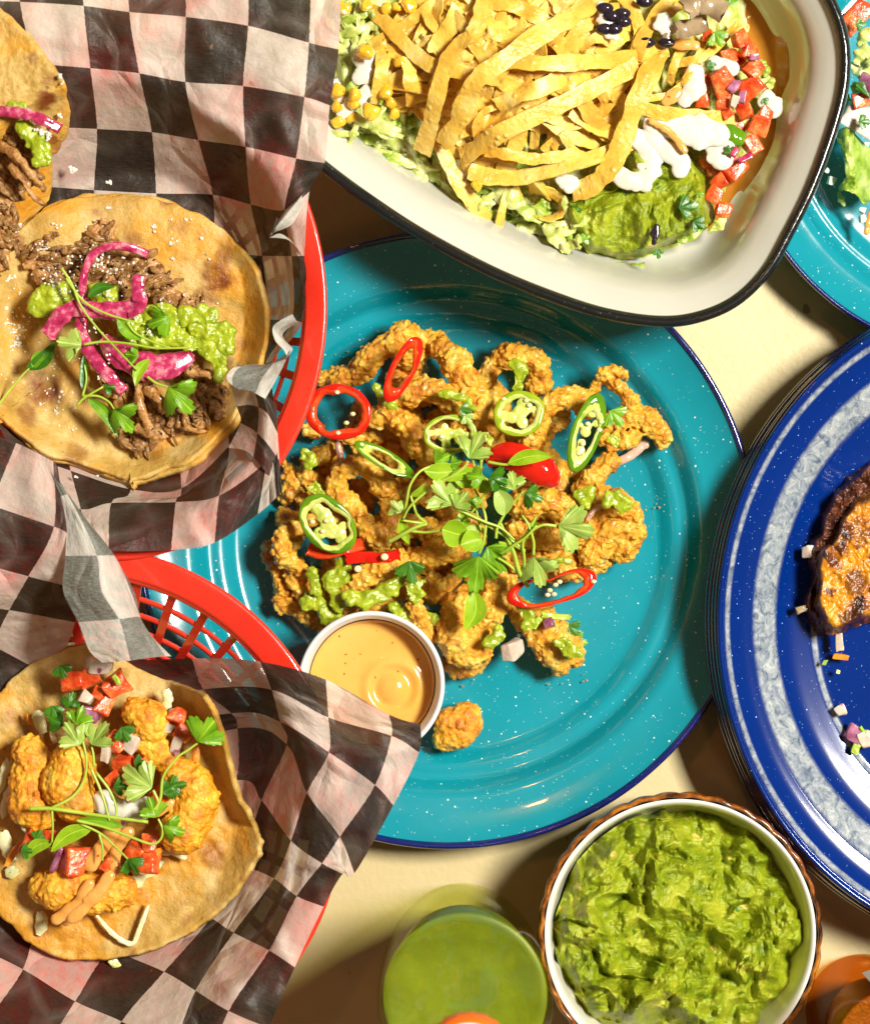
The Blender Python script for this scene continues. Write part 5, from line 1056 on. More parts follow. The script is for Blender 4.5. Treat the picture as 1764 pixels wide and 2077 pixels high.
# ================================================================== taco salad in the white tray
def zp(x, y): return .040 + .036 * math.exp(-((x - 1010) / 330) ** 2 - ((y - 110) / 235) ** 2)
def heap(name, outl, zf, mat, label, cat, kind=None, nr=60, group=None, edge=.012, low=.0, n=12):
    Oq = closed_interp(outl, n); m_ = len(Oq)
    c = Oq.mean(0); rs = np.linspace(.002, 1, nr) ** .8; q = c + (Oq - c)[None] * rs[:, None, None]
    q = q + (6 * np.stack([fbm(q[..., 0] / 30, q[..., 1] / 30, 3, 3), fbm(q[..., 0] / 30 + 7, q[..., 1] / 30, 4, 3)], -1)) * sm(.8, 1, rs)[:, None, None]
    z = zf(q) - edge * sm(.80, 1.0, rs)[:, None] ** 1.5
    o = mesh(name, PP(q, z).reshape(-1, 3), gridF(nr, m_, True), mat); center(o); tag(o, label, cat, group, kind); return o
bed = [(600, -60), (640, 120), (670, 255), (740, 330), (830, 400), (950, 470), (1080, 500), (1160, 520), (1300, 560), (1420, 500), (1500, 400), (1565, 290), (1580, 180), (1545, 80), (1500, -60), (1250, -160), (900, -160)]
heap('lettuce_bed', bed, lambda q: .034 + .028 * np.exp(-((q[..., 0] - 1010) / 360) ** 2 - ((q[..., 1] - 90) / 280) ** 2) + .012 * sm(800, 660, q[..., 0]) + .003 * ridge(q[..., 0] / 22, q[..., 1] / 22, 15, 2) + .0035 * ridge(q[..., 0] / 40, q[..., 1] / 40, 5, 3), 'lettuce', 'bed of shredded lettuce under the toppings in the white tray', 'lettuce', 'stuff', 90)
SAL = 'toppings of the taco salad'
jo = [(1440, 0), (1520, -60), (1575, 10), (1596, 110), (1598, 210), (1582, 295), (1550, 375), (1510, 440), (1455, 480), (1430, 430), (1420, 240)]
heap('orange_shade_film', jo, lambda q: TZ + .0048 + .0100 * sm(1560, 1622, q[..., 0] + (q[..., 1] - 150) * .32 * sm(150, 300, q[..., 1])), 'orange_shade', 'orange film painting shade and warm reflection along the right wall of the white tray', 'orange_shade', 'stuff', 40, edge=.0)  # added sheet: tray wall shade and bulb reflection put into its colour
# guacamole scoop
gs = cR((110, 1060), (250, 1000), (380, 880), (430, 780), (540, 725), (700, 790), (860, 915), (885, 1040), (905, 1200), (840, 1270), (720, 1330), (560, 1400), (350, 1440), (220, 1400), (110, 1280), (50, 1150))
def gz(q):
    x, y = q[..., 0], q[..., 1]
    return .050 + .008 * np.exp(-((x - 1290) / 120) ** 2 - ((y - 420) / 90) ** 2) + guac_field(x * 1.1, y * 1.1, 12, .75) - .004 * np.exp(-(np.hypot(x - 1385, y - 415) / 22) ** 2)
heap('guacamole_scoop', gs, gz, 'guacamole', 'smeared scoop of guacamole at the lower end of the white tray', 'guacamole', None, 120, edge=.014, n=22)
# lettuce shreds
def shred(pts, w, z, label=None, mat='lettuce', group='lettuce shreds in the white tray', name='lettuce_shred', cat='lettuce', **kw):
    kw = dict(dict(ragged=.5, curve=.3, wave=.10, taper=[.4, .9, 1.0, .8, .35], roll=[rng.uniform(-.6, .6) for _ in range(3)]), **kw)
    return ribbon(name, pts, w, mat, z, .0006, label or 'pale green lettuce shred poking out under the tortilla strips', cat, group, **kw)
for pts, w, dz, mt, lab in [
    (cT((160, 210), (260, 200), (410, 215)), 80, .012, 'lettuce', 'wide pale lettuce shred below the top left corn'), (cT((150, 260), (230, 300), (350, 270)), 70, .010, 'lettuce', 'green lettuce curl left of the first corn kernels'),
    (cT((350, 740), (430, 840), (560, 870), (680, 820)), 105, .014, 'lettuce', 'large white lettuce rib below the roasted corn'), (cT((430, 740), (520, 790), (600, 740), (640, 670)), 95, .018, 'lettuce_green', 'bright green lettuce curl beside the roasted kernel'),
    (cT((240, 800), (330, 860), (450, 930)), 75, .008, 'lettuce', 'lettuce shred at the left edge of the salad'), (cT((380, 860), (420, 900), (440, 930)), 45, .012, 'lettuce_green', 'small bright lettuce shred at the left edge of the salad'),
    (cT((440, 930), (560, 920), (680, 900)), 85, .010, 'lettuce', 'pale lettuce shred under the longest hanging strip'), (cT((530, 980), (640, 1060), (780, 1130)), 95, .007, 'lettuce_green', 'green lettuce shred lying on the tray wall'),
    (cT((570, 1020), (680, 1050), (760, 1080)), 60, .010, 'lettuce_green', 'lime green lettuce shred left of the long thin shred'), (cT((730, 1120), (760, 1170), (770, 1210)), 55, .006, 'lettuce', 'stubby lettuce end lowest on the left tray wall'),
    (cT((750, 900), (770, 1020), (820, 1140), (900, 1260)), 62, .012, 'lettuce', 'long thin lettuce shred hanging down the tray wall'), (cT((620, 1000), (700, 960), (760, 990)), 80, .010, 'lettuce', 'lettuce shred with a white rib under the strips'),
    (cT((1040, 1210), (1140, 1240), (1250, 1270)), 60, .008, 'lettuce', 'lettuce shred beside the curled loop of tortilla'), (cT((1060, 1280), (1160, 1330), (1260, 1370)), 70, .006, 'lettuce_green', 'green lettuce shred below the thin hanging strip'),
    (cT((1250, 1380), (1360, 1400), (1500, 1370)), 105, .008, 'lettuce', 'broad white lettuce piece under the tortilla loop'), (cT((1400, 1430), (1500, 1470), (1600, 1500)), 70, .006, 'lettuce', 'lettuce shred at the bottom left of the guacamole'),
    (cT((1540, 1200), (1570, 1310), (1560, 1430)), 60, .016, 'lettuce', 'upright lettuce shred between loop and guacamole'), (cT((1600, 1390), (1660, 1350), (1700, 1330)), 60, .020, 'lettuce', 'small white lettuce chip on the guacamole edge'),
    (cR((60, 1390), (120, 1350), (170, 1370)), 70, .018, 'lettuce', 'yellow white lettuce chip at the lower left of the guacamole'), (cR((140, 1420), (230, 1450), (330, 1450)), 50, .006, 'lettuce_green', 'dark green lettuce under the guacamole'),
    (cR((330, 1450), (430, 1480), (520, 1460)), 60, .006, 'lettuce_green', 'curly lettuce at the bottom tip of the salad'), (cR((700, 1330), (780, 1310), (850, 1250)), 45, .012, 'lettuce_green', 'green lettuce sliver along the right of the guacamole'),
    (cR((870, 1280), (930, 1240), (970, 1170)), 60, .014, 'lettuce', 'yellow lettuce sliver pointing up at the tomato'), (cR((1160, 330), (1190, 380), (1180, 430)), 45, .010, 'lettuce_green', 'thin green lettuce right of the tomato dice'),
    (cR((1160, 430), (1210, 450), (1200, 490)), 80, .008, 'lettuce', 'pale crumpled lettuce right of the tomato dice')]:
    f_ = cT.k; shred(pts, w * f_, .034 + dz, lab, mt)
LW = ['under the leftmost kernels', 'under the longest hanging strip', 'beside the long thin shred', 'beside the bottom left strip', 'by the tortilla loop', 'by the guacamole scoop']
def lettuce_label(x, y, a):
    k = int(np.clip((x - 680) / 85, 0, 5)); dg = math.degrees(a) % 180
    return 'lettuce shred %s, %s, %s' % ('lying level' if dg < 30 or dg > 150 else 'slanting down right' if dg < 90 else 'slanting up right', LW[k], 'near the tray wall' if y > 300 + .38 * (x - 700) else 'nearer the pile')
for i in range(46):
    t = rng.uniform(0, 1); x = 700 + 470 * t + rng.normal(0, 24); y = 285 + 215 * t + rng.normal(0, 18) - 14; a = rng.uniform(0, 3.14); L = rng.uniform(22, 55)
    shred([(x - L * math.cos(a), y - L * math.sin(a) * .6), (x, y, rng.uniform(.0, .003)), (x + L * math.cos(a), y + L * math.sin(a) * .6)], rng.uniform(14, 34), .040 + .010 * rng.uniform(), lettuce_label(x, y, a), 'lettuce' if rng.uniform() < .7 else 'lettuce_green')
for i in range(34):
    x, y = 672 + rng.uniform(0, 130), 5 + rng.uniform(0, 270); a = rng.uniform(0, 3.14); L = rng.uniform(22, 45)
    shred([(x - L * math.cos(a), y - L * math.sin(a)), (x, y, .002), (x + L * math.cos(a), y + L * math.sin(a))], rng.uniform(12, 24), .059, 'lettuce shred, %s, %s, %s' % (['far left by the paper', 'left of the upright strips', 'under the first strips'][int(np.clip((x - 672) / 44, 0, 2))], ['at the photo top', 'level with the top kernels', 'beside the creamy kernels', 'below the upright strip', 'near the roasted kernel'][int(np.clip(y / 55, 0, 4))], 'lying level' if math.degrees(a) % 180 < 45 or math.degrees(a) % 180 > 135 else 'standing steep'), 'lettuce' if i % 7 else 'lettuce_green')
# corn
for x, y, s, dz, lab in [(200, 60, 90, .014, 'topmost left corn kernel in sauce'), (330, 40, 85, .016, 'yellow kernel under the first long strip'), (450, 50, 85, .014, 'kernel right of the first long strip'), (590, 35, 110, .018, 'large lime yellow kernel at the photo top'), (520, 40, 70, .016, 'kernel with a red char spot'),
                         (320, 310, 110, .020, 'tall kernel standing in white crema'), (530, 380, 80, .018, 'kernel in crema between two short strips'), (160, 550, 100, .014, 'yellow kernel at the left end of the salad'), (265, 580, 90, .016, 'orange kernel with red flecks'), (150, 660, 80, .012, 'creamy kernel below the yellow left one'),
                         (365, 690, 120, .018, 'roasted kernel with a dark end'), (235, 720, 85, .010, 'deep yellow kernel beside the roasted one'), (510, 695, 85, .014, 'yellow kernel right of the roasted one'), (160, 750, 95, .010, 'lowest pale corn kernel on the left'), (250, 640, 85, .014, 'kernel dotted with chilli left of the roasted one'),
                         (690, 260, 120, .014, 'orange kernel behind the crossing strips'), (790, 130, 90, .016, 'dark edged kernel near the top strips'), (1010, 1130, 75, .010, 'white kernel under the lowest strips'), (450, 560, 100, .012, 'kernel behind the short upright strip'), (480, 640, 80, .012, 'kernel at the foot of the short upright strip')]:
    q = cT((x, y))[0]; dice('corn_kernel', q[0], q[1], .050 + dz, s * cT.k * .85, 'corn', lab, 'corn', 'corn kernels', kindd='kernel', dims=(1.1, .9, .9))
def crema(pts, r, z, lab, mat='crema', group='crema drizzles', flat=.36, ex=14):
    return blob('crema', pts, r * (1.15 if mat == 'crema' else .92), z, mat, lab, 'cream', group, .0006, [(tex('CLOUDS', .007, noise_depth=1), .0010 if mat == 'crema' else .0005)], flat, .25, ex if mat == 'crema' else 3)
k_ = cT.k
for f, pts, r, z, lab in [(cT, ((180, 430), (230, 390), (240, 460), (330, 490)), 45, .052, 'white crema among the left corn'), (cT, ((520, 390), (530, 470), (550, 540)), 36, .055, 'crema run between the two short upright strips'), (cT, ((190, 590), (290, 620), (420, 650)), 28, .051, 'crema film under the roasted kernel'),
                          (cT, ((1010, 200), (1060, 260)), 40, .062, 'crema peeking out between the top strips'), (cT, ((690, 590), (700, 560)), 36, .056, 'crema spot below the crossing strips'), (cT, ((1530, 1100), (1590, 1120)), 40, .056, 'crema spot above the guacamole'), (cT, ((870, 560), (900, 620)), 50, .055, 'pinkish crema under the hanging strips'), (cT, ((250, 120), (200, 100)), 30, .052, 'crema on the top left corn'),
                          (cR, ((560, 740), (640, 830), (720, 890), (715, 935)), 46, .0575, 'right prong of crema over the guacamole'), (cR, ((480, 760), (560, 900), (520, 980), (430, 995), (370, 960)), 44, .0575, 'hooked crema dollop on the guacamole'),
                          (cR, ((590, 680), (700, 710), (820, 730), (920, 740)), 62, .058, 'thick crema pool below the horizontal right strip'), (cR, ((900, 790), (945, 870)), 58, .056, 'rounded end of crema above the tomato'), (cR, ((900, 345), (1000, 380)), 34, .058, 'smooth crema drop on top of the tomato dice'),
                          (cR, ((800, 400), (790, 480), (740, 550)), 48, .057, 'crema streaks left of the tomato dice'), (cR, ((1180, 560), (1230, 600)), 42, .044, 'watery crema right of the tomato dice'), (cR, ((280, 30), (330, 190)), 30, .070, 'crema around the black beans'), (cT, ((330, 560), (250, 640), (180, 700)), 34, .0615, 'crema over the lower left kernels'), (cT, ((120, 520), (160, 600)), 34, .060, 'crema at the left end of the salad'), (cT, ((300, 330), (330, 420), (280, 480)), 44, .0625, 'thick crema below the tall kernel'), (cR, ((620, 110), (640, 170)), 36, .064, 'crema below the mushroom slices')]:
    crema(f(*pts), r * f.k, z, lab)
for pts, r, z, lab in [(((560, 670), (660, 730), (740, 830)), 24, .0615, 'orange sauce streak over the crema pool'), (((690, 240), (800, 250)), 36, .060, 'orange sauce under the narrow right strips'), (((640, 560), (700, 510)), 36, .060, 'orange sauce behind the horizontal right strip')]:
    crema(cR(*pts), r * cR.k, z, lab, 'chipotle_sauce')
TOM = [(1045, 215, 88, .016, 'topmost tomato dice at the right of the salad'), (1090, 285, 95, .013, 'tomato dice second from the top'), (985, 315, 84, .012, 'tomato dice above the smooth crema drop'), (1120, 385, 96, .015, 'glossy tomato dice with a seed right of the crema drop'), (950, 455, 120, .016, 'large orange tomato dice under the purple onion'), (1105, 480, 105, .014, 'orange tomato dice right of the purple onion'),
       (955, 565, 84, .013, 'tomato dice below the purple onion'), (840, 555, 70, .010, 'tomato dice in the crema streaks'), (1075, 612, 86, .013, 'tomato dice right above the horizontal strip tip'), (975, 620, 62, .012, 'small tomato dice touching the horizontal strip'), (1180, 635, 84, .008, 'tomato dice at the far right edge of the heap'), (1150, 700, 104, .012, 'big orange tomato dice below the strip tip'),
       (1115, 800, 96, .012, 'square tomato dice right of the jalapeno chunk'), (1010, 935, 120, .010, 'long pale tomato dice low in the heap'), (935, 1000, 74, .010, 'small tomato dice left of the long pale one'), (905, 1075, 88, .009, 'tomato dice beside the right edge of the guacamole'), (950, 1160, 84, .007, 'lowest tomato dice above the yellow lettuce sliver'), (860, 900, 66, .008, 'dark tomato dice behind the crema end'),
       (1040, 340, 70, .008, 'tomato dice in the shade of the top ones'), (870, 200, 60, .014, 'tomato dice beside the coriander stalk'), (790, 395, 80, .014, 'crema covered tomato dice'), (1030, 690, 70, .008, 'tomato dice under the horizontal strip tip'), (850, 440, 70, .009, 'red tomato dice left of the big orange one'), (890, 940, 60, .006, 'tomato dice left of the long pale one')]
for x, y, s, dz, lab in TOM:
    q = cR((x, y))[0]; dice('tomato_dice', q[0], q[1], .0405 + dz, s * cR.k, 'tomato', lab, 'tomato', 'tomato dice in the white tray', dims=(1, 1, .8), tilt=.4)
for x, y, s, m_, lab, an in [(1010, 475, 60, 'red_onion', 'purple onion chip on the large orange tomato dice', 60), (1055, 535, 55, 'red_onion', 'purple onion chip right of the first one', 80), (1015, 560, 45, 'onion', 'pale onion chip under the purple ones', 70), (1120, 315, 40, 'red_onion', 'purple onion sliver near the top tomato', 10), (1075, 870, 50, 'pickled_onion', 'magenta onion sliver below the jalapeno chunk', 30), (1015, 840, 40, 'pickled_onion', 'magenta onion chip beside the jalapeno chunk', 50)]:
    q = cR((x, y))[0]; dice('onion_chip', q[0], q[1], .060, s * cR.k, m_, lab, 'onion', 'onion chips in the white tray', ang=an, dims=(1.2, .7, .35))
o = blob('jalapeno_chunk', cR((990, 730), (1030, 760)), 50 * cR.k, .055, 'jalapeno_rind', 'dark green jalapeno chunk in the tomato heap', 'pepper', None, .0006, [(tex('CLOUDS', .004), .0012)], .7, .1, 0)
for x, y, a, L, m_, lab in [(860, 370, 20, 60, 'herb_leaf_dark', 'coriander leaf left of the smooth crema drop'), (1170, 540, -60, 50, 'herb_leaf_dark', 'coriander bit at the right of the tomato'), (1000, 850, 120, 60, 'herb_leaf_dark', 'dark coriander beside the magenta onion'), (900, 170, -60, 110, 'herb_leaf', 'coriander leaves under the mushroom slices'), (980, 40, 80, 90, 'herb_leaf', 'coriander at the top right of the salad'),
                            (700, 1150, 10, 120, 'herb_leaf_dark', 'dark coriander patch on the guacamole scoop'), (780, 1220, -30, 90, 'herb_leaf_dark', 'dark coriander at the lower right of the scoop'), (590, 1370, -80, 60, 'herb_leaf_dark', 'coriander hanging off the scoop tip'), (170, 1330, 30, 60, 'herb_leaf', 'coriander bit at the lower left of the scoop'), (820, 1060, -70, 40, 'herb_leaf', 'thin coriander bit near the top right of the scoop')]:
    q = cR((x, y))[0]; o = leaf_mesh(q[0], q[1], a, L * cR.k * .9, .0595 if y < 1000 or True else 0, m_, None, seed=int(x) % 9); center(o); tag(o, lab, 'herb', 'coriander bits in the white tray')
o = blob('black_speck', cR((560, 1290), (590, 1250), (570, 1340)), 18 * cR.k, .0605, 'black_bean', 'black charred speck on the guacamole scoop', 'char', None, .0005, [(tex('CLOUDS', .002), .001)], .4)
for i, (x, y) in enumerate([(300, 45), (340, 90), (395, 75), (350, 160), (400, 120), (530, 235), (640, 235), (520, 10), (300, 160)]):
    q = cR((x, y))[0]; V, F = spheres([P(q[0], q[1], .071 if x < 420 else .064)], np.array([[17, 11, 10]]) / S, 3); o = mesh('black_bean', V, F, 'black_bean'); center(o)
    tag(o, ['black bean at the top left of the bean cluster', 'black bean in crema under the curved strip', 'black bean right in the bean cluster', 'lowest black bean of the cluster', 'black bean in the middle of the cluster', 'black bean beside the narrow upright strips', 'black bean half under the mushroom slice', 'black bean at the photo top edge', 'black bean left of the curved thin strip'][i], 'bean', 'black beans in the white tray')
for pts, w, z, lab in [(((740, 60), (800, 20), (880, 30), (960, 70)), 110, .074, 'big translucent mushroom slice at the top of the tray'), (((690, 170), (780, 150), (860, 120)), 90, .068, 'brown mushroom slice below the big one'), (((640, 190), (650, 250)), 50, .064, 'small mushroom slice left of the orange sauce')]:
    ribbon('mushroom_slice', cR(*pts), w * cR.k, 'mushroom', z, .0025, lab, 'mushroom', 'mushroom slices', curve=.3, ragged=.2)

# tortilla strips: (crop, points, width, layer, label)
ST = [
 (cT, [(270, 10), (400, 90), (520, 220), (620, 320), (750, 410), (960, 450), (1100, 470)], 82, 3, 'long strip starting at the top left and curving down to the right'),
 (cT, [(820, -40), (720, 40), (600, 130), (480, 210), (350, 290)], 70, 2, 'strip crossing under the long top left strip'),
 (cT, [(900, 50), (860, 130), (820, 200), (735, 330)], 104, 4, 'short wide strip with a square top end near the photo top'),
 (cT, [(705, 30), (690, 140), (650, 240), (640, 290)], 56, 2, 'narrow strip left of the short wide one'),
 (cT, [(820, -20), (850, 60), (960, 220), (1070, 400)], 66, 3, 'narrow strip slanting from the short wide strip to the right'),
 (cT, [(1060, -20), (1030, 110), (980, 210), (890, 280), (810, 420), (760, 600), (720, 760), (670, 940)], 98, 6, 'long strip hanging down to the lettuce on the left'),
 (cT, [(440, 305), (420, 450), (390, 640)], 84, 4, 'short upright strip standing among the corn'),
 (cT, [(590, 350), (600, 500), (625, 645)], 92, 3, 'upright strip right of the crema run'),
 (cT, [(1720, 20), (1560, 120), (1370, 230), (1170, 370), (1010, 490), (940, 620), (890, 760), (790, 890)], 112, 8, 'widest strip sweeping from the top right and bending down'),
 (cT, [(1990, 400), (1764, 520), (1480, 660), (1200, 790), (1050, 880), (930, 960)], 104, 8, 'long wide strip running diagonally to the lower left'),
 (cT, [(1130, 650), (1260, 590), (1400, 540), (1540, 470)], 100, 6, 'strip with a ragged left end in the middle of the pile'),
 (cT, [(1200, 380), (1400, 390), (1600, 385), (1764, 375), (1990, 350), (2180, 300)], 92, 7, 'level strip with its shaded end pointing right'),
 (cT, [(840, 400), (980, 440), (1150, 500), (1300, 600), (1450, 740), (1620, 850), (1764, 880)], 86, 2, 'long strip passing beneath the others toward the lower right'),
 (cT, [(1060, 925), (1180, 945), (1350, 975), (1500, 960), (1600, 940)], 66, 7, 'thin bowed strip above the wide curved bottom one'),
 (cT, [(960, 1050), (1080, 1085), (1250, 1090), (1450, 1050), (1650, 990), (1900, 900), (1990, 850)], 98, 6, 'wide curved strip along the bottom of the pile'),
 (cT, [(1240, 1130), (1280, 1230), (1340, 1300), (1430, 1340), (1510, 1320), (1535, 1250), (1480, 1190), (1400, 1165), (1330, 1150)], 76, 4, 'strip curled into an open loop at the bottom'),
 (cT, [(770, 860), (830, 1000), (920, 1160), (1030, 1300), (1110, 1430)], 92, 5, 'strip hanging over the tray wall at the bottom left'),
 (cT, [(1225, 1130), (1180, 1230), (1150, 1340), (1140, 1465)], 50, 5, 'narrow pointed strip hanging beside the bottom left one'),
 (cR, [(600, 290), (540, 420), (470, 580), (420, 720), (370, 850), (300, 960), (220, 1030), (120, 1060)], 106, 10, 'long top strip curving down onto the guacamole'),
 (cR, [(215, 130), (300, 100), (380, 110), (450, 160)], 40, 4, 'thin curved strip over the black beans'),
 (cR, [(390, -30), (460, 60), (490, 150), (485, 230), (450, 290)], 66, 5, 'curling strip right of the black beans'),
 (cR, [(690, -20), (600, 60), (530, 170), (490, 250), (470, 330)], 76, 6, 'strip coming down from the top right of the pile'),
 (cR, [(1040, 125), (980, 190), (880, 290), (800, 330), (700, 350)], 46, 6, 'bubbled strip poking out to the upper right over the tomato'),
 (cR, [(850, 205), (820, 300), (750, 430), (700, 470)], 38, 6, 'thin twisted strip beside the bubbled one'),
 (cR, [(810, 215), (720, 280), (680, 370), (655, 470)], 44, 5, 'narrow strip bending down left of the thin twisted one'),
 (cR, [(490, 590), (620, 625), (800, 640), (950, 650), (1085, 685)], 74, 8, 'horizontal strip reaching right over the tomato'),
 (cR, [(520, 545), (640, 525), (720, 470), (780, 430)], 34, 6, 'narrow edge-on strip above the horizontal right one'),
 (cR, [(640, 90), (710, 30), (790, -20)], 50, 6, 'strip end pointing at the mushroom slices'),
 (cT, [(1480, -20), (1520, 60), (1540, 110)], 80, 4, 'short strip end at the photo top'),
 (cT, [(1700, 90), (1640, 180), (1580, 300), (1570, 340)], 112, 5, 'wide upright strip right of the widest sweeping one'),
 (cT, [(1480, 620), (1540, 540), (1620, 480), (1680, 430)], 80, 4, 'strip between the ragged one and the level one'),
 (cT, [(1290, 640), (1400, 700), (1560, 760)], 70, 3, 'strip glimpsed under the long diagonal one'),
 (cT, [(1120, 770), (1220, 720), (1340, 690)], 66, 3, 'short strip below the ragged one'),
 (cT, [(960, 620), (985, 720), (980, 830)], 60, 3, 'short upright strip left of the curled arc'),
 (cT, [(1130, 650), (1050, 690), (1000, 770), (1010, 860)], 42, 5, 'thin arc shaped strip left of the middle'),
 (cT, [(1540, 730), (1500, 820), (1460, 900)], 92, 3, 'short slanted strip below the diagonal one'),
 (cT, [(1590, 430), (1620, 540), (1680, 660), (1764, 780), (1840, 840)], 92, 5, 'strip dropping steeply right of the middle'),
 (cT, [(900, 870), (940, 950), (920, 1060)], 62, 3, 'short strip behind the lower left ends'),
 (cT, [(1340, 1090), (1400, 1140), (1450, 1200)], 90, 4, 'pointed strip end above the loop'),
 (cT, [(1040, 20), (1200, 30), (1320, 70), (1450, 150)], 86, 4, 'strip along the photo top slanting right'),
 (cT, [(1040, 190), (1150, 220), (1280, 250)], 74, 3, 'short strip beside the crema near the top'),
 (cT, [(1250, 1000), (1150, 960), (1000, 1010)], 60, 4, 'ragged strip end over the wide curved one'),
 (cR, [(0, 190), (60, 260), (110, 380), (130, 480)], 84, 5, 'strip running down right of the level strip'),
 (cR, [(20, 30), (110, 100), (180, 60), (240, 0)], 90, 5, 'broad strip at the photo top right of the widest one'),
 (cR, [(160, 260), (260, 210), (340, 230)], 60, 5, 'short strip left of the long top strip'),
 (cR, [(270, 560), (330, 520), (380, 560)], 60, 5, 'short curled strip beside the long top strip'),
 (cR, [(110, 620), (220, 700), (330, 740), (430, 760)], 58, 5, 'strip sliding under the long top strip from the left'),
 (cR, [(60, 730), (130, 830), (220, 870)], 44, 6, 'thin strip kinked above the wide curved one'),
 (cR, [(440, 770), (500, 760), (535, 730)], 70, 5, 'short strip end by the crema over the guacamole'),
 (cR, [(-60, 520), (30, 470), (130, 520), (210, 600)], 76, 3, 'strip under the long diagonal one right of the middle'),
]
for i, (f, pts, w, ly, lab) in enumerate(ST):
    pp = f(*pts); m_ = len(pp); q = []
    for j, (x, y) in enumerate(pp):
        e = abs(j / (m_ - 1) - .5) * 2
        q.append((x, y, zp(x, y) + .0010 * ly + .0016 * math.sin(j * 1.7 + i) - .0035 * e ** 3 + (.002 if ly > 5 else 0)))
    loop = 'loop' in lab
    ribbon('tortilla_strip', q, w * f.k * 1.0, 'tortilla_strip', 0, .0006, lab, 'tortilla strip', 'fried tortilla strips', roll=[1.1, 1.0, .9] if loop else [float(rng.uniform(-.55, .55)) for _ in range(4)], ragged=.2, curve=.06)
used = {}
for i in range(205):
    a = rng.uniform(0, 6.28); r_ = rng.uniform(0, 1) ** .6; x = 1020 + 270 * r_ * math.cos(a); y = 120 + 175 * r_ * math.sin(a); an = rng.uniform(0, 3.14); L = rng.uniform(30, 90); b = rng.uniform(-30, 30)
    q = [(x - L * math.cos(an), y + L * math.sin(an), -.002), (x + b, y - b, 0), (x + L * math.cos(an), y - L * math.sin(an), -.002)]
    q = [(u, v, zp(u, v) - .006 + .0085 * rng.uniform() + d) for u, v, d in q]
    dg = math.degrees(an); how = 'lying level' if dg < 22 or dg > 158 else 'slanting up to the right' if dg < 68 else 'running up and down' if dg < 112 else 'slanting up to the left'
    near = min(ST, key=lambda s: min((u - x) ** 2 + (v - y) ** 2 for u, v in s[0](*s[1])))[4].replace('with its shaded end ', '').split(' ')
    lb_ = 'buried strip %s near the %s' % (how, ' '.join(near[:9])); 
    while len(lb_.split()) > 16 or lb_.split()[-1] in ('the', 'to', 'of', 'and', 'at', 'from', 'a', 'over', 'under', 'in', 'on', 'with', 'into', 'by', 'right', 'left', 'upper', 'lower', 'an', 'its', 'below', 'toward', 'short', 'long', 'open'): lb_ = lb_.rsplit(' ', 1)[0]
    ribbon('tortilla_strip', q, rng.uniform(20, 33), 'tortilla_strip', 0, .0006, lb_, 'tortilla strip', 'fried tortilla strips', roll=[float(rng.uniform(-.9, .9)) for _ in range(3)], ragged=.25, curve=.06)

# ================================================================== pulled pork tacos
def pork_shred(root, x, y, an, L, r, z, bend, mat='pork'):
    n = 12; t = np.linspace(-1, 1, n); X = x + L * .5 * t * math.cos(an) - bend * (1 - t * t) * math.sin(an); Y = y - L * .5 * t * math.sin(an) - bend * (1 - t * t) * math.cos(an)
    zz = z + r / S * (1 - t * t) * .8 + rng.normal(0, .0003, n)
    V, F = tube(PP(np.stack([X, Y], -1), zz), r / S * (1 - .55 * np.abs(t) ** 3), 10)
    s = rng.integers(0, 900); C = np.repeat(PP(np.stack([X, Y], -1), zz), 10, 0); d = V - C
    th_ = np.tile(np.arange(10), n); fib = 1 + .38 * vn(th_ * .9, np.repeat(t, 10) * 1.2 + s, int(s)) + .22 * vn(V[:, 0] * 900, V[:, 1] * 900, int(s) + 1)
    V = C + d * fib[:, None] * [1, 1, .75]; return mesh('meat_shred', V, F, mat, root, uv=np.stack([np.tile(np.abs(np.arange(10) - 5) * .35, n), np.repeat(t * .25, 10)], -1) + s)
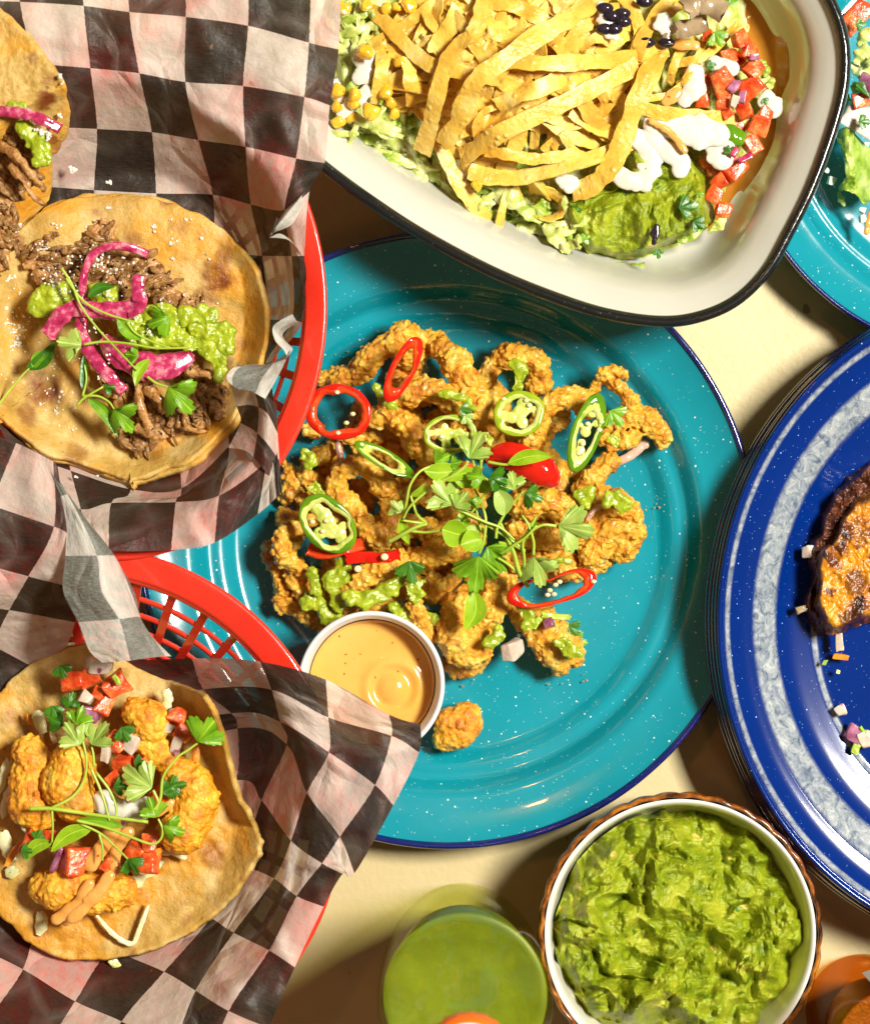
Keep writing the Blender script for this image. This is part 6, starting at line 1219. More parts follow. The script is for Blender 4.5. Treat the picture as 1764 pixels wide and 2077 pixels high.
def pork(label, discs, z, n, dirs, seed, big=()):
    r0 = discs[0]; root = empty('pulled_pork', P(r0[0], r0[1], z), label, 'pulled pork', 'pulled pork fillings')
    A = np.array(discs, float); C = PP(A[:, :2], np.full(len(A), z)); V, F = spheres(C, (A[:, 2] / S)[:, None] * np.array([1, 1, .30]), 2)
    q = lump('meat_base', V - np.array(root.location), F, 'pork', .0009, 1, [(tex('CLOUDS', .006, noise_depth=3), .005), (tex('VORONOI', .003), -.002)], None); q.location = (0, 0, 0); q.data.vertices.foreach_set('co', (V - np.array(root.location)).ravel()); q.parent = root
    for i in range(n):
        d = A[int(rng.integers(0, len(A)))]; a = rng.uniform(0, 6.28); rr = d[2] * math.sqrt(rng.uniform(0, .95)); x = d[0] + rr * math.cos(a); y = d[1] + rr * math.sin(a)
        hgt = z + d[2] / S * .30 * math.sqrt(max(0, 1 - (rr / d[2]) ** 2)); an = math.radians(dirs(x, y)) + rng.normal(0, .45)
        pork_shred(root, x, y, an, rng.uniform(22, 62), rng.uniform(3.0, 8.5), hgt + rng.uniform(-.001, .0022), rng.uniform(-7, 7), 'pork')
    for i in range(int(n * .5)):
        d = A[int(rng.integers(0, len(A)))]; a = rng.uniform(0, 6.28); rr = d[2] * math.sqrt(rng.uniform(0, 1.1)); x = d[0] + rr * math.cos(a); y = d[1] + rr * math.sin(a)
        me = dice_mesh('pork', int(rng.integers(0, 6))); o = bpy.data.objects.new('meat_crumb', me); link(o, root); hgt = z + d[2] / S * .30 * math.sqrt(max(0, 1 - min(1, (rr / d[2]) ** 2)))
        o.location = (P(x, y, hgt + .001) - np.array(root.location)).tolist(); u = rng.uniform(5, 12) / S; o.scale = (u * rng.uniform(.8, 1.8), u, u * .6); o.rotation_euler = (rng.uniform(-.6, .6), rng.uniform(-.6, .6), rng.uniform(0, 6))
    for pts, r in big:
        Cc = pathm([(x, y, z + dz) for x, y, dz in pts], 0, 6); V, F = tube(Cc, np.linspace(r, r * .6, len(Cc)) / S, 12); V = V + (vn(V[:, 0] * 700, V[:, 1] * 700, 3) * r / S * .3)[:, None] * [1, 1, 1]; mesh('meat_shred', V, F, 'pork', root)
    return root
def DZ(l): return [(cK((x, y))[0] + (r,)) for x, y, r in l]
p1 = DZ([(200, 440, 30), (290, 400, 34), (280, 520, 38), (370, 470, 38), (480, 400, 30), (550, 320, 34), (590, 420, 34), (700, 470, 36), (580, 540, 40), (480, 560, 36), (800, 530, 34), (880, 620, 32), (700, 620, 36), (960, 700, 28), (1040, 720, 24), (320, 620, 34), (560, 1000, 30), (640, 1120, 36), (720, 1220, 40), (830, 1300, 40), (800, 1400, 34), (720, 1420, 28), (940, 1330, 36), (1040, 1230, 38), (1130, 1150, 32), (1160, 1240, 26), (1050, 1330, 28), (1040, 1090, 26)])
pork('mound of pulled pork across the middle tortilla under avocado salsa', p1, .050, 215, lambda x, y: (20 if y < 620 else -68) + 25 * math.sin(x / 30), 1,
     big=[(cK2, r) for cK2, r in [([q + (dz,) for q, dz in zip(cK((760, 1130), (760, 1230), (790, 1330), (830, 1400)), (.008, .011, .010, .006))], 11), ([q + (dz,) for q, dz in zip(cK((800, 1150), (860, 1210), (880, 1290)), (.010, .013, .009))], 12), ([q + (dz,) for q, dz in zip(cK((1010, 1280), (1000, 1340), (1050, 1390), (1120, 1390)), (.008, .010, .008, .002))], 5), ([q + (dz,) for q, dz in zip(cK((1010, 1070), (1090, 1080), (1180, 1110)), (.010, .011, .006))], 9), ([q + (dz,) for q, dz in zip(cK((740, 1370), (800, 1400), (850, 1430)), (.010, .011, .009))], 9)]])
A3 = lambda l: [(x * .3737, y * .3737, r) for x, y, r in l]
pork('pulled pork in the top left taco spilling toward the middle one', A3([(0, 480, 30), (60, 520, 22), (30, 640, 40), (110, 680, 30), (0, 760, 40), (90, 800, 40), (140, 880, 30), (30, 900, 40), (160, 960, 22), (60, 1000, 36), (-20, 1060, 40), (10, 1190, 26), (20, 1310, 26), (0, 1420, 22)]), .078, 100, lambda x, y: -35 + 10 * math.sin(y / 20), 2,
     big=[([(x * .3737, y * .3737, d) for x, y, d in L], r) for L, r in [([(0, 780, .010), (90, 850, .013), (170, 950, .012), (240, 1030, .004)], 10), ([(60, 900, .010), (130, 980, .012), (180, 1060, .010), (240, 1110, .002)], 9), ([(10, 460, .010), (60, 490, .012), (100, 530, .006)], 11)]])
AS = 'avocado salsa on the pork tacos'
for f, pts, r, z, lab in [(cK, ((830, 760), (900, 760), (930, 820), (880, 880), (800, 880)), 64, .0605, 'large salsa dollop right of the pink onion petals'), (cK, ((730, 780), (680, 860), (700, 920)), 54, .0605, 'salsa under the crossing onion strips'), (cK, ((1010, 760), (1060, 770), (1150, 760)), 46, .0615, 'upper lobe of the salsa at the right of the middle taco'), (cK, ((1070, 830), (1150, 850), (1220, 850), (1230, 920)), 56, .0605, 'wide salsa dollop at the right end of the middle taco'),
                          (cK, ((1110, 920), (1170, 980), (1200, 1060)), 44, .0595, 'salsa finger running down at the right of the middle taco'), (cK, ((960, 880), (1030, 910)), 44, .0595, 'salsa bridge between the two right dollops'), (cK, ((230, 700), (300, 680), (350, 640), (380, 720)), 70, .0575, 'cheese dusted salsa at the left of the middle taco'), (cK, ((540, 640), (600, 670)), 50, .0590, 'salsa behind the dark seed leaf'),
                          (cA, ((130, 700), (190, 760), (230, 830), (240, 870)), 44, .090, 'salsa dab below the onion on the top left taco'), (cA, ((60, 570), (130, 580)), 24, .090, 'salsa sliver above the onion on the top left taco'), (cA, ((-10, 470), (10, 500)), 22, .090, 'salsa bit at the left photo edge')]:
    salsa(f(*pts), r * f.k, z, lab, group=AS, ex=10, flat=.5)
PO = 'pickled onion strips'
def onion(pts, w, z, lab, **kw): return ribbon('pickled_onion', pts, w * cK.k, 'pickled_onion', z, .0013, lab, 'onion', PO, **dict(dict(ragged=.2, curve=.18), **kw))
onion([(x, y, d) for (x, y), d in zip(cK((800, 430), (710, 395), (610, 385), (520, 420), (470, 500), (450, 590), (460, 680)), (0, .002, .003, .003, .003, .002, 0))], 42, .064, 'slim pickled onion strip arching over the top of the middle taco', roll=.3)
onion([(x, y, d) for (x, y), d in zip(cK((450, 740), (440, 830), (470, 930), (540, 1030), (610, 1110), (670, 1170)), (0, .001, .002, .003, .003, .001))], 62, .063, 'pickled onion strip running down to the pork at the bottom')
onion([(x, y, d) for (x, y), d in zip(cK((260, 870), (320, 780), (400, 725), (500, 730), (620, 735), (710, 720), (770, 650)), (0, .002, .003, .003, .003, .004, .005))], 86, .063, 'dark pickled onion strip lying across the middle taco', roll=-.2)
onion([(x, y, d) for (x, y), d in zip(cK((755, 545), (750, 620), (760, 700), (700, 750)), (.006, .006, .005, .003))], 68, .064, 'short upright pickled onion strip with a cut square end')
onion([(x, y, d) for (x, y), d in zip(cK((560, 890), (640, 960), (760, 1030), (900, 1040), (1050, 980)), (0, .002, .003, .003, .001))], 130, .061, 'broad pink pickled onion petal in the middle taco', taper=[.6, 1, 1.1, 1.1, .5])
onion([(x, y, d) for (x, y), d in zip(cK((580, 900), (680, 1020), (740, 1060)), (0, .001, .0))], 50, .060, 'folded edge of pickled onion under the broad petal')
onion([(x, y, d) for (x, y), d in zip(cA((-40, 600), (60, 608), (150, 620), (240, 655), (325, 700)), (0, .002, .003, .003, .001))], 56, .092, 'pickled onion strip across the top left taco')
CHL = [cK((x, y))[0] + (s,) for x, y, s in [(240, 390, 8), (300, 560, 18), (250, 700, 24), (320, 650, 24), (540, 470, 10), (400, 620, 18), (600, 710, 14), (450, 760, 10), (470, 860, 12), (500, 960, 14), (560, 1060, 10), (700, 780, 24), (850, 800, 24), (890, 710, 8), (120, 830, 22), (100, 900, 18), (20, 1090, 16), (330, 1030, 16), (270, 1290, 30), (350, 1250, 24), (80, 700, 24), (600, 520, 20), (420, 480, 18), (620, 560, 22)]]
crumbs('cheese_crumbs', CHL, 'cheese', 'white crumbled cheese scattered over the middle pork taco', 'cheese', 1.4, 3.2, 420, .0, 10, zf=lambda q: .0655 if 300 < q[1] < 800 and q[0] > 130 and q[0] < 330 else float(T1z(q)) + .0022 + (.014 if q[1] < 620 and q[0] > 60 else 0))
crumbs('cheese_crumbs', [cK((x, y))[0] + (s,) for x, y, s in [(840, 285, 4), (320, 275, 6), (470, 275, 3), (1030, 240, 4), (940, 360, 4), (940, 455, 3), (1150, 425, 3), (100, 835, 10), (120, 765, 8), (90, 910, 6), (30, 1100, 8), (260, 1180, 5), (320, 1270, 6), (60, 570, 6), (800, 690, 50), (700, 330, 60), (1100, 400, 60), (400, 1500, 60)]], 'cheese', 'single white cheese bits on the bare part of the middle tortilla', 'cheese', 1.8, 4.0, 90, .0, 10, zf=lambda q: float(T1z(q)) + .0024)
crumbs('cheese_crumbs', [(x * .3737, y * .3737, s) for x, y, s in [(200, 650, 6), (225, 680, 7), (250, 710, 7), (270, 735, 5), (318, 625, 5), (330, 430, 5), (95, 1240, 5), (320, 1225, 4), (400, 920, 3), (590, 985, 3)]], 'cheese', 'white crumbled cheese beside the salsa of the top left taco', 'cheese', 2.0, 4.2, 90, .0, 8, zf=lambda q: .092 if q[0] > 70 and q[0] < 108 and 235 < q[1] < 290 else float(max(T2z(q), pb(q, UB, .004))) + .003)
# herbs on the middle taco
K1 = lambda *a: [q + ((0.0),) for q in cK(*a)]
sprig('coriander sprig with a small scalloped leaf at the left of the middle taco', cK((450, 915))[0], .069, [cK((455, 920), (560, 905), (700, 915), (830, 938), (950, 940), (1075, 935)), cK((335, 505), (390, 590), (440, 710), (520, 820), (620, 930), (745, 1060)), cK((360, 560), (450, 680), (560, 745), (680, 785), (790, 810)), cK((690, 800), (740, 860), (840, 910), (930, 940))],
      [cK((455, 925))[0] + (172, 60, 0, 'herb_leaf_pale'), cK((760, 985))[0] + (170, 34, -.002, 'herb_leaf'), cK((930, 770))[0] + (200, 60, -.002, 'herb_leaf')],
      [cK((640, 770))[0] + cK((770, 895))[0] + (26, 0, 'herb_leaf', 0, .1), cK((480, 660))[0] + cK((620, 605))[0] + (22, 0, 'herb_leaf_dark', 0, -.15)], group='coriander sprigs on the tacos', r=2.6)
sprig('coriander sprig with bright broad leaves at the bottom of the middle taco', cK((450, 1210))[0], .066, [cK((420, 1250), (460, 1210), (560, 1150)), cK((450, 1200), (530, 1200), (590, 1230), (620, 1270)), cK((450, 1200), (470, 1110), (460, 1030)), cK((800, 1095), (850, 1130), (910, 1150))],
      [cK((610, 1265))[0] + (-48, 70, .001, 'herb_leaf'), cK((905, 1145))[0] + (-45, 82, .003, 'herb_leaf'), cK((560, 1150))[0] + (0, 30, 0, 'herb_leaf_dark')],
      [cK((480, 1215))[0] + cK((640, 1420))[0] + (26, -.003, 'herb_leaf', 0, -.1), cK((455, 1170))[0] + cK((455, 980))[0] + (18, 0, 'herb_leaf_dark', 0, .0), cK((810, 1000))[0] + cK((735, 1145))[0] + (24, .002, 'cotyledon_leaf', 0, .12)], group='coriander sprigs on the tacos', r=2.6)
sprig('coriander stem leaving the middle taco at the left photo edge', cK((150, 1060))[0], .058, [cK((-10, 1250), (60, 1160), (120, 1090), (160, 1050))], [], [cK((145, 1055))[0] + cK((300, 905))[0] + (30, .0, 'herb_leaf_dark', 0, .12), cK((180, 1050))[0] + cK((250, 950))[0] + (22, .0, 'herb_leaf', 0, -.1)], group='coriander sprigs on the tacos', r=2.4)

# ================================================================== fried fish taco
kf = cF.k
for pts, r, z, lab in [(((200, 770), (180, 900), (170, 1020), (220, 1120)), 105, .056, 'leftmost golden fried fish piece on the lower taco'), (((430, 800), (440, 900), (400, 990), (440, 1040)), 140, .060, 'fried fish piece under the curved coriander stem'), (((800, 530), (880, 560), (900, 620)), 105, .060, 'fried fish piece beside the upper tomato dice'),
                       (((820, 690), (920, 740), (980, 800)), 95, .058, 'fried fish piece behind the tomato at the taco centre'), (((1080, 900), (1150, 960), (1190, 1080), (1120, 1180), (1060, 1260)), 110, .059, 'large fried fish piece at the right against the raised tortilla'), (((290, 1570), (400, 1560), (540, 1580), (680, 1600), (720, 1590)), 112, .054, 'fried fish piece at the bottom with orange sauce over it')]:
    battered('fried_fish', cF(*pts), r * kf, z, lab, 'fried fish', 'fried fish pieces', 'nugget_batter', .7)
FT = [(430, 330, 110, 'leftmost upper tomato dice on the fish taco'), (530, 320, 105, 'second upper tomato dice on the fish taco'), (690, 350, 130, 'largest upper tomato dice with a green stalk'), (615, 485, 105, 'tomato dice below the two upper ones'), (590, 400, 70, 'dark tomato dice between the upper ones'), (1050, 545, 95, 'tomato dice near the raised tortilla edge'), (1085, 640, 100, 'tomato dice below the one near the raised edge'),
      (690, 700, 110, 'tomato dice left of the white onion'), (840, 680, 90, 'tomato dice right of the white onion'), (740, 830, 120, 'wet tomato dice at the taco centre'), (840, 840, 90, 'tomato dice right of the wet centre one'), (680, 920, 80, 'tomato dice above the pale sauce'), (960, 1010, 120, 'tomato dice beside the large fish piece'), (190, 1290, 110, 'tomato dice at the left below the stems'), (440, 1390, 150, 'long pale tomato dice above the bottom fish'),
      (800, 1340, 90, 'tomato dice right of the pale sauce'), (890, 1290, 90, 'small tomato dice near the bottom right leaf'), (300, 1260, 90, 'tomato dice under the long seed leaf'), (640, 1420, 80, 'dark tomato dice above the orange sauce'), (880, 1420, 110, 'orange tomato dice at the bottom right of the filling')]
for x, y, s, lab in FT:
    q = cF((x, y))[0]; dice('tomato_dice', q[0], q[1], .061 if y > 600 else .060, s * kf, 'tomato', lab, 'tomato', 'tomato dice on the fish taco', tilt=.45)
for x, y, s, m_, lab, dm in [(590, 240, 110, 'onion', 'pink white onion piece at the top of the fish taco', (1.2, .7, .5)), (510, 430, 70, 'onion', 'square onion piece below the upper tomatoes', (1, 1, .7)), (530, 530, 90, 'red_onion', 'pale purple onion above the coriander', (1.2, .9, .5)), (765, 690, 95, 'onion', 'white onion piece at the taco centre', (1.1, .9, .7)), (630, 745, 90, 'onion', 'onion sliver left of the centre tomato', (.5, 1.2, .5)),
                             (1050, 715, 95, 'onion', 'onion chip above the large fish piece', (.6, 1.1, .5)), (1002, 612, 50, 'onion', 'tiny onion chip beside the right tomatoes', (1, 1, .7)), (830, 865, 60, 'onion', 'onion chip on the wet tomato', (1, .8, .5)), (780, 1035, 60, 'red_onion', 'purple onion bit above the pale sauce', (1.1, .6, .5)), (340, 1380, 110, 'red_onion', 'dark purple onion sliver above the bottom fish', (.35, 1.3, .5)), (715, 1165, 70, 'red_onion', 'purple onion in the pale sauce', (.8, 1, .4))]:
    q = cF((x, y))[0]; dice('onion_chip', q[0], q[1], .0625, s * kf, m_, lab, 'onion', 'onion pieces on the fish taco', ang=random.uniform(-30, 30), dims=dm)
for pts, r, z, m_, lab in [(((620, 1050), (700, 1090), (780, 1110), (870, 1080)), 56, .062, 'crema', 'pale sauce pool at the centre of the fish taco'), (((930, 1090), (1000, 1060)), 50, .062, 'chipotle_sauce', 'sauce beside the large fish piece'), (((690, 1160), (650, 1260), (570, 1370), (540, 1420)), 52, .062, 'chipotle_sauce', 'pale orange sauce run above the bottom fish'), (((760, 1230), (700, 1320), (680, 1400), (685, 1460)), 40, .062, 'chipotle_sauce', 'thin sauce trail down to the bottom fish'),
                           (((530, 1540), (480, 1640), (410, 1700), (340, 1745)), 42, .063, 'chipotle_sauce', 'left finger of orange sauce on the bottom fish'), (((650, 1490), (580, 1590), (500, 1680), (430, 1740)), 40, .064, 'chipotle_sauce', 'right glossy finger of orange sauce on the bottom fish'), (((330, 1740), (400, 1765)), 28, .052, 'chipotle_sauce', 'sauce puddle at the tip of the bottom fish')]:
    crema(cF(*pts), r * kf, z, lab, m_, 'sauce on the fish taco', flat=.58)
def cab(pts, w, z, lab, mat='cabbage', **kw): return ribbon('cabbage_shred' if mat == 'cabbage' else 'carrot_shred', cF(*pts), w * kf, mat, z, .0012, lab, 'cabbage' if mat == 'cabbage' else 'carrot', 'slaw shreds on the fish taco', **dict(dict(ragged=.3, curve=.3, taper=[.6, 1, .9, 1, .5]), **kw))
cab([(570, 1715), (640, 1800), (720, 1870), (790, 1890), (820, 1830), (850, 1750), (885, 1660)], 32, .049, 'V shaped cabbage shred on the bare lower tortilla')
cab([(240, 1700), (250, 1770), (230, 1840)], 70, .046, 'pale cabbage leaf tip under the bottom fish'); cab([(220, 510), (240, 580), (260, 640)], 70, .052, 'pale cabbage bit left of the coriander'); cab([(980, 380), (1000, 440), (980, 500)], 60, .056, 'cabbage shred near the folded tortilla top')
cab([(330, 560), (310, 640), (330, 700)], 40, .050, 'cabbage shred under the coriander leaves'); cab([(60, 800), (20, 900), (-10, 1000)], 60, .050, 'cabbage strand at the left photo edge'); cab([(60, 960), (30, 1060), (20, 1150)], 40, .050, 'cabbage strand left of the leftmost fish')
cab([(20, 1220), (40, 1320), (90, 1400)], 80, .050, 'cabbage heap lowest at the left photo edge'); cab([(130, 1180), (170, 1240), (150, 1300)], 34, .055, 'cabbage strand near the left tomato'); cab([(960, 1350), (1040, 1350), (1110, 1390)], 40, .050, 'cabbage strand pointing right below the large fish')
cab([(780, 1560), (850, 1480), (960, 1400)], 80, .048, 'cabbage strand right of the bottom fish'); cab([(100, 1440), (60, 1470), (120, 1460)], 60, .047, 'cabbage crumb left of the bottom fish')
cab([(40, 1430), (90, 1340), (160, 1270)], 42, .056, 'orange carrot shred at the left of the filling', 'carrot'); cab([(1160, 690), (1165, 760), (1160, 840)], 46, .056, 'carrot shred against the raised tortilla', 'carrot'); cab([(160, 520), (170, 570), (200, 590)], 16, .050, 'thin carrot shred left of the cabbage bit', 'carrot'); cab([(830, 1460), (900, 1380), (960, 1330)], 50, .060, 'carrot piece at the bottom right of the filling', 'carrot')
FG = 'coriander sprigs on the tacos'
sprig('coriander sprig with a broad pale leaf on the fish taco', cF((300, 1090))[0], .070, [dict(p=cF((175, 1090), (300, 1090), (450, 1110), (620, 1135), (880, 1170)), r=4.4), cF((300, 1090), (430, 1020), (500, 920), (515, 800), (490, 680), (480, 640)), cF((560, 840), (555, 770), (545, 720)), cF((540, 850), (590, 960), (625, 1060), (650, 1160)), cF((575, 880), (650, 980), (690, 1080), (685, 1150))],
      [cF((485, 720))[0] + (125, 64, .003, 'herb_leaf_pale'), cF((540, 720))[0] + (55, 64, .003, 'herb_leaf_pale'), cF((450, 600))[0] + (70, 50, .001, 'herb_leaf'), cF((380, 600))[0] + (150, 44, -.002, 'herb_leaf_dark'), cF((400, 500))[0] + (70, 40, -.002, 'herb_leaf_dark')], [], group=FG, r=3.0)
sprig('coriander sprig with a leaf standing over the raised tortilla edge', cF((930, 1120))[0], .071, [cF((880, 1140), (950, 1040), (970, 900), (1050, 790), (1120, 740), (1175, 700)), cF((910, 980), (940, 1050), (930, 1100)), cF((455, 1160), (620, 1200), (780, 1260), (900, 1300), (955, 1270), (965, 1210), (940, 1150))],
      [cF((1165, 705))[0] + (52, 70, .004, 'herb_leaf'), cF((915, 975))[0] + (150, 74, .001, 'herb_leaf_pale'), cF((930, 1150))[0] + (110, 44, .001, 'herb_leaf'), cF((965, 1190))[0] + (-20, 46, .002, 'herb_leaf'), cF((960, 1000))[0] + (30, 36, -.002, 'herb_leaf_dark')], [cF((735, 1200))[0] + cF((450, 1160))[0] + (22, -.001, 'herb_leaf', 0, .05)], group=FG, r=3.0)
sprig('coriander sprig with a long seed leaf at the lower left of the fish taco', cF((540, 1200))[0], .069, [cF((310, 1100), (315, 1200), (310, 1290)), cF((480, 1180), (600, 1240), (700, 1330), (760, 1390)), cF((590, 1240), (610, 1320), (610, 1400))],
      [cF((755, 1380))[0] + (-60, 50, .0, 'herb_leaf_dark')], [cF((545, 1205))[0] + cF((305, 1345))[0] + (34, .0, 'cotyledon_leaf', 0, .12), cF((310, 1290))[0] + cF((150, 1400))[0] + (28, -.001, 'cotyledon_leaf', -.003, .18)], group=FG, r=2.6)
for x, y, a, L, lab in [(355, 230, -70, 34, 'dark coriander bit left of the upper tomatoes'), (310, 470, -80, 34, 'dark coriander bit left of the square onion'), (715, 600, -60, 36, 'dark coriander bit on the upper fish piece'), (670, 960, 0, 30, 'coriander bit above the pale sauce'), (790, 815, 0, 26, 'coriander bit on the wet tomato'), (120, 1340, 0, 26, 'coriander bit on the carrot shred'), (1000, 960, 10, 34, 'dark coriander tip by the large fish'), (210, 1280, 60, 26, 'coriander bit on the left tomato')]:
    q = cF((x, y))[0]; o = leaf_mesh(q[0], q[1], a, L, .067 if y > 400 else .062, 'herb_leaf_dark', None, seed=L % 9); center(o); tag(o, lab, 'herb', 'coriander bits on the fish taco')
bit('green_stalk', cF((675, 300), (700, 330), (710, 355)), 9, 'herb_stem', .0685, 'cut green stalk on the largest upper tomato dice', 'herb')
bit('lettuce_scrap', [(224, 1945), (232, 1952), (240, 1962)], 16, 'lettuce', .042, 'small green scrap on the paper below the fish taco', 'lettuce')

# ================================================================== charred quesadilla on the blue stack
QZ = .0045 * 4 + .002 + .005
qo = cQ((1400, 0), (900, 120), (711, 190), (640, 255), (560, 310), (490, 380), (455, 460), (415, 545), (400, 640), (350, 700), (330, 820), (350, 930), (300, 1080), (330, 1180), (400, 1240), (480, 1240), (620, 1190), (800, 1150), (1400, 1000))
heap('charred_edge', qo, lambda q: QZ + .012 + .0030 * ridge(q[..., 0] / 24, q[..., 1] / 24, 6, 3), 'charred', 'blackened crusty underside of the quesadilla on the blue plate', 'quesadilla', None, 70, edge=.012, n=14)
qc = cQ((1400, 250), (1000, 300), (800, 350), (700, 410), (620, 450), (560, 520), (520, 600), (480, 690), (410, 740), (385, 860), (395, 960), (378, 1060), (410, 1150), (465, 1240), (540, 1228), (620, 1195), (720, 1160), (900, 1120), (1400, 1050))
Oq = closed_interp(qc, 12); c = Oq.mean(0); rs = np.linspace(.002, 1, 90) ** .8; q = c + (Oq - c)[None] * rs[:, None, None]; q = q + 5 * np.stack([fbm(q[..., 0] / 14, q[..., 1] / 14, 3, 3), fbm(q[..., 0] / 14 + 7, q[..., 1] / 14, 4, 3)], -1) * sm(.8, 1, rs)[:, None, None]
z = QZ + .021 + .0016 * fbm(q[..., 0] / 18, q[..., 1] / 18, 5, 4) - .008 * sm(.84, 1, rs)[:, None] ** 2
to = sm(.80, .97, rs)[:, None] * np.ones(q.shape[:2])
for x, y, r, a in [cQ((625, 930))[0] + (34, .98), cQ((590, 1150))[0] + (30, .9), cQ((620, 580))[0] + (16, .8), cQ((660, 640))[0] + (18, .8), cQ((560, 740))[0] + (12, .7)]:
    d = np.hypot(q[..., 0] - x, q[..., 1] - y) + 8 * fbm(q[..., 0] / 10, q[..., 1] / 10, 9, 3); to = np.maximum(to, a * (1 - sm(r * .4, r, d)))
o = mesh('quesadilla', PP(q, z).reshape(-1, 3), gridF(90, len(Oq), True), 'quesadilla_crust', attr={'toast': to}); center(o); tag(o, 'folded orange quesadilla with burnt spots at the right photo edge', 'quesadilla')
for x, y, s, m_, lab, dm in [(395, 745, 90, 'onion', 'glassy onion slice beside the burnt quesadilla edge', (1.6, .7, .3)), (300, 1095, 55, 'mushroom', 'brown onion end at the lower left of the quesadilla', (1.2, .7, .5)), (525, 1285, 75, 'onion', 'onion slice just below the quesadilla', (.6, 1.4, .3)), (535, 1375, 60, 'carrot', 'brown orange bit below the onion slice', (1.4, .6, .5)), (535, 1690, 70, 'onion', 'lone pale onion chip on the blue plate', (1, 1, .3)),
                             (622, 1832, 105, 'red_onion', 'purple onion chip on the blue plate', (1.1, .8, .3)), (682, 1865, 90, 'onion', 'white onion piece beside the purple chip', (.9, 1, .5)), (520, 1465, 24, 'lettuce_green', 'tiny green crumb on the blue plate', (1, 1, .5)), (440, 1410, 24, 'lettuce_green', 'green crumb at the inner silver ring', (1, 1.3, .5))]:
    q = cQ((x, y))[0]; dice('vegetable_bit', q[0], q[1], QZ + .003 + (.002 if y > 1300 else .006), s * cQ.k, m_, lab, 'vegetable', None, ang=random.uniform(-25, 25), dims=dm, tilt=.12)
bit('green_stalk', cQ((640, 1880), (625, 1915), (615, 1950)), 15, 'herb_stem', QZ + .005, 'short green stalk on the blue plate beside the onion', 'herb')
bit('green_stalk', cQ((650, 1790), (665, 1810), (690, 1825)), 6, 'herb_leaf', QZ + .006, 'fine green herb bit above the purple onion chip', 'herb')

# ================================================================== leftover salad on the right teal plate
ks = cS.k; Z2 = .012
def leafsheet(name, outl, zf, mat, label, cat='lettuce', group=None):
    Oq = closed_interp(outl, 8); c = Oq.mean(0); rs = np.linspace(.01, 1, 22); q = c + (Oq - c)[None] * rs[:, None, None]; n = len(Oq)
    q = q + (4 * vn(np.arange(n) / 2.5, np.zeros(n), 4))[None, :, None] * (rs ** 3)[:, None, None]
    z = zf(q) + .003 * fbm(q[..., 0] / 22, q[..., 1] / 22, 5, 3); uv = q / 60.
    o = mesh(name, PP(q, z).reshape(-1, 3), gridF(22, n, True), mat, uv=uv.reshape(-1, 2)); center(o); solid(o, .0005); tag(o, label, cat, group); return o
leafsheet('lettuce_leaf', cS((530, 830), (600, 780), (650, 830), (720, 900), (800, 950), (800, 1200), (740, 1240), (700, 1255), (650, 1200), (600, 1180), (545, 1180), (580, 1080), (575, 960)), lambda q: .026 + .006 * np.sin(q[..., 0] / 18), 'lettuce_green', 'curled green lettuce leaf lying on the right teal plate')
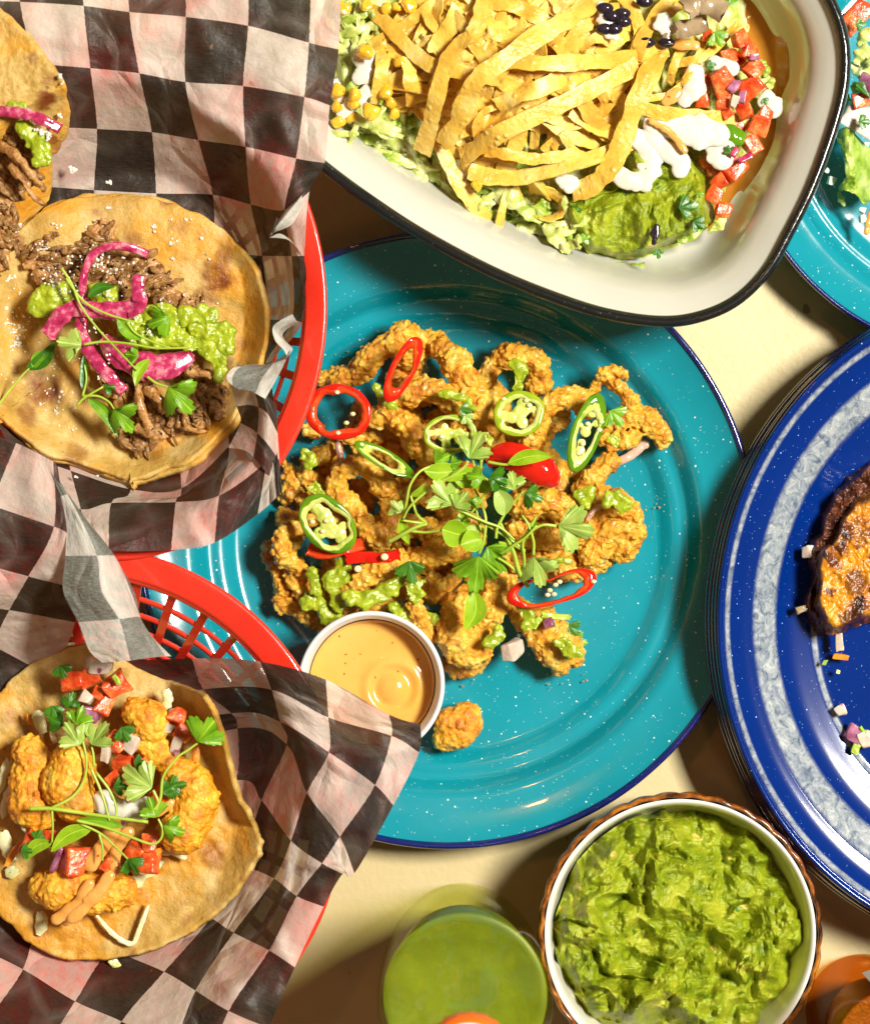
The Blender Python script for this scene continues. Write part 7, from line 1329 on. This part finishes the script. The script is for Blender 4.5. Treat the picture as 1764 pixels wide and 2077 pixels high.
for pts, w, z, mt, lab in [(((760, 180), (700, 230), (680, 290)), 110, .028, 'lettuce', 'pale lettuce below the tomato wedge'), (((720, 280), (680, 350), (650, 400)), 90, .030, 'lettuce', 'pale lettuce strip at the right photo edge'), (((610, 400), (680, 430), (760, 440)), 110, .028, 'lettuce', 'crumpled lettuce left of the purple onion'), (((620, 520), (680, 560), (650, 600)), 90, .026, 'lettuce', 'lettuce beside the small tomato piece'),
                           (((590, 580), (600, 660), (560, 700)), 60, .020, 'lettuce_green', 'thin green lettuce next to the black tray rim'), (((540, 1180), (560, 1230), (580, 1270)), 40, .018, 'lettuce_green', 'narrow tip hanging off the green lettuce leaf'), (((720, 360), (760, 400)), 90, .034, 'lettuce_green', 'bright lettuce at the right photo edge'), (((700, 560), (760, 520), (800, 560)), 90, .030, 'lettuce', 'lettuce behind the purple onion')]:
    shred(cS(*pts), w * ks, z, lab, mt, 'lettuce scraps on the right teal plate', curve=.4)
dice('tomato_wedge', *cS((650, 110))[0], .030, 110 * ks, 'tomato', 'red tomato wedge at the top right corner', 'tomato', None, ang=48, dims=(2.0, .95, .8), tilt=.1, var=1)
dice('tomato_piece', *cS((672, 612))[0], .034, 100 * ks, 'tomato', 'small tomato piece below the purple onion at the right edge', 'tomato', None, ang=20, var=2)
dice('onion_piece', *cS((712, 515))[0], .038, 100 * ks, 'red_onion', 'purple onion piece at the right photo edge', 'onion', None, ang=70, var=3)
dice('onion_piece', *cS((680, 735))[0], .032, 160 * ks, 'onion', 'large translucent onion piece above the green lettuce leaf', 'onion', None, ang=-25, dims=(1.3, .9, .4), tilt=.15, var=4)
dice('onion_piece', *cS((598, 85))[0], .026, 70 * ks, 'red_onion', 'onion sliver left of the tomato wedge', 'onion', None, ang=40, dims=(1.4, .5, .4), var=1)
for i, (x, y, s) in enumerate([(500, 1110, 44), (470, 1050, 26), (690, 1295, 34), (690, 1347, 40), (712, 890, 30), (600, 215, 40)]):
    q = cS((x, y))[0]; dice('cheese_crumb', q[0], q[1], .0215, s * ks, 'cheese', ['largest cheese crumb left of the green lettuce leaf', 'small cheese crumb by the black tray rim', 'upper cheese crumb below the green lettuce leaf', 'lower cheese crumb below the green lettuce leaf', 'cheese crumb on top of the green lettuce leaf', 'cheese crumb under the tomato wedge'][i], 'cheese', 'cheese crumbs on the right teal plate')
blob('sauce_streak', cS((760, 1280), (730, 1360), (715, 1430)), 24 * ks, .022, 'chipotle_sauce', 'orange strip of sauce at the right photo edge', 'sauce', None, .0007, [(tex('CLOUDS', .006), .0008)])
for x, y, a, L, lab in [(640, 150, 0, 22, 'herb bit on the tomato wedge'), (655, 750, 0, 28, 'herb bit on the translucent onion'), (730, 610, 80, 50, 'herb leaf right of the small tomato piece')]:
    q = cS((x, y))[0]; o = leaf_mesh(q[0], q[1], a, L, .040, 'herb_leaf_dark', None, seed=L % 9); center(o); tag(o, lab, 'herb', 'herb bits on the right plate')
